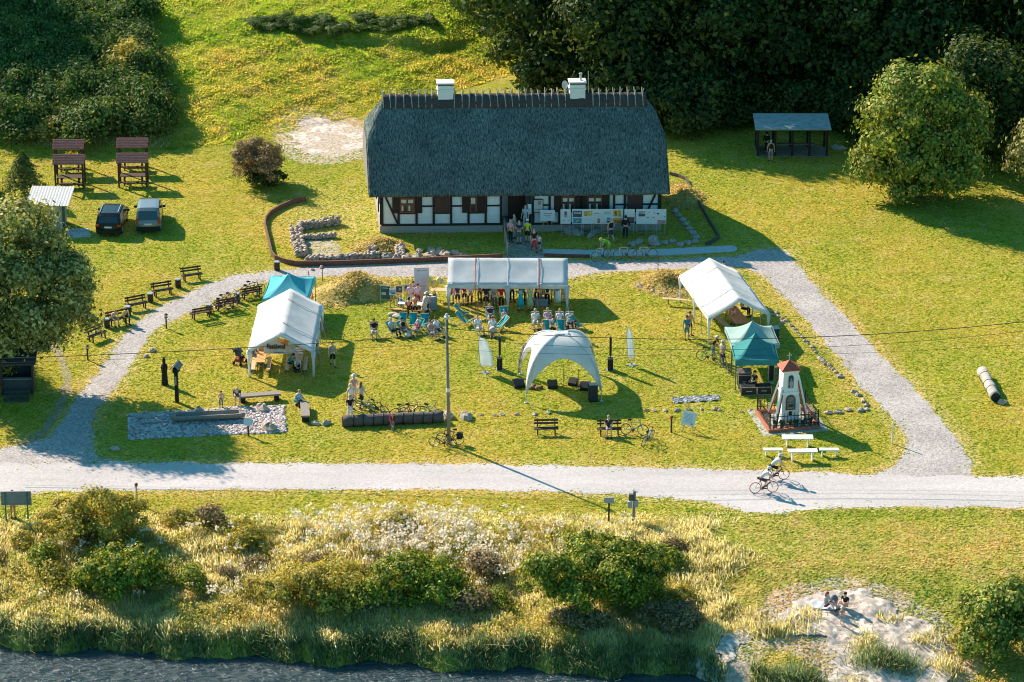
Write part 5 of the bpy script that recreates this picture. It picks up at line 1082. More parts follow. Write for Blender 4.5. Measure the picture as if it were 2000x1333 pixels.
def shrine_yard():
    c = P(1538, 822); t = thing('iron_fence', 'black iron fence on a red brick curb enclosing the shrine', 'fence', c, R(11)); w = 1.55; b = MB()
    for s in (-1, 1): b.box((0, s * w, .10), (2 * w + .24, .24, .2)); b.box((s * w, 0, .101), (.24, 2 * w - .24, .2))
    b.build('curb', M('red curb', (.42, .15, .09), .9, .25, 6), t)
    for k in range(4):
        rot = Matrix.Rotation(k * math.pi / 2, 3, 'Z'); b = MB()
        for z in (.42, 1.0): b.bar(rot @ Vector((-w, -w, z)), rot @ Vector((w, -w, z)), .03, .04)
        n = 15
        for i in range(n):
            x = -w + 2 * w * i / (n - 1)
            if 0 < i < n - 1: b.tube(rot @ Vector((x, -w, .2)), rot @ Vector((x, -w, 1.12)), .017, n=5); b.tube(rot @ Vector((x, -w, 1.12)), rot @ Vector((x, -w, 1.22)), .028, .002, 5)
        b.build('railing', M('black iron', (.012, .012, .014), .5, .2, 9), t)
        b = MB(); b.bar(rot @ Vector((-w, -w, .2)), rot @ Vector((-w, -w, 1.3)), .06, .06); b.build('post', MATS['black iron'], t)
    b = MB(); b.box((0, 0, .005), (2 * w + 1.1, 2 * w + 1.0, .012), 0); b.build('paving', M('pale paving', (.42, .41, .40), .9, .15, 3), t)
    for i in range(6): x, y = -1.1 + .45 * i, -1.15; f = MB(); f.tube((x, y, .02), (x, y, .3), .10, .13); fl = f.build('flower_pot', M('terracotta', (.32, .13, .07), .85, .2, 6), None); fl.matrix_world = t.matrix_basis.copy(); tag(fl, 'dark potted plant behind the front iron fence at the shrine', 'flower pot', 'flower pots at the shrine'); g = MB(); qq = random.Random(i); [g.ell((x + qq.uniform(-.12, .12), y + qq.uniform(-.1, .1), .4 + qq.uniform(-.06, .12)), .1, 6, 4) for _ in range(6)]; g.build('plant', M('dark pot leaves', (.03, .07, .03), .8, .4, 12), fl)
shrine_yard()
# ---- picnic shelters, open shelter, hut, shed
def shelter(label):
    t = thing('picnic_shelter', label, 'picnic table'); b = MB(); th = R(36); RM = M('brown shelter roof', (.46, .19, .14), .85, .3, 5, stretch=(1, 9, 1), bump=.4)
    for s in (-1, 1):
        b.box((0, s * .36, 2.22), (2.35, .92, .05), Matrix.Rotation(-s * th, 3, 'X')); 
        for k in range(6): b.box((0, s * (.06 + .12 * k), 2.53 - (.06 + .12 * k) * math.tan(th) - .012), (2.37, .04, .05), Matrix.Rotation(-s * th, 3, 'X'))
    b.build('roof', RM, t)
    for x in (-1.02, 1.02):
        for y in (-.62, .62): l = MB(); l.bar((x, y, 0), (x, y, 2.0), .12, .12); l.build('post', WOODD, t)
    b = MB(); [b.box((0, -.3 + .2 * k, .76), (1.9, .18, .05)) for k in range(4)]; b.build('tabletop', WOODD, t)
    for s in (-1, 1): b = MB(); b.box((0, s * .75, .45), (2.0, .28, .05)); b.build('seat', WOODD, t)
    for x in (-.65, .65): b = MB(); b.bar((x, -.25, 0), (x, -.25, .74), .09, .09); b.bar((x, .25, 0), (x, .25, .74), .09, .09); b.bar((x, -.8, .38), (x, .8, .38), .08, .06); b.build('leg', WOODD, t)
    b = MB(); [b.bar((x, -.85, 1.98), (x, .85, 1.98), .1, .1) for x in (-1.02, 1.02)]; b.build('beam', WOODD, t); return t
SHL = shelter('front left brown roofed picnic shelter above the parked cars'); SHL.location = P(138, 364); SHL['group'] = 'brown picnic shelters on the upper lawn'
for px, py, lab in ((137, 334, 'rear left brown roofed picnic shelter at the hill foot'), (261, 361, 'front right brown roofed picnic shelter nearest the bare bush'), (261, 331, 'rear right brown roofed picnic shelter against the hillside scrub')): dup(SHL, P(px, py), R(1), lab, 'brown picnic shelters on the upper lawn')
def open_shelter():
    a, c = P(1480, 306), P(1614, 304); t = thing('open_shelter', 'dark open timber shelter with a pale flat roof at the foot of the wood', 'shelter', ((a.x + c.x) / 2, (a.y + c.y) / 2, 0), 0); L = (c - a).length; b = MB(); b.box((0, 1.1, 2.38), (L + .5, 3.2, .09), Matrix.Rotation(R(4), 3, 'X')); b.build('roof', M('lichen grey roofing', (.34, .38, .36), .9, .25, 2), t)
    for i in range(5):
        for y in (0, 2.2): l = MB(); x = -L / 2 + L * i / 4; l.bar((x, y, 0), (x, y, 2.3), .16, .16); l.build('post', TIMBER, t)
    b = MB(); [b.bar((-L / 2, y, 2.22), (L / 2, y, 2.22), .14, .16) for y in (0, 2.2)]; b.build('beam', TIMBER, t); b = MB(); b.box((-L / 2, 1.1, 1.05), (.06, 2.0, 1.9)); b.build('side_wall', TIMBER, t); b = MB(); b.box((.3, 1.5, .46), (L * .6, .4, .06)); b.build('seat', WOODG, t); b = MB(); b.box((0, 1.1, .01), (L + .2, 2.6, .03)); b.build('floor', M('dusty floor', (.26, .24, .2), .95, .2, 4), t)
    rock(P(1637, 292), (.7, .3, .25), 400, STONE3, 'pale flat stone beside the open timber shelter')
open_shelter()
def shed():
    t = thing('shed', 'small blue-grey shed with pale corrugated roof behind the willow', 'shed', P(98, 452), R(-3)); b = MB(); b.box((0, 1.1, 1.0), (1.7, 2.0, 2.0)); b.build('wall', M('blue grey boards', (.30, .38, .42), .8, .15, 5, stretch=(6, 1, 1)), t); b = MB(); g = []
    for i in range(49): x = -1.65 + 3.1 * i / 48; g.append([(x, -.25, 2.02 + .008 * math.sin(i * 1.9)), (x, 2.6, 2.5 + .008 * math.sin(i * 1.9))])
    b.sheet(g, .03); b.build('roof', M('pale corrugated sheet', (.55, .54, .52), .6, .12, 5), t); b = MB(); b.box((.86, .9, .9), (.06, .8, 1.7)); b.build('door', M('dark door', (.06, .08, .09), .7, .2, 6), t)
    o = flat_sheet('slab', poly_world([(132, 448), (172, 446), (178, 464), (128, 466)]), .02, CONC, .02)
    t = thing('cabin', 'narrow blue-grey cabin cut by the left picture border near the conifer', 'cabin', P(-22, 385), 0); b = MB(); b.box((0, .6, 1.1), (1.4, 1.2, 2.2)); b.build('wall', MATS['blue grey boards'], t); b = MB(); b.box((0, .6, 2.25), (1.6, 1.4, .1)); b.build('roof', MATS['pale corrugated sheet'], t); b = MB(); b.box((0, -.02, 1.0), (.7, .05, 1.8)); b.build('door', MATS['dark door'], t)
shed()
def hut():
    t = thing('wooden_hut', 'dark open-fronted wooden kiosk in the shade under the willow', 'hut', P(34, 775), R(3)); b = MB(); D_ = M('black brown boards', (.08, .07, .065), .9, .3, 5, stretch=(8, 1, 1)); b.box((0, .55, .5), (1.9, .1, 1.0)); b.box((-.95, 1.2, 1.1), (.08, 1.4, 2.2)); b.box((.95, 1.2, 1.1), (.08, 1.4, 2.2)); b.box((0, 1.9, 1.1), (1.86, .08, 2.2)); b.build('wall', D_, t); b = MB(); b.box((0, .55, 1.02), (1.9, .3, .06)); b.build('counter', WOODG, t); b = MB(); b.box((0, 1.1, 2.35), (2.5, 2.3, .1), Matrix.Rotation(R(8), 3, 'X')); b.build('roof', D_, t); [MB().bar((x, .35, 0), (x, .35, 2.2), .12, .12).build('post', WOODD, t) for x in (-.98, .98)]
    b = MB(); [b.box((0, -.1 - .35 * k, .1 + .16 * (2 - k)), (1.6, .35, .08)) for k in range(3)]; b.build('steps', D_, t)
hut()
# ---- cars
def car(label, px, py, rz, paint, wd, L, hh, plate, roofrails, lights):
    t = thing('parked_car', label, 'car', P(px, py), R(rz)); PM = M(paint[0], paint[1], .3, .06, 3, metal=.35, spec=.6); GL = M('car glass', (.03, .05, .055), .07, .05, 3, spec=.8)
    w = wd / 2; prof = [(0, .42), (.02, .78), (.10, .98), (.32, hh - .16), (.55, hh), (L * .50, hh + .01), (L * .66, hh - .12), (L * .78, 1.0), (L * .97, .86), (L, .6), (L, .36), (0, .30)]
    b = MB(); NSx = 9; g = []
    for i, (y, z) in enumerate(prof):
        row = []; up = max(0, (z - .95) / (hh - .95))
        for j in range(NSx): u = -1 + 2 * j / (NSx - 1); ww = w * (1 - .17 * up); rr = 1 - .06 * abs(u) ** 4 * (1 if y < .4 or y > L * .9 else .3); row.append((u * ww, y if 0 < y < L else (y + (.10 * abs(u) ** 3 if y == 0 else -.14 * abs(u) ** 3)), z - .05 * abs(u) ** 5 * up))
        g.append(row)
    n = len(prof); vs = [p for r in g for p in r]; fs = [(i * NSx + j, i * NSx + j + 1, ((i + 1) % n) * NSx + j + 1, ((i + 1) % n) * NSx + j) for i in range(n) for j in range(NSx - 1)]; fs += [tuple(i * NSx for i in range(n)), tuple(i * NSx + NSx - 1 for i in range(n - 1, -1, -1))]
    b.add(vs, fs); b.build('body', PM, t)
    b = MB(); rt = math.atan2(hh - .16 - .98, .22); b.add([(-w * .80, .085, 1.0), (w * .80, .085, 1.0), (w * .72, .30, hh - .18), (-w * .72, .30, hh - .18)], [(0, 1, 2, 3)]); o = b.build('rear_window', GL, t); 
    for v in o.data.vertices: v.co.y -= .012
    b = MB(); b.add([(-w * .76, L * .775, 1.03), (w * .76, L * .775, 1.03), (w * .70, L * .67, hh - .12), (-w * .70, L * .67, hh - .12)], [(0, 3, 2, 1)]); o = b.build('windscreen', GL, t)
    for v in o.data.vertices: v.co.y += .015; v.co.z += .015
    for s in (-1, 1):
        b = MB(); b.add([(s * w * .995, .36, 1.0), (s * w * .995, L * .72, 1.0), (s * w * .87, L * .62, hh - .13), (s * w * .87, .55, hh - .13)], [(0, 1, 2, 3) if s > 0 else (3, 2, 1, 0)]); o = b.build('side_window', GL, t)
        for v in o.data.vertices: v.co.x += s * .012
        for y in (L * .19, L * .81):
            b = MB(); b.tube((s * (w - .2), y, .33), (s * (w + .01), y, .33), .33, n=18); wh = b.build('wheel', M('tyre rubber', (.02, .02, .02), .85, .2, 8), t); b = MB(); b.tube((s * (w - .01), y, .33), (s * (w + .02), y, .33), .20, n=12); b.build('rim', METAL, wh)
        b = MB(); b.box((s * (w + .13), L * .70, 1.02), (.22, .12, .16)); b.build('mirror', BLACK, t)
        b = MB(); b.box((s * w * .86, -.0, .86 if lights == 0 else .98), (.26 if lights == 0 else .15, .09, .16 if lights == 0 else .46)); b.build('tail_light', M('red lamp', (.40, .03, .02), .3, .1, 4, spec=.6), t)
        if roofrails: b = MB(); b.bar((s * w * .72, .6, hh + .035), (s * w * .72, L * .6, hh + .035), .05, .05); b.build('roof_rail', METAL, t)
    b = MB(); b.box((0, -.02, .40), (wd * .94, .14, .26)); b.build('bumper', BLACK, t); b = MB(); b.box((0, -.03 if plate < .6 else -.02, plate), (.52, .03, .12)); b.build('number_plate', WHITEP, t)
car('black parked car on the lawn beside the shed', 212, 463, -2, ('black car paint', (.02, .022, .025)), 1.80, 4.2, 1.62, .72, True, 0); car('dark grey parked van with tall red tail lights right of the black car', 290, 457, 3, ('grey car paint', (.24, .27, .28)), 1.80, 4.3, 1.80, .72, False, 1)
# ---- beach things
bp = P(1608, 1186, -.15)
def at(px, py): return PT(px, py)
b = MB(); A_, B_, C_, D4 = at(1583, 1178), at(1636, 1180), at(1632, 1196), at(1585, 1193); b.sheet([[A_.lerp(B_, i / 8).lerp(D4.lerp(C_, i / 8), j / 4) + Vector((0, 0, .15 + .02 * math.sin(i * 2 + j))) for j in range(5)] for i in range(9)], .02); b.build('blanket', M('pale blue blanket', (.52, .56, .66), .9, .12, 6), None, label='pale blue picnic blanket spread at the top of the sand', cat='blanket')
t = thing('backpack', 'grey-blue backpack standing on the blanket between the two adults', 'backpack', at(1629, 1181) + Vector((0, 0, .13)), 0); b = MB(); b.ell((0, 0, .22), (.22, .16, .26), 10, 7); b.build('bag', M('slate bag', (.13, .17, .22), .8, .2, 6), t, True); b = MB(); b.ell((-.12, -.14, .14), (.12, .06, .12), 8, 5); b.build('pocket', MATS['slate bag'], t, True)
b = MB(); p = at(1557, 1211); b.ell((p.x, p.y, p.z + .2), .18, 14, 10); b.build('beach_ball', M('pink ball', (.74, .50, .46), .45, .06, 3), None, True, label='pale pink ball lying on the dry turf left of the beach family', cat='ball')
# ================================================================== PEOPLE, DECK CHAIRS, BICYCLES
FAB = {}
def fab(c): return M('fabric %s' % (c,), c, .85, .18, 14)
SKINS = [M('skin fair', (.76, .43, .31), .55, .08, 6), M('skin tan', (.58, .30, .19), .55, .08, 6)]
HAIRC = {'dark': (.03, .02, .015), 'brown': (.12, .06, .03), 'blond': (.45, .30, .13), 'grey': (.40, .38, .36), 'white': (.62, .60, .57), 'bald': (.50, .30, .21), 'red': (.26, .08, .03)}
def pose(kind):
    J = dict(hip=(0, 0, .95), waist=(0, 0, 1.1), chest=(0, 0, 1.32), neck=(0, 0, 1.47), head=(0, -.02, 1.61), s=(.18, 0, 1.41), e=(.25, .02, 1.13), w=(.27, -.06, .87), h=(.095, 0, .9), k=(.105, -.01, .49), a=(.105, .02, .085), t=(.12, -.13, .04))
    U = {'stand': {}, 'fold': dict(e=(.26, -.06, 1.15), w=(.06, -.23, 1.18)),
     'hands': dict(e=(.25, .0, 1.13), w=(.12, -.26, 1.12)),
     'walk': dict(kL=(.1, -.15, .51), aL=(.1, -.27, .10), tL=(.11, -.42, .09), kR=(-.1, .04, .48), aR=(-.1, .33, .17), tR=(-.11, .25, .05), wL=(.28, .14, .88), wR=(-.27, -.2, .9)),
     'lean': dict(chest=(0, -.12, 1.3), neck=(0, -.2, 1.42), head=(0, -.27, 1.54), s=(.18, -.18, 1.36), e=(.24, -.28, 1.1), w=(.15, -.46, .98)),
     'bend': dict(hip=(0, .1, .92), waist=(0, .0, 1.05), chest=(0, -.27, 1.14), neck=(0, -.41, 1.17), head=(0, -.52, 1.17), s=(.18, -.36, 1.13), e=(.2, -.45, .86), w=(.13, -.5, .63), h=(.095, .1, .88), k=(.105, .03, .49), a=(.105, .04, .085)),
     'sit': dict(hip=(0, .05, .52), waist=(0, .07, .66), chest=(0, .06, .92), neck=(0, .03, 1.07), head=(0, -.01, 1.21), s=(.18, .05, 1.0), e=(.24, -.05, .74), w=(.12, -.28, .66), h=(.1, .02, .52), k=(.13, -.42, .54), a=(.13, -.44, .085), t=(.13, -.6, .04)),
     'slump': dict(hip=(0, .05, .52), waist=(0, .02, .66), chest=(0, -.14, .86), neck=(0, -.25, .97), head=(0, -.34, 1.05), s=(.18, -.18, .92), e=(.24, -.26, .66), w=(.12, -.40, .56), h=(.1, .02, .52), k=(.15, -.42, .54), a=(.14, -.42, .085), t=(.14, -.58, .04)),
     'recline': dict(hip=(0, .10, .38), waist=(0, .19, .52), chest=(0, .31, .76), neck=(0, .35, .92), head=(0, .33, 1.07), s=(.18, .31, .86), e=(.27, .12, .66), w=(.07, -.02, .64), h=(.1, .06, .38), k=(.14, -.32, .56), a=(.14, -.52, .10), t=(.14, -.68, .06)),
     'ground': dict(hip=(0, 0, .13), waist=(0, .02, .28), chest=(0, 0, .54), neck=(0, -.04, .7), head=(0, -.08, .84), s=(.18, -.02, .64), e=(.26, -.12, .4), w=(.12, -.34, .44), h=(.1, -.02, .13), k=(.15, -.38, .48), a=(.14, -.62, .09), t=(.14, -.76, .04)),
     'crouch': dict(hip=(0, .12, .36), waist=(0, .06, .5), chest=(0, -.08, .72), neck=(0, -.16, .86), head=(0, -.24, .98), s=(.17, -.12, .81), e=(.2, -.28, .58), w=(.12, -.45, .52), h=(.1, .1, .36), k=(.14, -.3, .5), a=(.11, .04, .10), t=(.12, -.1, .04)),
     'cycle': dict(hip=(0, .22, 1.0), waist=(0, .12, 1.12), chest=(0, -.12, 1.33), neck=(0, -.23, 1.45), head=(0, -.33, 1.55), s=(.17, -.2, 1.4), e=(.22, -.36, 1.16), w=(.20, -.50, 1.03), h=(.09, .2, .97), kL=(.11, -.16, .70), aL=(.11, -.02, .30), tL=(.11, -.17, .25), kR=(-.11, -.20, .86), aR=(-.11, .0, .53), tR=(-.11, -.15, .50))}[kind]
    J.update({k: v for k, v in U.items()}); D = {}
    for k in ('hip', 'waist', 'chest', 'neck', 'head'): D[k] = Vector(J[k])
    for k in ('s', 'e', 'w', 'h', 'k', 'a', 't'):
        for sd, sg in (('L', 1), ('R', -1)):
            v = J.get(k + sd); 
            if v is None: b = U.get(k, J[k]); v = (sg * b[0], b[1], b[2])
            D[k + sd] = Vector(v)
    if kind in ('stand', 'hands'): D['tL'].x += .04; D['aL'].y -= .05; D['tL'].y -= .05; D['kL'].y -= .04
    return D
def skin_mesh(name, verts, edges, radii, root, lv=1):
    me = bpy.data.meshes.new(name); me.from_pydata(verts, edges, []); o = bpy.data.objects.new(name, me); COL.objects.link(o)
    m = o.modifiers.new('Skin', 'SKIN'); m.use_smooth_shade = True
    for i, v in enumerate(me.skin_vertices[0].data): v.radius = radii[i] if isinstance(radii[i], tuple) else (radii[i], radii[i]); v.use_root = (i == root)
    s = o.modifiers.new('Sub', 'SUBSURF'); s.levels = lv; s.render_levels = lv
    dg = bpy.context.evaluated_depsgraph_get(); r = bpy.data.meshes.new_from_object(o.evaluated_get(dg)); bpy.data.objects.remove(o); bpy.data.meshes.remove(me); return r
CACHE = {}
def body_parts(kind, sleeve, plen):
    key = (kind, sleeve, plen)
    if key in CACHE: return CACHE[key]
    D = pose(kind); out = {}
    if ('b', kind) not in CACHE:
        N = ['hip', 'waist', 'chest', 'neck', 'head', 'top', 'sL', 'eL', 'wL', 'pL', 'sR', 'eR', 'wR', 'pR', 'hL', 'kL', 'aL', 'tL', 'hR', 'kR', 'aR', 'tR']; D2 = dict(D)
        up = (D['head'] - D['neck']).normalized(); D2['top'] = D['head'] + Vector((0, .01, .075)).lerp(up * .075, .4); D2['head'] = D['head'] - Vector((0, 0, .02))
        for s in 'LR': D2['p' + s] = D['w' + s] + (D['w' + s] - D['e' + s]).normalized() * .075
        rad = dict(hip=.115, waist=.105, chest=.125, neck=.052, head=(.082, .098), top=(.072, .085), s=.062, e=.042, w=.028, p=(.036, .022), h=.085, k=.055, a=.038, t=.036)
        E = [('hip', 'waist'), ('waist', 'chest'), ('chest', 'neck'), ('neck', 'head'), ('head', 'top')]
        for s in 'LR': E += [('chest', 's' + s), ('s' + s, 'e' + s), ('e' + s, 'w' + s), ('w' + s, 'p' + s), ('hip', 'h' + s), ('h' + s, 'k' + s), ('k' + s, 'a' + s), ('a' + s, 't' + s)]
        ix = {n: i for i, n in enumerate(N)}; me = skin_mesh('body', [D2[n] for n in N], [(ix[a], ix[b]) for a, b in E], [rad.get(n, rad.get(n[0])) for n in N], 0)
        bm = bmesh.new(); bm.from_mesh(me); mb = MB(); mb.v = [tuple(v.co) for v in bm.verts]; mb.f = [tuple(v.index for v in f.verts) for f in bm.faces]; mb.mi = [0] * len(mb.f); bm.free(); bpy.data.meshes.remove(me)
        for s, sg in (('L', 1), ('R', -1)):             # five fingers, unequal and curled
            d = (D['w' + s] - D['e' + s]).normalized(); p = D2['p' + s]; a = d.cross(Vector((0, 0, 1))); a = a.normalized() if a.length > .2 else Vector((0, 1, 0)); n_ = a.cross(d).normalized()
            for k, ln in enumerate((.062, .075, .08, .072, .055)):
                if k == 0: b0 = p - d * .03 + a * .035; q1 = b0 + (d * .5 + a).normalized() * .03; q2 = q1 + d * .03
                else: b0 = p + a * (.03 - .018 * (k - .5)) + d * .01; q1 = b0 + d * ln * .55; q2 = q1 + (d * .6 - n_ * .6).normalized() * ln * .45
                mb.path([b0, q1, q2], [.0095, .009, .007], 5)
        hd = D2['head']; mb.ell(hd + Vector((0, -.098, .012)), (.015, .022, .02), 6, 4)
        for sg in (-1, 1): mb.ell(hd + Vector((sg * .082, .01, .02)), (.012, .022, .03), 6, 4)
        CACHE[('b', kind)] = (mb, D2)
    mb, D2 = CACHE[('b', kind)]
    out['body'] = [mb.mesh('body', sk, True) for sk in SKINS] if ('bm', kind) not in CACHE else CACHE[('bm', kind)]; CACHE[('bm', kind)] = out['body']
    f = {'none': 0, 'short': .62, 'long': 1}[sleeve]; V = [D['hip'] + (D['waist'] - D['hip']) * .1, D['waist'], D['chest'], D['chest'].lerp(D['neck'], .72)]; E = [(0, 1), (1, 2), (2, 3)]; Rr = [.132, .126, .148, .075]
    for s in 'LR':
        i = len(V); V.append(D['s' + s]); E.append((2, i)); Rr.append(.078)
        if f: 
            if f < 1: V.append(D['s' + s].lerp(D['e' + s], f)); Rr.append(.062); E.append((i, i + 1))
            else: V += [D['e' + s], D['e' + s].lerp(D['w' + s], .92)]; Rr += [.058, .042]; E += [(i, i + 1), (i + 1, i + 2)]
    out['shirt'] = skin_mesh('shirt', V, E, Rr, 0)
    if plen == 'skirt':
        b = MB(); n = 14; g = []
        kn = (D['kL'] + D['kR']) / 2; an = (D['aL'] + D['aR']) / 2; c = [D['waist'], D['hip'], D['hip'].lerp(kn, .6), kn.lerp(an, .35)]; rr = [.13, .165, .21, .27]
        b.path(c, rr, n); out['trousers'] = b.mesh('skirt', [], True)
    else:
        f = {'shorts': .82, 'knee': 1.0, 'long': 2}[plen]; V = [D['hip'] + (D['waist'] - D['hip']) * .25, D['hip']]; E = [(0, 1)]; Rr = [.124, .13]
        for s in 'LR':
            i = len(V); V.append(D['h' + s]); E.append((1, i)); Rr.append(.102)
            if f <= 1: V.append(D['h' + s].lerp(D['k' + s], f)); Rr.append(.084); E.append((i, i + 1))
            else: V += [D['k' + s], D['k' + s].lerp(D['a' + s], .93)]; Rr += [.07, .06]; E += [(i, i + 1), (i + 1, i + 2)]
        out['trousers'] = skin_mesh('trousers', V, E, Rr, 1)
    out['D'] = D2; CACHE[key] = out; return out
def recolour(me, mat):
    key = (me.name, mat.name)
    if key not in CACHE: c = me.copy(); c.materials.clear(); c.materials.append(mat); CACHE[key] = c
    return CACHE[key]
def person(label, px, py, kind, rz, shirt, sleeve, pants, plen, hair='brown', hat=None, sc=1.0, skin=0, long_hair=False, z=None, extra=None, loc=None, shoe=(.06, .055, .05)):
    p = Vector(loc) if loc is not None else PT(px, py)
    if z is not None: p.z = z
    t = thing('person', label, 'person', p, R(rz)); t.scale = (sc, sc, sc); A = body_parts(kind, sleeve, plen); D = A['D']
    def put(n, me): o = bpy.data.objects.new(n, me); COL.objects.link(o); o.parent = t; return o
    put('body', A['body'][skin]); put('shirt', recolour(A['shirt'], fab(shirt))); put('skirt' if plen == 'skirt' else 'trousers', recolour(A['trousers'], fab(pants)))
    hd = D['head'] + Vector((0, .012, .052)); hk = ('hair', kind, hair, long_hair)
    if hk not in CACHE:
        b = MB(); rr = .006 if hair == 'bald' else .014; b.ell(hd + Vector((0, .012, .02)), (.084 + rr, .098 + rr, .092 + rr), 12, 8, zmin=-.02 if hair != 'bald' else .02); 
        if hair != 'bald': b.ell(hd + Vector((0, .045, -.02)), (.080, .062, .085), 10, 7)
        if long_hair: b.path([hd + Vector((0, .06, 0)), hd + Vector((0, .085, -.14)), hd + Vector((0, .10, -.30))], [.075, .08, .04], 8)
        CACHE[hk] = b.mesh('hair', M('hair ' + hair, HAIRC[hair], .7, .25, 30), True)
    put('hair', CACHE[hk])
    if hat:
        b = MB(); c = D['head'] + Vector((0, .0, .11)); style, col = hat
        if style == 'brim': b.path([c + Vector((0, 0, -.02)), c + Vector((0, 0, .0)), c + Vector((0, 0, .005)), c + Vector((0, 0, .09)), c + Vector((0, 0, .11))], [.21, .20, .115, .10, .05], 14)
        elif style == 'cap': b.ell(c + Vector((0, .01, -.01)), (.108, .122, .10), 12, 8, zmin=-.01); b.box(c + Vector((0, -.14, -.02)), (.15, .12, .015))
        else: b.ell(c + Vector((0, .01, -.015)), (.118, .15, .11), 12, 8, zmin=-.015); [b.box(c + Vector((x, .01, .085)), (.02, .18, .02)) for x in (-.05, 0, .05)]
        put('helmet' if style == 'helmet' else 'hat', b.mesh('hat', fab(col), True))
    for s in 'LR':
        sk = ('shoe', kind, s, shoe)
        if sk not in CACHE:
            b = MB(); a, tt = D['a' + s], D['t' + s]; d = tt - a; b.path([a + Vector((0, .03, -.02)), a.lerp(tt, .5) + Vector((0, 0, -.01)), tt + d * .35], [.05, .052, .035], 8); CACHE[sk] = b.mesh('shoe', fab(shoe), True)
        put('shoe', CACHE[sk])
    if extra: extra(t, D)
    return t
def backpack(col):
    def f(t, D): b = MB(); c = D['chest'] + Vector((0, .2, -.04)); b.ell(c, (.15, .10, .23), 10, 7); b.ell(c + Vector((0, .09, -.06)), (.11, .05, .12), 8, 5); b.build('backpack', fab(col), t, True)
    return f
def bag(col):
    def f(t, D): b = MB(); c = D['wL'] + Vector((.03, 0, -.28)); b.ell(c, (.14, .08, .16), 8, 6); b.bar(c + Vector((0, 0, .12)), D['wL'], .02, .02); b.build('bag', fab(col), t, True)
    return f
def stripes(col, zs):
    def f(t, D):
        b = MB(); c = D['waist'].lerp(D['chest'], .5)
        for k in zs: q = D['waist'].lerp(D['chest'], k); b.path([q - (D['chest'] - D['waist']) * .05, q + (D['chest'] - D['waist']) * .05], [.151 + .01 * k, .153 + .01 * k], 14, False)
        b.build('stripes', fab(col), t, True)
    return f
WHT, PNK, NAV, BLK, TAN, JEAN, RED, TURQ = (.88, .86, .84), (.78, .36, .38), (.03, .05, .10), (.018, .018, .02), (.46, .33, .24), (.10, .16, .24), (.62, .035, .03), (.02, .40, .48)
GRYC, ORNG, YELG, LPNK, BEIG, MAR, TEALC, LBL = (.28, .29, .30), (.86, .22, .02), (.60, .72, .04), (.80, .52, .58), (.66, .52, .42), (.24, .02, .04), (.03, .28, .32), (.44, .56, .62)
# ---- at the house door
person('person in a pink shirt and dark trousers leaning by the handrail at the house door', 997, 474, 'stand', 150, PNK, 'short', BLK, 'long', 'grey'); person('person in tan shirt and trousers standing behind the pink shirt at the house door', 1004, 466, 'stand', 60, TAN, 'short', TAN, 'long', 'bald', sc=1.04)
person('person with folded arms, navy shirt and denim shorts on the cobbled entrance', 1014, 476, 'fold', -15, NAV, 'short', JEAN, 'knee', 'bald'); person('person in a neon yellow shirt, white cap and black shorts at the house door', 1030, 474, 'stand', 170, YELG, 'short', BLK, 'knee', 'brown', ('cap', WHT))
person('person in a black top and bright red trousers walking down the cobbles', 1043, 492, 'walk', 15, BLK, 'short', RED, 'long', 'blond', sc=.98); person('small child in a white striped shirt and dark shorts on the cobbles', 1053, 488, 'walk', 10, WHT, 'none', BLK, 'shorts', 'brown', sc=.66, extra=stripes(GRYC, (.3, .7)))
person('person in pale blue clothes inside the dark house doorway', 1026, 456, 'stand', -20, LBL, 'short', LBL, 'long', 'grey', z=.38)
person('person in black with yellow shorts trim studying the exhibition boards', 1193, 472, 'walk', 200, BLK, 'none', NAV, 'knee', 'bald', shoe=(.45, .3, .2)); person('person all in dark clothes standing close to the exhibition boards', 1221.5, 466, 'stand', 180, BLK, 'long', BLK, 'long', 'dark')
person('person in neon green cycling clothes bending over a bicycle on the pavement', 1187, 499, 'bend', -75, (.20, .55, .05), 'short', (.20, .5, .06), 'knee', 'blond', ('helmet', (.55, .55, .1)))
# ---- easel corner
person('person in a lilac shirt seated left behind the white cloth table', 802, 601, 'stand', 0, LPNK, 'short', WHT, 'knee', 'blond'); person('person in a pale pink shirt standing before the roll-up banner', 816, 601, 'stand', 20, LPNK, 'short', RED, 'long', 'brown'); person('person in an orange top and black shorts seen from behind at the white cloth table', 811, 622, 'lean', 175, ORNG, 'none', BLK, 'shorts', 'red')
person('person with a straw hat and beige dress beside the grey-blue counter', 829, 619, 'lean', 140, BEIG, 'none', BEIG, 'skirt', 'brown', ('brim', (.58, .45, .30))); person('person in a black dress crouching at the foot of the counter', 833, 626, 'crouch', 150, BLK, 'none', BLK, 'shorts', 'dark', long_hair=True); person('person in a dark maroon top seated on the orange-brown bench', 799, 617, 'sit', 170, MAR, 'short', BLK, 'long', 'dark')
person('person with a grey top standing at the end of the row of picture easels', 807, 596, 'stand', 0, GRYC, 'short', BLK, 'long', 'brown')
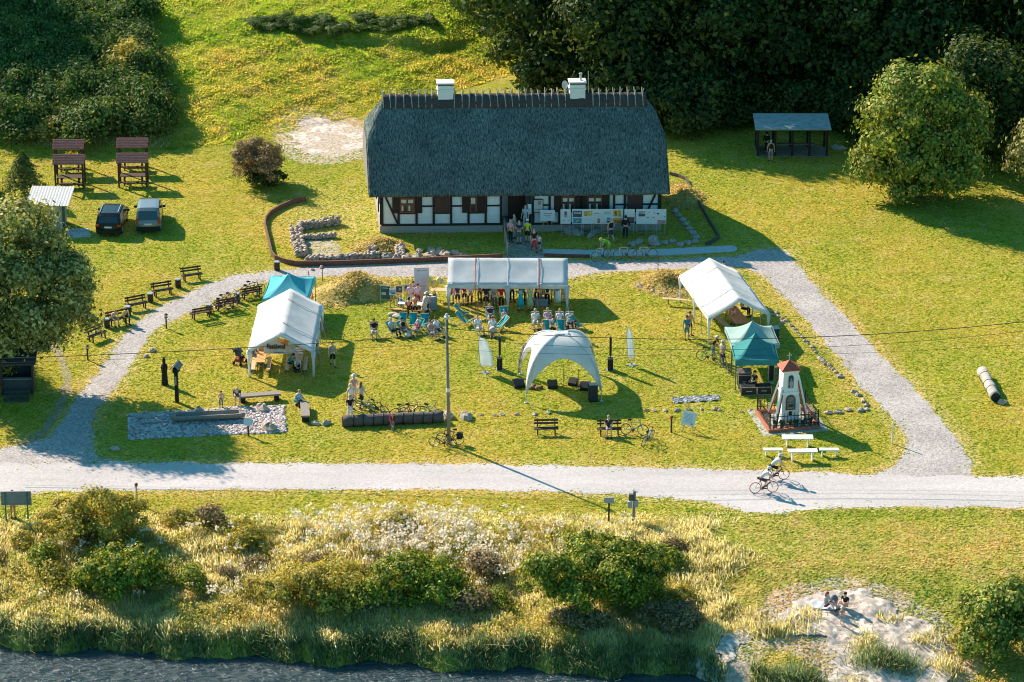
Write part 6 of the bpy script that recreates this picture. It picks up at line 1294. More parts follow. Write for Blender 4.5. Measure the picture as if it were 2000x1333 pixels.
# ---- inside the broadside tent
MTL = [(894, 599, 'stand', 175, (.10, .06, .18), 'none', NAV, 'knee', 'grey', 'person in a dark purple tank top at the left serving table'), (907, 597, 'lean', 185, MAR, 'short', BLK, 'shorts', 'brown', 'person in a maroon shirt and black shorts at the left serving table'), (884, 588, 'sit', -10, (.55, .35, .3), 'short', GRYC, 'long', 'white', 'person seated behind the left serving table facing the lawn'), (918, 590, 'sit', 0, WHT, 'short', BLK, 'long', 'brown', 'person in white seated behind the maroon shirt under the broadside tent'),
       (937, 593, 'stand', 170, RED, 'short', BLK, 'long', 'dark', 'person in red and black partly hidden by the tent leg'), (949, 603, 'stand', 180, (.02, .035, .045), 'short', BLK, 'knee', 'dark', 'person in dark shirt and shorts second in the standing row'), (966, 604, 'stand', 185, (.40, .36, .34), 'short', (.10, .13, .12), 'long', 'grey', 'person in a grey striped shirt in the standing row'), (979, 604, 'stand', 178, (.72, .015, .02), 'short', BLK, 'long', 'brown', 'person in a bright scarlet shirt beside the middle tent leg'),
       (957, 588, 'stand', 5, WHT, 'short', JEAN, 'long', 'grey', 'person in a white shirt facing out behind the grey striped shirt'), (1000, 590, 'stand', 20, (.06, .12, .40), 'short', BLK, 'long', 'brown', 'person in a royal blue shirt just left of the turquoise dress'), (1080, 588, 'stand', 0, PNK, 'short', GRYC, 'long', 'blond', 'person in a rose pink shirt behind the right red strap'), (1100, 592, 'stand', 170, NAV, 'short', BEIG, 'knee', 'brown', 'person in a navy shirt by the right end leg of the tent'),
       (1048, 594, 'stand', 180, BLK, 'short', BLK, 'long', 'dark', 'person in black behind the grey storage box'), (1069, 598, 'stand', 170, (.03, .06, .06), 'short', BLK, 'long', 'brown', 'person in dark green black clothes by the red strap of the tent'), (1022, 593, 'stand', 0, (.03, .03, .03), 'short', BLK, 'long', 'dark', 'person in black facing the lawn between the two dresses'), (1061, 588, 'sit', 0, (.5, .45, .1), 'short', GRYC, 'long', 'blond', 'person in yellow sitting far back in the right half of the tent')]
for a in MTL: person(a[9], a[0], a[1], a[2], a[3], a[4], a[5], a[6], a[7], a[8], extra=stripes((.10, .10, .10), (.0, .4, .8)) if 'striped' in a[9] else None)
person('person in a black and white striped top in the right half of the tent', 1089, 597, 'stand', 175, BLK, 'short', WHT, 'skirt', 'dark', extra=stripes(WHT, (.1, .5)))
person('person in a turquoise patterned dress bending over the tent table', 1017, 607, 'lean', 200, TURQ, 'short', TURQ, 'skirt', 'dark', long_hair=True); person('person in a pale lime long dress next to the turquoise dress', 1035, 607, 'stand', 160, (.48, .52, .24), 'none', (.44, .50, .26), 'skirt', 'dark')
# ---- deck chairs
def deck_chair(label, canvas=TEAL):
    t = thing('deck_chair', label, 'deck chair', (0, 0, 0), 0, 'deck chairs on the festival lawn'); WF = M('beech frame', (.56, .42, .26), .6, .15, 6)
    for nm, pts in (('rear_frame', ((-.42, .0), (.70, .93))), ('front_frame', ((.56, .0), (-.46, .46)))):
        b = MB(); x = .29 if nm == 'rear_frame' else .25
        for s in (-1, 1): b.bar((s * x, pts[0][0], pts[0][1]), (s * x, pts[1][0], pts[1][1]), .035, .05)
        for y, z in pts: b.bar((-x, y, z + .02), (x, y, z + .02), .04, .035)
        b.build(nm, WF, t)
    b = MB(); pr = [(.71, .93), (.55, .73), (.36, .51), (.16, .36), (-.02, .29), (-.2, .31), (-.34, .38), (-.46, .47)]; b.sheet([[(x, y, z) for x in (-.24, 0, .24)] for y, z in pr], .012); b.build('canvas', canvas, t, True); return t
DCP = deck_chair('empty turquoise deck chair, the large one facing straight to the pole'); DCP.location = P(829, 646)
for px, py, rz, lab in ((731, 659, 4, 'deck chair at the far left end holding a man in a dark top'), (770, 656, 42, 'deck chair with the white-haired sitter in pale blue'), (785, 641, -8, 'empty deck chair standing behind the sitter in a black vest'), (792, 656, 45, 'deck chair with the sitter in a black vest beside the white balloon'), (806, 642, -4, 'empty deck chair behind the child in a red jacket'), (812, 652, -35, 'deck chair with the child in a red jacket and pale cap'), (846, 661, 38, 'deck chair with the sitter in a salmon dress left of the pole'), (858, 655, 48, 'deck chair with the white shirted sitter left of the pole'), (906, 620, 72, 'empty deck chair turned right, the rear one of the leaning pair'), (909, 635, 68, 'empty deck chair turned right, the front one of the leaning pair'), (958, 630, 8, 'deck chair with the man in a navy shirt'), (985, 629, 6, 'deck chair with the small child in pink beside the tent leg'), (936, 652, 22, 'deck chair with the man crossing his legs in white clothes'), (962, 655, 2, 'deck chair with the woman in white and pale pink skirt'), (975, 645, -60, 'empty deck chair side-on behind the woman in white'), (1046, 640, 3, 'deck chair with the grey haired man in beige trousers'), (1070, 638, 2, 'deck chair with the person in pink folding arms'), (1094, 640, 4, 'deck chair with the bald man in white'), (1112, 640, -3, 'deck chair with the man in white shirt and black shorts'), (1067, 656, 4, 'empty deck chair in front of the pink shirt person'), (1095, 655, 0, 'empty deck chair in front of the bald man'), (1131, 644, 62, 'empty deck chair turned right at the right end of the row')):
    o = dup(DCP, P(px, py), R(rz), lab, 'deck chairs on the festival lawn'); o.scale = (.92,) * 3
def sitter(label, px, py, rz, *a, **k): return person(label, px, py, 'recline', rz, *a, **k)
sitter('person in a dark top and white shorts in the deck chair at the far left', 731, 659, 4, BLK, 'short', WHT, 'shorts', 'brown', skin=1); sitter('white-haired person in a pale blue shirt and black trousers in a deck chair', 770, 656, 42, LBL, 'short', BLK, 'long', 'white'); sitter('person in a black vest in the deck chair by the white balloon', 792, 656, 45, BLK, 'none', GRYC, 'knee', 'dark', skin=1); sitter('child in a red jacket and pale cap sitting in a deck chair', 812, 652, -35, (.55, .12, .16), 'long', LPNK, 'shorts', 'blond', ('cap', (.66, .56, .6)), .75)
sitter('person in a salmon dress in the deck chair left of the pole', 846, 661, 38, (.62, .26, .22), 'none', (.55, .40, .38), 'knee', 'red'); sitter('person in a white shirt and navy shorts in the deck chair left of the pole', 858, 655, 48, WHT, 'short', NAV, 'shorts', 'brown'); sitter('person in a navy shirt in the deck chair before the standing row', 958, 630, 8, NAV, 'short', GRYC, 'knee', 'bald'); sitter('small child in pink in the turquoise deck chair by the tent leg', 985, 629, 6, LPNK, 'none', LPNK, 'shorts', 'blond', sc=.68)
sitter('person in white clothes with crossed legs in a front deck chair', 936, 652, 22, WHT, 'short', WHT, 'shorts', 'bald'); sitter('person in a white top and pale pink skirt in a front deck chair', 962, 655, 2, WHT, 'short', (.62, .48, .44), 'skirt', 'brown'); sitter('grey-haired person in white with beige trousers in the right row of deck chairs', 1046, 640, 3, WHT, 'short', BEIG, 'long', 'grey', shoe=BLK); sitter('person in pink with folded arms in the right row of deck chairs', 1070, 638, 2, (.68, .42, .48), 'short', (.68, .45, .5), 'knee', 'blond'); sitter('bald person in a white shirt in the right row of deck chairs', 1094, 640, 4, WHT, 'short', (.5, .3, .24), 'shorts', 'bald'); sitter('person in a white shirt and black shorts at the end of the deck chair row', 1112, 640, -3, (.62, .66, .70), 'short', BLK, 'shorts', 'dark')
person('person in a blue shirt standing with back to the road among the deck chairs', 1079, 661, 'lean', 170, (.04, .22, .38), 'short', BLK, 'long', 'brown', sc=.92); person('small child in a beige top among the deck chairs', 1061, 656, 'stand', 60, (.5, .3, .2), 'none', BEIG, 'shorts', 'brown', sc=.62); person('person in dark clothes bending between the last deck chairs', 1110, 659, 'bend', 60, (.02, .04, .08), 'long', NAV, 'long', 'dark'); person('balding person in a grey shirt sitting behind the top of the dome tent', 1089, 676, 'sit', 170, (.32, .40, .40), 'short', GRYC, 'long', 'bald', z=.05); person('person in white sitting right behind the vent of the dome tent', 1106, 681, 'sit', 160, WHT, 'short', GRYC, 'long', 'brown', z=.1)
b = MB(); p = P(797, 660); b.ell((p.x, p.y, .2), .2, 12, 8); b.build('balloon', M('pale blue white balloon', (.60, .68, .70), .4, .05, 3), None, True, label='white balloon lying among the left deck chairs', cat='balloon')
# ---- banner tent
person('person with ginger hair and pale dress seated behind the orange table', 509, 705, 'sit', 0, (.62, .42, .30), 'short', BEIG, 'long', 'red', long_hair=True); person('person in a brown cardigan seated at the left edge inside the banner tent', 496, 708, 'sit', 60, (.26, .17, .15), 'long', GRYC, 'long', 'grey'); person('person in a teal jumper sitting on the middle bench of the banner tent', 566, 722, 'slump', 60, (.02, .24, .25), 'long', BLK, 'long', 'dark'); person('person in white and black sitting low at the front of the paper table', 580, 727, 'crouch', 20, (.62, .62, .62), 'short', BLK, 'long', 'grey')
person('person in a grey top and black shorts walking out of the tent shade', 650, 716, 'walk', 10, (.34, .34, .33), 'none', BLK, 'knee', 'blond')
# ---- left lawn
person('child in an orange top and jeans looking down by the pebble bed', 432, 796, 'lean', 12, (.78, .36, .05), 'none', JEAN, 'long', 'brown', sc=.72); person('person in a navy shirt slumped forward on the long plank bench', 463, 788, 'slump', 8, NAV, 'short', (.3, .26, .22), 'shorts', 'grey'); person('person in pale blue crouching with a small pram beside the short plank bench', 580, 792, 'crouch', 60, LBL, 'short', TEALC, 'skirt', 'blond')
person('person with a white hat and patterned shorts in the group by the banded log', 692, 782, 'walk', 170, (.45, .30, .32), 'none', LBL, 'shorts', 'grey', ('brim', (.66, .58, .5))); person('person with long red-brown hair and black trousers in the group by the banded log', 706, 796, 'walk', 150, (.58, .50, .48), 'short', (.03, .035, .04), 'long', 'red', long_hair=True); person('person in black and white resting on the left end of the banded log', 684, 822, 'hands', 20, BLK, 'short', WHT, 'long', 'blond')
person('person with pale hair in the group just behind the log end', 685, 800, 'stand', 40, WHT, 'none', LBL, 'shorts', 'white')
Q = P(230, 634); person('person in a yellow shirt and black trousers sitting on the bench by the curved path', 0, 0, 'slump', 40, (.70, .68, .12), 'short', BLK, 'long', 'dark', loc=(Q.x + .42, Q.y + .16, 0)); person('person in pink and grey sitting beside the yellow shirt on the bench', 0, 0, 'slump', 40, (.62, .42, .36), 'none', (.2, .24, .3), 'shorts', 'blond', loc=(Q.x - .28, Q.y - .14, 0))
Q = P(1190, 850); person('person in a dark vest with grey sleeves sitting on the bench by the bicycles', 0, 0, 'sit', 5, (.04, .045, .06), 'short', (.24, .27, .32), 'knee', 'blond', long_hair=True, loc=(Q.x - .05, Q.y - .05, 0))
# ---- right side
person('person in a turquoise shirt and teal shorts standing left of the angled tent', 1341, 664, 'stand', 20, (.03, .20, .30), 'short', (.03, .22, .25), 'knee', 'brown', skin=1); person('person in an orange top and black shorts behind the turquoise shirt', 1347, 656, 'stand', 30, (.75, .32, .06), 'none', BLK, 'shorts', 'brown', skin=1); person('person with a white helmet straddling a teal bicycle near the green tents', 1393, 702, 'lean', 60, BLK, 'short', (.24, .32, .38), 'knee', 'dark', ('helmet', (.66, .66, .66)), skin=1); person('person with a white helmet and black pinafore holding a dark bicycle', 1411, 714, 'hands', 140, (.60, .50, .48), 'short', BLK, 'knee', 'blond', ('helmet', (.7, .68, .68)))
person('person in a red-brown shirt leaning on the table under the angled tent', 1432, 634, 'lean', -30, (.36, .12, .08), 'short', GRYC, 'long', 'brown'); person('dark-haired person whose head shows above the back of the angled tent', 1412, 556, 'stand', 20, (.10, .02, .03), 'short', BLK, 'long', 'dark'); person('person in black sitting behind the sound desk under the green tent', 1473, 762, 'sit', -60, BLK, 'short', BLK, 'long', 'dark'); person('person seated far inside the angled tent at the table end', 1451, 616, 'sit', 60, (.30, .14, .08), 'short', BLK, 'long', 'brown')
person('person with a black backpack and tan shirt standing before the open shelter', 1505, 316, 'stand', 180, (.52, .33, .17), 'short', (.26, .30, .30), 'knee', 'grey', extra=backpack(BLK)); person('person in black in the dark inside of the open shelter', 1497, 300, 'stand', 150, BLK, 'long', BLK, 'long', 'dark'); person('person in tan trousers hidden behind the roadside information board', 26, 1011, 'stand', 0, (.3, .2, .15), 'short', (.48, .28, .15), 'long', 'brown')
person('person in a white top with brown hair sitting on the blanket above the sand', 1613, 1191, 'ground', 55, (.62, .58, .58), 'short', (.12, .04, .05), 'shorts', 'red', long_hair=True, z=float(PT(1613, 1191).z) + .14); person('person in a black shirt sitting right of the backpack above the sand', 1651, 1190, 'ground', -40, BLK, 'short', (.5, .36, .3), 'shorts', 'dark', z=float(PT(1651, 1190).z) + .10); person('small bare-chested child with a sun hat and turquoise trunks on the sand', 1644, 1223, 'stand', 170, (.55, .33, .24), 'none', (.16, .40, .44), 'shorts', 'blond', ('brim', (.70, .52, .40)), .62, z=float(PT(1644, 1223).z) + .08, shoe=(.5, .3, .22))
# ---- bicycles
def make_bike(label, col, tyre=(.02, .02, .02), pannier=False, bars='flat'):
    t = thing('bicycle', label, 'bicycle'); FM = M('bike paint %s' % (col,), col, .35, .1, 6, spec=.5); TY = M('tyre %s' % (tyre,), tyre, .8, .2, 9); b = MB()
    bb, hd1, hd2, st, rw, fw = (-.05, 0, .30), (.36, 0, .86), (.40, 0, .68), (-.20, 0, .80), (-.50, 0, .35), (.56, 0, .35)
    for p, q, r in ((bb, hd2, .03), (st, hd1, .024), (bb, st, .024), (hd1, hd2, .03), (bb, rw, .016), (st, rw, .014)): b.tube(p, q, r, n=6)
    for s in (-1, 1): b.tube((hd2[0], s * .05, hd2[2]), (fw[0], s * .05, fw[2]), .018, n=6)
    b.build('frame', FM, t); b = MB(); b.tube(st, (-.235, 0, .94), .016, n=6); b.path([(-.38, 0, .96), (-.26, 0, .97), (-.10, 0, .95)], [.075, .06, .022], 7); b.build('saddle', BLACK, t)
    b = MB(); b.tube(hd1, (.35, 0, 1.0), .016, n=6); 
    if bars == 'flat': b.path([(.30, -.30, 1.03), (.36, -.1, 1.0), (.36, .1, 1.0), (.30, .30, 1.03)], .016, 6)
    else: [b.path([(.36, 0, 1.0), (.38, s * .2, 1.0), (.52, s * .21, .99), (.52, s * .21, .90), (.40, s * .21, .86)], .015, 6) for s in (-1, 1)]
    b.build('handlebar', BLACK, t); b = MB(); b.tube((-.05, -.04, .30), (-.05, .04, .30), .09, n=12); b.bar((-.05, .08, .30), (-.10, .08, .14), .02, .03); b.bar((-.05, -.08, .30), (.0, -.08, .46), .02, .03); b.box((-.10, .13, .14), (.08, .09, .02)); b.box((.0, -.13, .46), (.08, .09, .02)); b.build('crank', M('dark metal', (.08, .08, .085), .4, .2, 8, metal=.5), t)
    for c in (rw, fw):
        b = MB(); n = 22; b.path([(c[0] + .315 * math.cos(a), 0, c[2] + .315 * math.sin(a)) for a in np.linspace(0, 6.2832, n + 1)[:-1]], .012, 5, closed=True)
        for k in range(9): a = k * math.pi / 4.5; b.tube((c[0], 0, c[2]), (c[0] + .31 * math.cos(a), 0, c[2] + .31 * math.sin(a)), .004, n=4, caps=False)
        b.tube((c[0], -.04, c[2]), (c[0], .04, c[2]), .03, n=7); w = b.build('wheel', METAL, t); b = MB(); b.path([(c[0] + .335 * math.cos(a), 0, c[2] + .335 * math.sin(a)) for a in np.linspace(0, 6.2832, n + 1)[:-1]], .022, 6, closed=True); b.build('tyre', TY, w)
    if pannier:
        for s in (-1, 1): b = MB(); b.box((-.56, s * .14, .58), (.34, .12, .36)); b.build('pannier', M('black pannier', (.02, .02, .022), .8, .2, 8), t)
    return t
def ride(proto, px, py, rz, lean, label, group=None, loc=None):
    o = dup(proto, Vector(loc) if loc is not None else P(px, py), None, label, group); o.rotation_mode = 'QUATERNION'; o.rotation_quaternion = Quaternion((0, 0, 1), R(rz)) @ Quaternion((1, 0, 0), R(lean))
    return o
def first(o, px, py, rz, lean, group=None):
    o.location = P(px, py); o.rotation_mode = 'QUATERNION'; o.rotation_quaternion = Quaternion((0, 0, 1), R(rz)) @ Quaternion((1, 0, 0), R(lean))
    if group: o['group'] = group
    return o
BG = 'bicycles parked around the lawn'
B1 = first(make_bike('dark bicycle nearest the turquoise tent at the inner benches', (.03, .04, .07)), 486, 580, 18, 10, BG)
B2 = first(make_bike('teal bicycle standing right of the occupied front bench', (.05, .24, .28)), 1238, 850, -8, -8, BG)
B3 = first(make_bike('dark touring bicycle with black pannier against the utility pole', (.05, .05, .055), pannier=True), 880, 868, 172, 8, BG)
B4 = first(make_bike('red bicycle leaning on the right side of the banner tent', (.45, .05, .05)), 611, 697, 96, 14, BG)
B5 = make_bike('racing bicycle with red-rimmed wheels under the nearer cyclist', (.05, .05, .05), (.55, .04, .04), bars='drop'); B6 = make_bike('pale silver bicycle leaning over the right end of the banded log', (.40, .40, .40)); first(B6, 846, 812, -28, 24, BG)
for a in ((B1, 494, 576, 20, -8, 'second dark bicycle behind the first at the inner bench by the turquoise tent'), (B1, 432, 606, 28, 10, 'dark bicycle at the low end of the bicycle heap by the inner bench'), (B6, 441, 602, 25, -6, 'pale bicycle in the middle of the bicycle heap by the inner bench'), (B1, 451, 596, 26, 8, 'dark bicycle at the bin end of the bicycle heap'),
          (B6, 1176, 508, 215, 12, 'bicycle being handled by the person in neon green'), (B6, 1222, 506, -165, 10, 'grey bicycle in the middle of the three on the pale pavement'), (B6, 1261, 506, 188, 10, 'grey bicycle at the right end of the three on the pale pavement'), (B6, 718, 801, -30, 26, 'grey bicycle close behind the person with red-brown hair'), (B1, 740, 806, -35, 18, 'dark bicycle left of centre behind the banded log'),
          (B1, 783, 811, 25, 22, 'dark bicycle with a helmet on its handlebar behind the banded log'), (B4, 802, 811, 14, 20, 'reddish bicycle right of centre behind the banded log'), (B4, 761, 838, 108, 12, 'red bicycle propped head-on over the front of the banded log'), (B1, 866, 873, 172, -14, 'second dark bicycle in front of the touring bicycle at the pole'), (B2, 1263, 866, 62, 12, 'teal bicycle seen nearly head-on beside the front bench'),
          (B2, 1384, 706, -20, 6, 'teal bicycle straddled by the person in a white helmet'), (B1, 1416, 722, -75, 6, 'dark bicycle held by the person in a black pinafore')):
    ride(*a, group=BG)
for bk, px, py, lab, lb2 in ((B5, 1491, 963, 'person in white cycling on the near racing bicycle with red wheels', None), (None, 1513, 938, 'person in white and black cycling slightly ahead on the farther racing bicycle', 'racing bicycle with red-rimmed wheels under the farther cyclist')):
    p = P(px, py); rz = 8
    if bk: first(bk, px, py, rz, -3)
    else: ride(B5, px, py, rz, -3, lb2)
    person(lab, 0, 0, 'cycle', 90 + rz, (.62, .65, .70), 'short', BLK if not bk else (.10, .05, .07), 'knee', 'dark', ('helmet', (.66, .72, .74)), loc=(p.x, p.y, -.02))
# pram and stroller
def stroller(label, px, py, rz, hood, sc=1):
    t = thing('stroller', label, 'stroller', P(px, py), R(rz)); t.scale = (sc, sc, sc); b = MB(); [b.bar((s * .22, .45, 1.05), (s * .22, -.35, .22), .03, .03) for s in (-1, 1)]; [b.bar((s * .22, -.2, .55), (s * .22, .35, .2), .03, .03) for s in (-1, 1)]; b.bar((-.22, .45, 1.05), (.22, .45, 1.05), .04, .04); b.build('frame', BLACK, t)
    b = MB(); b.sheet([[(x, y, z) for x in (-.19, 0, .19)] for y, z in ((.25, .92), (.15, .55), (-.15, .5), (-.25, .3))], .05); b.build('seat', fab((.05, .06, .09)), t); b = MB(); b.sheet([[(.21 * math.cos(a) * 1.0, .25 - .34 * math.sin(e), .78 + .34 * math.cos(e) * math.sin(a) + .0) for a in np.linspace(0.05, math.pi - .05, 9)] for e in np.linspace(-.5, 1.0, 6)], .02); b.build('hood', fab(hood), t, True)
    for x, y in ((-.24, .3), (.24, .3), (-.2, -.36), (.2, -.36)): b = MB(); b.tube((x - .02, y, .12), (x + .02, y, .12), .12, n=12); b.build('wheel', BLACK, t)
    b = MB(); b.box((0, .08, .3), (.36, .4, .18)); b.build('basket', fab((.3, .05, .05)), t)
stroller('dark blue stroller parked left of the banner tent leg', 469, 711, 150, (.08, .11, .16), 1.1); stroller('small pale blue pram beside the crouching person at the short plank bench', 589, 794, 120, LBL, .7)
# ================================================================== PLANTS
LEAF = {
 'forest': leafmat('forest leaves', [(0, (0.029, 0.058, 0.013)), (.6, (0.065, 0.111, 0.021)), (1, (0.130, 0.143, 0.029))], .34),
 'chestnut': leafmat('broad leaves', [(0, (.07, .14, .02)), (.5, (.20, .28, .035)), (.82, (.46, .44, .08)), (1, (.66, .46, .12))], .3),
 'willow': leafmat('willow leaves', [(0, (.10, .14, .03)), (.4, (.30, .31, .07)), (.75, (.62, .54, .20)), (1, (.74, .63, .30))], .36),
 'green': leafmat('hedge leaves', [(0, (.05, .12, .012)), (.5, (.22, .30, .03)), (.8, (.52, .48, .06)), (1, (.68, .52, .10))], .36),
 'olive': leafmat('olive leaves', [(0, (.24, .23, .04)), (.5, (.54, .45, .07)), (.85, (.74, .56, .13)), (1, (.70, .48, .22))], .4),
 'brown': leafmat('brown twigs', [(0, (.16, .11, .05)), (.5, (.34, .23, .11)), (1, (.54, .39, .22))], .3),
 'shade': leafmat('hillside leaves', [(0, (0.053, 0.120, 0.022)), (.6, (0.120, 0.210, 0.038)), (.9, (0.270, 0.285, 0.075)), (1, (0.570, 0.450, 0.210))], .34),
 'conifer': leafmat('conifer needles', [(0, (0.070, 0.123, 0.035)), (.6, (0.210, 0.245, 0.052)), (1, (0.490, 0.403, 0.105))], .34),
}
BARK = M('bark', (.10, .075, .055), .95, .35, 7, stretch=(3, 3, 1), bump=.5)
def cards(c, nrm, size, q, aspect=.62):
    """leaf shaped quads at points c facing nrm"""
    n = len(c); a = q.normal(size=(n, 3)); nrm = nrm / (np.linalg.norm(nrm, axis=1, keepdims=True) + 1e-9)
    u = np.cross(nrm, a); u /= np.linalg.norm(u, axis=1, keepdims=True) + 1e-9; v = np.cross(nrm, u)
    s = (size * q.uniform(.6, 1.35, n))[:, None]; u = u * s; v = v * s * aspect
    V = np.stack([c - u, c - v * .9 + u * .1, c + u, c + v], 1).reshape(-1, 3)
    return V, np.arange(4 * n).reshape(n, 4)
def crown_points(blobs, n, q, clump=.30, cl=9, fill=.12):
    w_ = np.array([b[1][0] * b[1][1] + b[1][0] * b[1][2] for b in blobs]); w_ = w_ / w_.sum(); C = []; N = []
    for (c, r), ww in zip(blobs, w_):
        c = np.array(c); r = np.array(r); k = max(6, int(cl * (r.mean() ** 1.1))); m = int(n * ww)
        d = q.normal(size=(k, 3)); d /= np.linalg.norm(d, axis=1, keepdims=True); d[:, 2] = np.where(d[:, 2] < -.55, -d[:, 2], d[:, 2])
        cc = c + d * r * q.uniform(.62, 1.12, (k, 1)); cs = clump * r.mean() ** .6 * q.uniform(.6, 1.4, k)
        i = q.randint(0, k, m); g = q.normal(size=(m, 3)) * np.array([1, 1, .7]); p = cc[i] + g * cs[i][:, None]
        sh = q.rand(m) < .10; ns = max(5, k // 2); sd = q.normal(size=(ns, 3)); sd /= np.linalg.norm(sd, axis=1, keepdims=True); sd[:, 2] = np.abs(sd[:, 2]) * .9 - .1; si = q.randint(0, ns, m); ln = q.uniform(.85, 1.0 + .30 * q.rand(ns)[si]); p[sh] = (c + sd[si] * r * ln[:, None] + q.normal(size=(m, 3)) * .07 * r.mean() ** .5)[sh]
        f = q.rand(m) < fill; p[f] = c + q.normal(size=(f.sum(), 3)) * r * .42
        C.append(p); nn = (p - cc[i]) * .9 / cs[i][:, None] + d[i] * .9 + q.normal(size=(m, 3)) * .55; nn[:, 2] += .35; N.append(nn)
    return np.concatenate(C), np.concatenate(N)
def crown_mesh(name, blobs, n, size, mat, seed, **kw):
    q = np.random.RandomState(seed); c, nn = crown_points(blobs, n, q, **kw); c[:, 2] = np.maximum(c[:, 2], .05)
    V, F = cards(c, nn, size, q); return np_mesh(name, V, F, LEAF[mat])
def trunk_mesh(name, h, r, limbs, seed, lean=(0, 0)):
    r_ = random.Random(seed); b = MB(); top = Vector((lean[0], lean[1], h))
    b.path([(0, 0, -.3), (0, 0, .15), (lean[0] * .3, lean[1] * .3, h * .35), (lean[0] * .7, lean[1] * .7, h * .7), top], [r * 1.5, r * 1.1, r * .85, r * .6, r * .25], 9)
    for (x, y, z) in limbs:
        s = Vector((lean[0], lean[1], 0)) * .4 + Vector((0, 0, min(h * .6, z * .45))); e = Vector((x, y, z)); m = s.lerp(e, .5) + Vector((r_.uniform(-.3, .3), r_.uniform(-.3, .3), .3))
        b.path([s, m, e], [r * .5, r * .32, r * .08], 6)
    return b.mesh(name, BARK, True)
def plant(name, cat, label, loc, crown, trunk, group=None, rz=0, sc=1, tname='trunk', cname='crown'):
    t = thing(name, label, cat, loc, rz, group); t.scale = (sc, sc, sc) if not isinstance(sc, tuple) else sc
    for nme, me in ((cname, crown), (tname, trunk)):
        o = bpy.data.objects.new(nme, me); COL.objects.link(o); o.parent = t
    return t
def on(px, py): return PT(px, py)
# ---- forest behind the house
def forest():
    prot = []
    for k, (blobs, h) in enumerate((
        ([((0, 0, 11), (4.6, 4.6, 4.6)), ((2.6, .5, 7.5), (3.6, 3.6, 3.4)), ((-2.8, -.6, 7), (3.6, 3.8, 3.4)), ((.4, -2.4, 5), (3.8, 3.2, 3.2)), ((-.5, 0, 3), (4, 3.6, 2.6))], 15),
        ([((.4, 0, 12), (3.6, 3.6, 4.6)), ((-2.2, 0, 8.5), (3.6, 3.6, 3.6)), ((2.8, -.8, 8), (3.0, 3.2, 3.8)), ((0, -2, 4.5), (4.4, 3, 3.2)), ((1.5, .5, 2.6), (3.5, 3.4, 2.4))], 16),
        ([((0, 0, 9.5), (5.2, 5.0, 4.2)), ((-3.2, -.5, 6), (3.4, 3.4, 3.4)), ((3.2, .2, 6.2), (3.5, 3.4, 3.2)), ((0, -2.5, 3.6), (4.2, 3, 2.8))], 13))):
        prot.append((crown_mesh('crown', blobs, 15000, .25, 'forest', 100 + k), trunk_mesh('trunk', h * .75, .38, [b[0] for b in blobs], 200 + k)))
    spots = [(2.2, 57, 1.0, 0), (-3.6, 72, .95, 2), (7.5, 50, .95, 1), (12.5, 53, 1.05, 2), (17.6, 50, 1.0, 0), (23.2, 51.5, 1.05, 1), (28.5, 49, .95, 2), (34.4, 50, 1.0, 0), (40.5, 48, 1.05, 1), (46.5, 50, 1, 2),
             (5, 64, 1.1, 2), (11, 62, 1.1, 0), (17, 61, 1.1, 1), (23, 63, 1.12, 2), (29, 60, 1.1, 0), (35, 62, 1.1, 1), (41.5, 60, 1.1, 2), (48, 62, 1.1, 0),
             (8, 74, 1.2, 1), (15, 73, 1.2, 0), (22, 75, 1.2, 2), (30, 73, 1.2, 1), (38, 75, 1.2, 0), (46, 74, 1.2, 2)]
    names = ['dark forest tree with sunlit outer leaves overhanging the grassy hill edge', 'dark forest tree rising straight behind the second chimney of the house', 'dark forest tree behind the house end with a few bright leaf tips']
    for i, (x, y, s, k) in enumerate(spots):
        lab = names[i - (i > 0)] if i < 4 and i != 1 else 'dark shaded broadleaf tree in the dense wood behind the open shelter'
        plant('forest_tree', 'tree', lab, (x, y, H(x, y) - .1), prot[k][0], prot[k][1], 'dark trees of the wood behind the house' if i >= 4 or i == 1 else None, rnd.uniform(0, 6.28), s * rnd.uniform(.94, 1.06))
    for i, (x, y, s, k) in enumerate([(-57.5, 72, 1.15, 0), (-62, 79, 1.2, 1), (-65, 68, 1.25, 2), (-70, 75, 1.4, 0), (-72, 62, 1.3, 1), (-78, 68, 1.4, 2), (-70, 56, 1.1, 0), (-78, 54, 1.2, 1), (-11.5, 85, .9, 1)]):
        plant('hilltop_tree', 'tree', 'tall dark tree on the hilltop whose shade falls over the bushy slope', (x, y, H(x, y) - .1), prot[k][0], prot[k][1], 'trees on the hilltop', rnd.uniform(0, 6.28), s)
    b = [((0, 0, 2.0), (2.3, 2.0, 1.9)), ((1.5, .2, 1.3), (1.6, 1.5, 1.3)), ((-1.5, 0, 1.4), (1.6, 1.5, 1.3))]
    cm = crown_mesh('crown', b, 4200, .2, 'forest', 120); tm = trunk_mesh('stem', 1.8, .09, [(1, 0, 1.8), (-1, .3, 1.9)], 121)
    for i, (x, y) in enumerate([(3.5, 52), (6, 46.5), (10, 46), (13.5, 47.5), (15, 44.8), (18.5, 46), (22, 45.5), (25.5, 45), (26.8, 41.5), (30, 45), (33.5, 44.5), (37.5, 43), (41, 44), (12, 43.5), (45, 43)]):
        plant('understorey_bush', 'bush', 'dark bush growing in deep shade at the foot of the wood', (x, y, H(x, y) - .1), cm, tm, 'bushes at the foot of the wood', rnd.uniform(0, 6.28), rnd.uniform(.8, 1.5), 'stem')
forest()
def tree(name, label, base, blobs, n, size, mat, seed, trunk_h, trunk_r, cat='tree', **kw):
    tn = 'trunk' if cat == 'tree' else 'stem'
    return plant(name, cat, label, base, crown_mesh('crown', blobs, n, size, mat, seed, **kw), trunk_mesh(tn, trunk_h, trunk_r, [b[0] for b in blobs[:6]], seed + 1), None, 0, 1, tn)
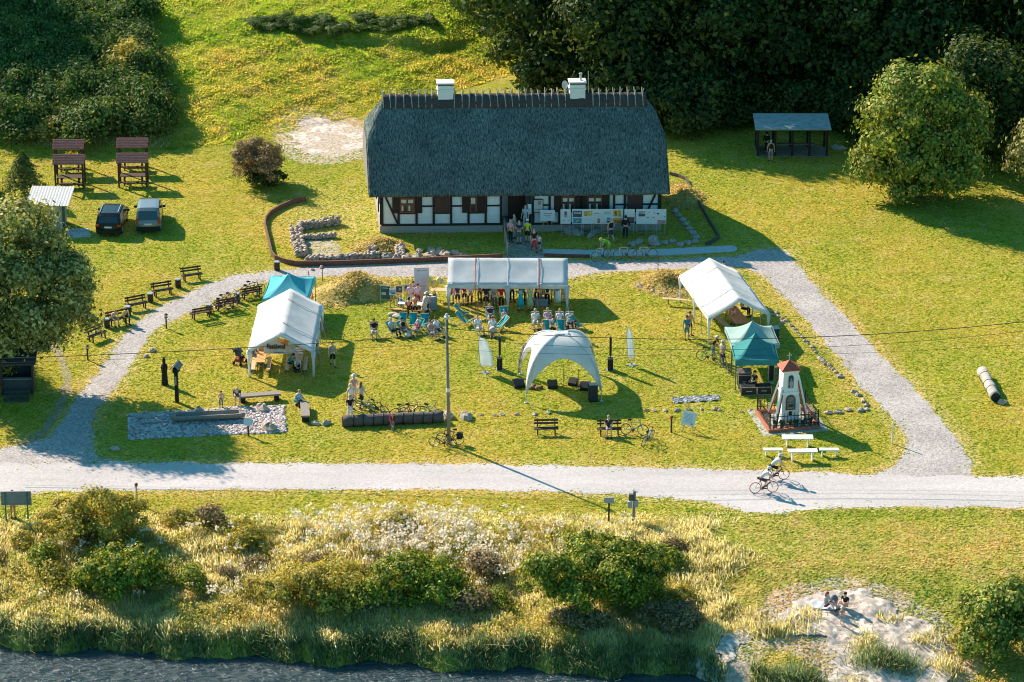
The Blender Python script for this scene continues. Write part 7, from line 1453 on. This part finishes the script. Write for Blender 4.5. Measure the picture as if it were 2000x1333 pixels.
b0 = P(1792, 384)
tree('chestnut_tree', 'big rounded sunlit broadleaf tree standing alone on the lawn right of the shelter', b0, [((-.5, 0, 7.0), (3.0, 3.2, 3.0)), ((-2.6, -.5, 5.2), (2.3, 2.6, 2.4)), ((2.4, 0, 5.6), (2.5, 2.6, 2.8)), ((0, -1.6, 4.0), (3.4, 2.4, 2.8)), ((-2.6, -.4, 2.6), (1.9, 2.2, 1.9)), ((2.2, .2, 2.8), (2.4, 2.2, 2.3)), ((1.3, .4, 8.4), (1.5, 1.6, 1.5)), ((-1.2, .2, 9.0), (1.2, 1.3, 1.2)), ((0, .3, 1.6), (2.6, 2, 1.5)), ((-1.4, -1.2, 1.3), (1.6, 1.4, 1.3)), ((1.6, -1.0, 1.4), (1.7, 1.4, 1.4)), ((0, -2.0, 2.2), (2.2, 1.4, 1.8))], 56000, .15, 'chestnut', 31, 6, .35, clump=.27, cl=8)
b0 = P(1922, 318)
tree('round_tree', 'dark rounded tree half in shade behind the sunlit lone tree', b0, [((0, 0, 6.2), (3.2, 3.2, 3.6)), ((-2.2, 0, 4.0), (2.2, 2.4, 2.6)), ((2.4, 0, 4.4), (2.6, 2.6, 2.8)), ((0, -1, 2.2), (3.4, 2.6, 2.0))], 14000, .19, 'forest', 41, 5, .3)
b0 = P(2040, 372)
tree('edge_tree', 'pale leaved tree reaching in at the right border of the lawn', b0, [((0, 0, 3.6), (2.4, 2.4, 2.6)), ((-1.3, 0, 2.2), (1.6, 1.6, 1.6)), ((1.4, 0, 4.4), (2, 2, 2))], 8000, .17, 'willow', 43, 4, .2)
b0 = P(16, 742)
tree('willow_tree', 'large willow with pale yellow top leaves over the dark wooden hut', b0, [((1.0, .4, 9.8), (2.4, 2.8, 2.0)), ((-2.4, .3, 9.4), (2.8, 3.0, 2.4)), ((3.6, 0, 6.9), (2.0, 2.4, 1.8)), ((.6, -1.6, 7.2), (2.5, 2.4, 2.2)), ((-3.2, -1, 6.2), (2.8, 2.8, 2.4)), ((4.4, -.3, 5.0), (1.4, 1.8, 1.5)), ((1.8, -1.4, 4.6), (2.2, 2, 1.7)), ((2.7, .2, 9.0), (1.4, 1.6, 1.4)), ((-2.0, -1.4, 4.0), (2.6, 2, 1.9)), ((.6, -.6, 3.0), (2.2, 1.8, 1.5)), ((-3.6, 0, 2.6), (2.2, 2, 1.6)), ((3.0, -.4, 3.2), (1.3, 1.5, 1.1))], 60000, .14, 'willow', 47, 7, .5, clump=.29, cl=9)
wm = bpy.data.objects['willow_tree']; cr = [k.data for k in wm.children]
for x, y, s_ in ((-43.5, 3.5, .95), (-48, -2, .9)): plant('willow_tree', 'tree', 'added unseen willow outside the left border that shades the dark hut', (x, y, 0), cr[0], cr[1], 'added shade willows', 2.0, s_)  # out-of-view willows added to cast shade over the hut
b0 = P(3, 752)
tree('yellow_bush', 'small bright yellow-green bush beside the dark hut under the willow', b0, [((-.2, -.3, 1.7), (.9, .9, 1.0)), ((.1, 0, .9), (.8, .8, .9))], 2600, .11, 'olive', 49, 1, .07, cat='bush')
def bush(label, px, py, w_, h, mat, n, seed, size=.13, d=None, name='bush', lop=0):
    n = int(n * 1.6); size *= .8
    base = PT(px, py); d = d or w_ * .8; q = random.Random(seed); bl = [((0, 0, h * .52), (w_ * .36, d * .36, h * .44))]
    for k in range(6):
        a = 2 * math.pi * k / 6 + q.uniform(-.4, .4); rr = q.uniform(.22, .46); bl.append(((w_ * rr * math.cos(a) + lop * w_ * .1, d * rr * math.sin(a), h * q.uniform(.22, .55)), (w_ * q.uniform(.16, .25), d * q.uniform(.16, .25), h * q.uniform(.20, .42))))
    return tree(name, label, (base.x, base.y, base.z - .05), bl, n, size, mat, seed, h * .6, .07, cat='bush', clump=.2, cl=15)
bush('olive yellow bush right of the information board beside the road', 185, 1050, 6.0, 3.1, 'olive', 12000, 61, .11, 4.2)
bush('dark green bush with yellow tips in the dry grass nearest the river', 232, 1155, 5.8, 2.7, 'green', 13000, 62, .12, 3.8)
bush('tall leafy green bush with a deep shaded side below the two nesting box posts', 1180, 1182, 7.4, 4.0, 'green', 24000, 63, .12, 5.4)
bush('wide low olive bush in the middle of the river bank', 620, 1180, 7.5, 2.3, 'olive', 17000, 64, .11, 4.4)
bush('mixed green and olive bush between the white flowers and the river', 800, 1165, 6.6, 2.4, 'green', 14000, 65, .12, 4.2)
bush('low brownish bush at the river side of the tall green bush', 1315, 1225, 3.4, 1.6, 'brown', 6000, 66, .09, 2.2)
bush('dark brown scrub bush under the tall green bush close to the bank edge', 1130, 1225, 3.0, 1.3, 'brown', 4500, 67, .09, 2)
bush('tall bush at the sandy beach with pale and dark green leaves', 1965, 1280, 6.2, 4.6, 'chestnut', 20000, 68, .14, 5)
bush('golden yellow shrub at the foot of the tall beach bush', 1895, 1270, 2.4, 1.7, 'olive', 4000, 69, .09)
bush('brown half bare bush standing on the lawn left of the sand patch', 512, 358, 4.0, 3.7, 'brown', 10500, 70, .10, 3.4)
bush('small dark green shrub growing inside the bare brown bush', 515, 362, 2.8, 1.9, 'forest', 3500, 71, .11, 2)
def scrub():
    q = random.Random(33); b = [((0, 0, .55), (.8, .7, .55)), ((.6, .1, .4), (.6, .5, .4)), ((-.55, -.1, .4), (.6, .55, .45))]
    kinds = [('olive', 'low olive yellow scrub bush in the dry grass of the river bank'), ('brown', 'low brown half dry scrub bush in the dry grass of the river bank'), ('green', 'low fresh green scrub bush in the dry grass of the river bank')]
    ms = [crown_mesh('crown', b, 2600, .075, k[0], 150 + i, clump=.24, cl=26) for i, k in enumerate(kinds)]; tm = trunk_mesh('stem', .7, .04, [(.4, 0, .6), (-.4, .1, .6)], 153); pts = []
    while len(pts) < 40:
        px, py = q.uniform(-10, 1370), q.uniform(1015, 1232)
        if (py < 1040 + 60 * (px > 500) and q.random() < .7) or py > 1185 + 15 * (px > 520) or (px < 490 and py > 1150): continue
        p = PT(px, py)
        if any((p - r).length < 1.5 for r in pts): continue
        pts.append(p); k = q.choice((0, 0, 1, 2)); s = q.uniform(.6, 1.15); plant('scrub_bush', 'bush', kinds[k][1], (p.x, p.y, p.z - .08), ms[k], tm, kinds[k][0] + ' scrub bushes of the river bank', q.uniform(0, 6.28), (s * 1.15, s, s * q.uniform(.8, 1.15)), 'stem')
scrub()
def conifer(label, px, py, h, r, seed):
    base = PT(px, py); q = np.random.RandomState(seed); n = 5200; t = q.rand(n) ** .7; a = q.rand(n) * 6.283; rr = r * (1 - t) ** .8 * (.45 + .6 * q.rand(n)) * (1 + .2 * np.sin(a * 5 + t * 30))
    c = np.stack([rr * np.cos(a), rr * np.sin(a), .25 + t * (h - .3)], 1); nn = np.stack([np.cos(a), np.sin(a), np.full(n, .7)], 1) + q.normal(size=(n, 3)) * .5
    V, F = cards(c, nn, .13, q, .4); plant('conifer_tree', 'tree', label, base, np_mesh('crown', V, F, LEAF['conifer']), trunk_mesh('trunk', h * .9, .12, [], seed))
conifer('small pointed conifer beside the shed and the picnic shelters', 48, 388, 3.7, 1.9, 81)
# ---- hillside scrub
def hillside():
    b = [((0, 0, 1.1), (1.5, 1.3, 1.2)), ((1.1, .2, .8), (1.1, 1, .9)), ((-1.0, -.2, .9), (1.1, 1, .9))]
    cm = [crown_mesh('crown', b, 3000, .12, m_, 130 + i, clump=.2, cl=40) for i, m_ in enumerate(('shade', 'shade', 'olive'))]; tm = trunk_mesh('stem', 1.2, .06, [(.8, 0, 1.2), (-.8, .2, 1.2)], 131)
    q = random.Random(12); k = 0
    for _ in range(1500):
        px, py = q.uniform(-15, 335), q.uniform(-5, 268)
        if px > 285 + (py - 20) * .21 - 15: continue
        p = PT(px, py)
        if any((p - s).length < 1.35 for s in HS): continue
        HS.append(p); k += 1; kind = 2 if (py > 205 and q.random() < .16) or q.random() < .05 else q.choice((0, 1))
        lab = 'straw-coloured bush among the green scrub of the shaded hillside' if kind == 2 else 'dark green bush in the dense scrub of the shaded hillside'
        plant('hillside_bush', 'bush', lab, (p.x, p.y, p.z - .15), cm[kind], tm, 'straw-coloured hillside bushes' if kind == 2 else 'green hillside bushes', q.uniform(0, 6.28), (q.uniform(.7, 1.4), q.uniform(.7, 1.3), q.uniform(.6, 1.35)), 'stem')
        if k > 200: break
HS = []
hillside()
def scarp_scrub():
    cm = crown_mesh('crown', [((0, 0, .5), (1.0, .7, .5))], 1300, .11, 'shade', 140, clump=.2, cl=40); tm = trunk_mesh('stem', .5, .04, [], 141); q = random.Random(5)
    for i in range(54):
        px = 492 + i * 6.5 + q.uniform(-5, 5); py = 50 + q.uniform(-20, 20) * (1 - abs(i - 26) / 40) - abs(i - 24) * .25; p = PT(px, py)
        plant('ledge_shrub', 'bush', 'low dark shrub on the shaded ledge crossing the grassy hill', (p.x, p.y, p.z - .1), cm, tm, 'shrubs on the hill ledge', q.uniform(0, 6), (q.uniform(.6, 1.1), q.uniform(.5, .8), q.uniform(.3, .55)), 'stem')
scarp_scrub()
# ---- grasses (nobody could count them)
def blade_mat(key, stops, trans=.45, tint=True):
    t = NT(key); g = t.n('ShaderNodeNewGeometry'); col = t.ramp(g.outputs['Random Per Island'], stops)
    if tint:
        big = t.noise(.10, 4, .6); med = t.noise(.55, 5, .68); sm = t.noise(2.4, 3, .6); col = t.mix(col, t.ramp(sm, [(.36, (.68, .78, .7)), (.5, (1, 1, 1)), (.66, (1.12, 1.0, 1.25))]), 1.0, 'MULTIPLY')
        col = t.mix(col, t.ramp(big, [(.43, (1.12, .99, 1.1)), (.58, (.70, .93, .55))]), 1.0, 'MULTIPLY'); col = t.mix(col, t.ramp(med, [(.36, (.52, .74, .48)), (.46, (.92, .98, .85)), (.55, (1.03, 1, 1.05)), (.70, (1.08, .98, 1.4))]), 1.0, 'MULTIPLY')
    else: col = t.mix(col, t.ramp(t.noise(.6, 4, .65), [(.38, (.72, .70, .62)), (.5, (1, 1, 1)), (.64, (1.12, 1.04, 1.1))]), 1.0, 'MULTIPLY')
    t.base(col, .6, .2); tr = t.n('ShaderNodeBsdfTranslucent'); t.l(col, tr.inputs[0]); mx = t.n('ShaderNodeMixShader'); mx.inputs[0].default_value = trans
    t.l(t.b.outputs[0], mx.inputs[1]); t.l(tr.outputs[0], mx.inputs[2]); t.l(mx.outputs[0], t.out.inputs['Surface']); return t.mat
def blades(name, xy, h, wd, mat, q, z=None, lean=.35, label_kind='stuff', seg=1):
    n = len(xy); z = hgt(xy[:, 0], xy[:, 1]) if z is None else z; a = q.rand(n) * 6.283; hh = h * q.uniform(.55, 1.4, n); ww = wd * q.uniform(.6, 1.4, n)
    u = np.stack([np.cos(a), np.sin(a), np.zeros(n)], 1) * ww[:, None] * .5; b = q.rand(n) * 6.283; l_ = (np.abs(q.normal(size=n)) * lean * hh)
    top = np.stack([np.cos(b) * l_, np.sin(b) * l_, hh], 1); base = np.stack([xy[:, 0], xy[:, 1], z - .01], 1)
    V = np.stack([base - u, base + u, base + top + u * .35, base + top - u * .35], 1).reshape(-1, 3)
    return np_obj(name, V, np.arange(4 * n).reshape(n, 4), mat, kind=label_kind)
def view_points(n, y0, y1, q):
    y = q.uniform(y0, y1, n); s = (y - CAM.y) * cp + CAM.z * sp; x = q.uniform(-1, 1, n) * (1030 / FPX) * s; return np.stack([x, y], 1)
def off_paths(xy, margin=.0):
    ok = np.ones(len(xy), bool); r_ = np.random.RandomState(77)
    for k, poly in enumerate((PW['gravel_path'], PW['road'], poly_world(BED), BEACH, SANDP)):
        ins = inside(xy[:, 0], xy[:, 1], poly); i = np.where(ins)[0]
        if k in (0, 1, 3, 4) and len(i):
            dd = seg_dist(xy[i, 0], xy[i, 1], poly); wob = .5 + .5 * np.sin(xy[i, 0] * 2.1 + 1.3 * np.sin(xy[i, 1] * 1.7)); ins[i[r_.rand(len(i)) < np.exp(-dd / (.04 + .20 * wob * (1 if k < 3 else 3)))]] = False
        ok &= ~ins
    return ok
def grasses():
    q = np.random.RandomState(5)
    LAWN = blade_mat('lawn blades', [(0, (.48, .445, .055)), (.35, (.57, .50, .065)), (.75, (.66, .555, .085)), (1, (.72, .59, .15))], .5)
    xy = view_points(300000, -27.6, 49, q); e = xy[:, 1] - np.interp(xy[:, 0], YBX, YBY); ok = off_paths(xy) & (e < .8) & ~((xy[:, 1] > 21) & (xy[:, 1] < 29) & (np.abs(xy[:, 0] - .6) < 10)); xy = xy[ok]
    blades('short_grass', xy, .042, .24, LAWN, q, lean=1.1)
    MEAD = blade_mat('meadow blades', [(0, (.46, .50, .055)), (.4, (.60, .57, .065)), (.75, (.70, .63, .09)), (1, (.74, .63, .15))], .65)
    xy = view_points(330000, 36, 76, q); e = xy[:, 1] - np.interp(xy[:, 0], YBX, YBY); xy = xy[(e > .3) & off_paths(xy)]
    cl = .5 + .5 * np.sin(xy[:, 0] * 1.9 + np.sin(xy[:, 1] * 1.3) * 2) * np.sin(xy[:, 1] * 2.3 + np.sin(xy[:, 0]) * 2)
    blades('meadow_grass', xy, .07 + .09 * cl ** 2, .13, MEAD, q, lean=.7)
    # right bank turf
    xy = view_points(90000, -48, -26.5, q); d = xy[:, 1] - shore(xy[:, 0]); w_ = sstep((xy[:, 0] - 8) / 4); xy = xy[off_paths(xy) & (d > 1.5) & (q.rand(len(xy)) < w_)]
    DRYL = blade_mat('dry turf blades', [(0, (.50, .46, .09)), (.4, (.68, .56, .13)), (1, (.82, .64, .28))], .5)
    blades('short_grass', xy, .055, .22, DRYL, q, lean=1.0)
    # tall dry grass of the bank
    TALL = blade_mat('tall dry stems', [(0, (.46, .40, .10)), (.25, (.74, .65, .22)), (.7, (.84, .74, .36)), (1, (.84, .76, .50))], .62, False)
    xy = view_points(240000, -44, -27.0, q); d = xy[:, 1] - shore(xy[:, 0]); w_ = 1 - sstep((xy[:, 0] - 10.5 + 1.2 * np.sin(xy[:, 1])) / 3); edge = sstep((-27.2 - xy[:, 1]) / 1.0)
    keep = (d > .9) & off_paths(xy) & (q.rand(len(xy)) < w_ * (.25 + .75 * edge)); xy = xy[keep]; xy = np.concatenate([xy] + [np.array([[p.x, p.y]]) + q.normal(size=(n_, 2)) * np.array([sx, sy]) for p, n_, sx, sy in ((PT(1692, 1262), 260, .45, .5), (PT(1805, 1252), 200, .5, .3), (PT(1842, 1300), 260, .5, .6), (PT(1510, 1232), 600, 1.1, .35), (PT(1572, 1206), 160, .5, .4), (PT(1740, 1212), 80, .5, .3), (PT(1660, 1335), 90, .5, .25))])
    cl = .5 + .5 * np.sin(xy[:, 0] * 1.3 + np.sin(xy[:, 1] * 1.1) * 2) * np.sin(xy[:, 1] * 1.7 + np.sin(xy[:, 0] * .8) * 2)
    blades('dry_grass', xy, (.20 + .30 * cl) * (.30 + .70 * sstep((-27.0 - xy[:, 1]) / 3)), .075, TALL, q, lean=.55)
    WEED = blade_mat('yellow weed leaves', [(0, (.26, .28, .03)), (.4, (.62, .52, .07)), (1, (.80, .62, .14))], .5)
    n = 60000; xy = view_points(n, -42, -28.5, q); d = xy[:, 1] - shore(xy[:, 0]); g = np.sin(xy[:, 0] * .55 + 1) * np.sin(xy[:, 1] * .6 + xy[:, 0] * .2) + .5 * np.sin(xy[:, 0] * 1.7) * np.sin(xy[:, 1] * 1.9)
    xy = xy[(d > 1.2) & (xy[:, 0] < 9) & (g > .12)]; n = len(xy); z = hgt(xy[:, 0], xy[:, 1]) + q.uniform(.1, .75, n)
    V, F = cards(np.stack([xy[:, 0], xy[:, 1], z], 1), q.normal(size=(n, 3)) + np.array([0, 0, 1.4]), np.full(n, .095), q); np_obj('weeds', V, F, WEED, kind='stuff')
    # reeds along the water
    REED = blade_mat('bank reeds', [(0, (.05, .14, .07)), (.45, (.14, .27, .11)), (.78, (.46, .46, .16)), (1, (.74, .62, .34))], .55, False)
    x = q.uniform(-31, 25, 26000); tuft = np.sin(x * 2.1) * .5 + np.sin(x * .9 + 2) * .5; d = q.uniform(-.05, 1.35, len(x)); y = shore(x) + d
    keep = (np.sin(x * 1.7 + 2 * np.sin(x * .6)) + q.uniform(-.5, .5, len(x)) > -.75) & ((x < 11.6) | (x > 26) | ((x > 12.9) & (x < 18.0)) | ((x > 22) & (q.rand(len(x)) < .3) & (d < .8))); xy = np.stack([x, y], 1)[keep]; tf = tuft[keep]
    cl_ = np.array([[p.x, p.y] for p in (PT(1712, 1290), PT(1745, 1300), PT(1560, 1325))]); ex = np.concatenate([c + q.normal(size=(900, 2)) * np.array([.7, .4]) for c in cl_]); xy = np.concatenate([xy, ex]); tf = np.concatenate([tf, np.zeros(len(ex))])
    dist = xy[:, 1] - shore(xy[:, 0]); blades('reeds', xy, .42 + .24 * tf + .08 * (dist > .8), .05, REED, q, lean=.8)
    # pale seed heads
    n = 270; x = q.normal(-4.8, 3.3, n); y = -30.6 + q.normal(0, 2.0, n) - .25 * (x + 6); keep = (x < 8) & (x > -26) & (y > -36) & (y < -27.4); x, y = x[keep], y[keep]; n = len(x)
    xl = q.uniform(-27, 7, 120); yl = q.uniform(-37, -28, 120); x = np.concatenate([x, xl]); y = np.concatenate([y, yl]); n = len(x); z = hgt(x, y) + q.uniform(.65, 1.0, n)
    c = np.repeat(np.stack([x, y, z], 1), 16, 0) + q.normal(size=(n * 16, 3)) * np.array([.16, .14, .10]); V, F = cards(c, q.normal(size=(len(c), 3)) + np.array([0, -.4, .6]), np.full(len(c), .085), q, .8)
    np_obj('white_flower_heads', V, F, cloth('white seed fluff', (.88, .78, .62), .45), kind='stuff')
    st = np.stack([x, y], 1); blades('flower_stems', np.repeat(st, 3, 0), .75, .035, WEED, q, lean=.15)
    # long grass at the hill foot
    px = q.uniform(0, 335, 5200); py = q.uniform(238, 292, 5200); pts = np.array([P(a, b, 0)[:2] for a, b in zip(px, py)]); blades('hill_foot_grass', pts, .32, .05, TALL, q, lean=1.0)
    # turf on the mounds
    pts = []
    for V_ in MOUNDV: i = q.randint(0, len(V_), int(14 * len(V_))); pts.append(V_[i] + q.normal(size=(len(i), 3)) * np.array([.10, .10, .0]))
    pts = np.concatenate(pts); g = np.sin(pts[:, 0] * 2.2 + np.sin(pts[:, 1] * 2)) * np.sin(pts[:, 1] * 2.7)
    MT_ = blade_mat('mound turf blades', [(0, (.32, .28, .06)), (.4, (.64, .49, .15)), (1, (.80, .61, .28))], .5, False); sel = q.rand(len(pts)) < .45; pts, g = pts[sel], g[sel]
    blades('mound_turf', pts[:, :2], .05 + .05 * np.clip(g, 0, 1), .14, MT_, q, z=pts[:, 2], lean=.9)
grasses()
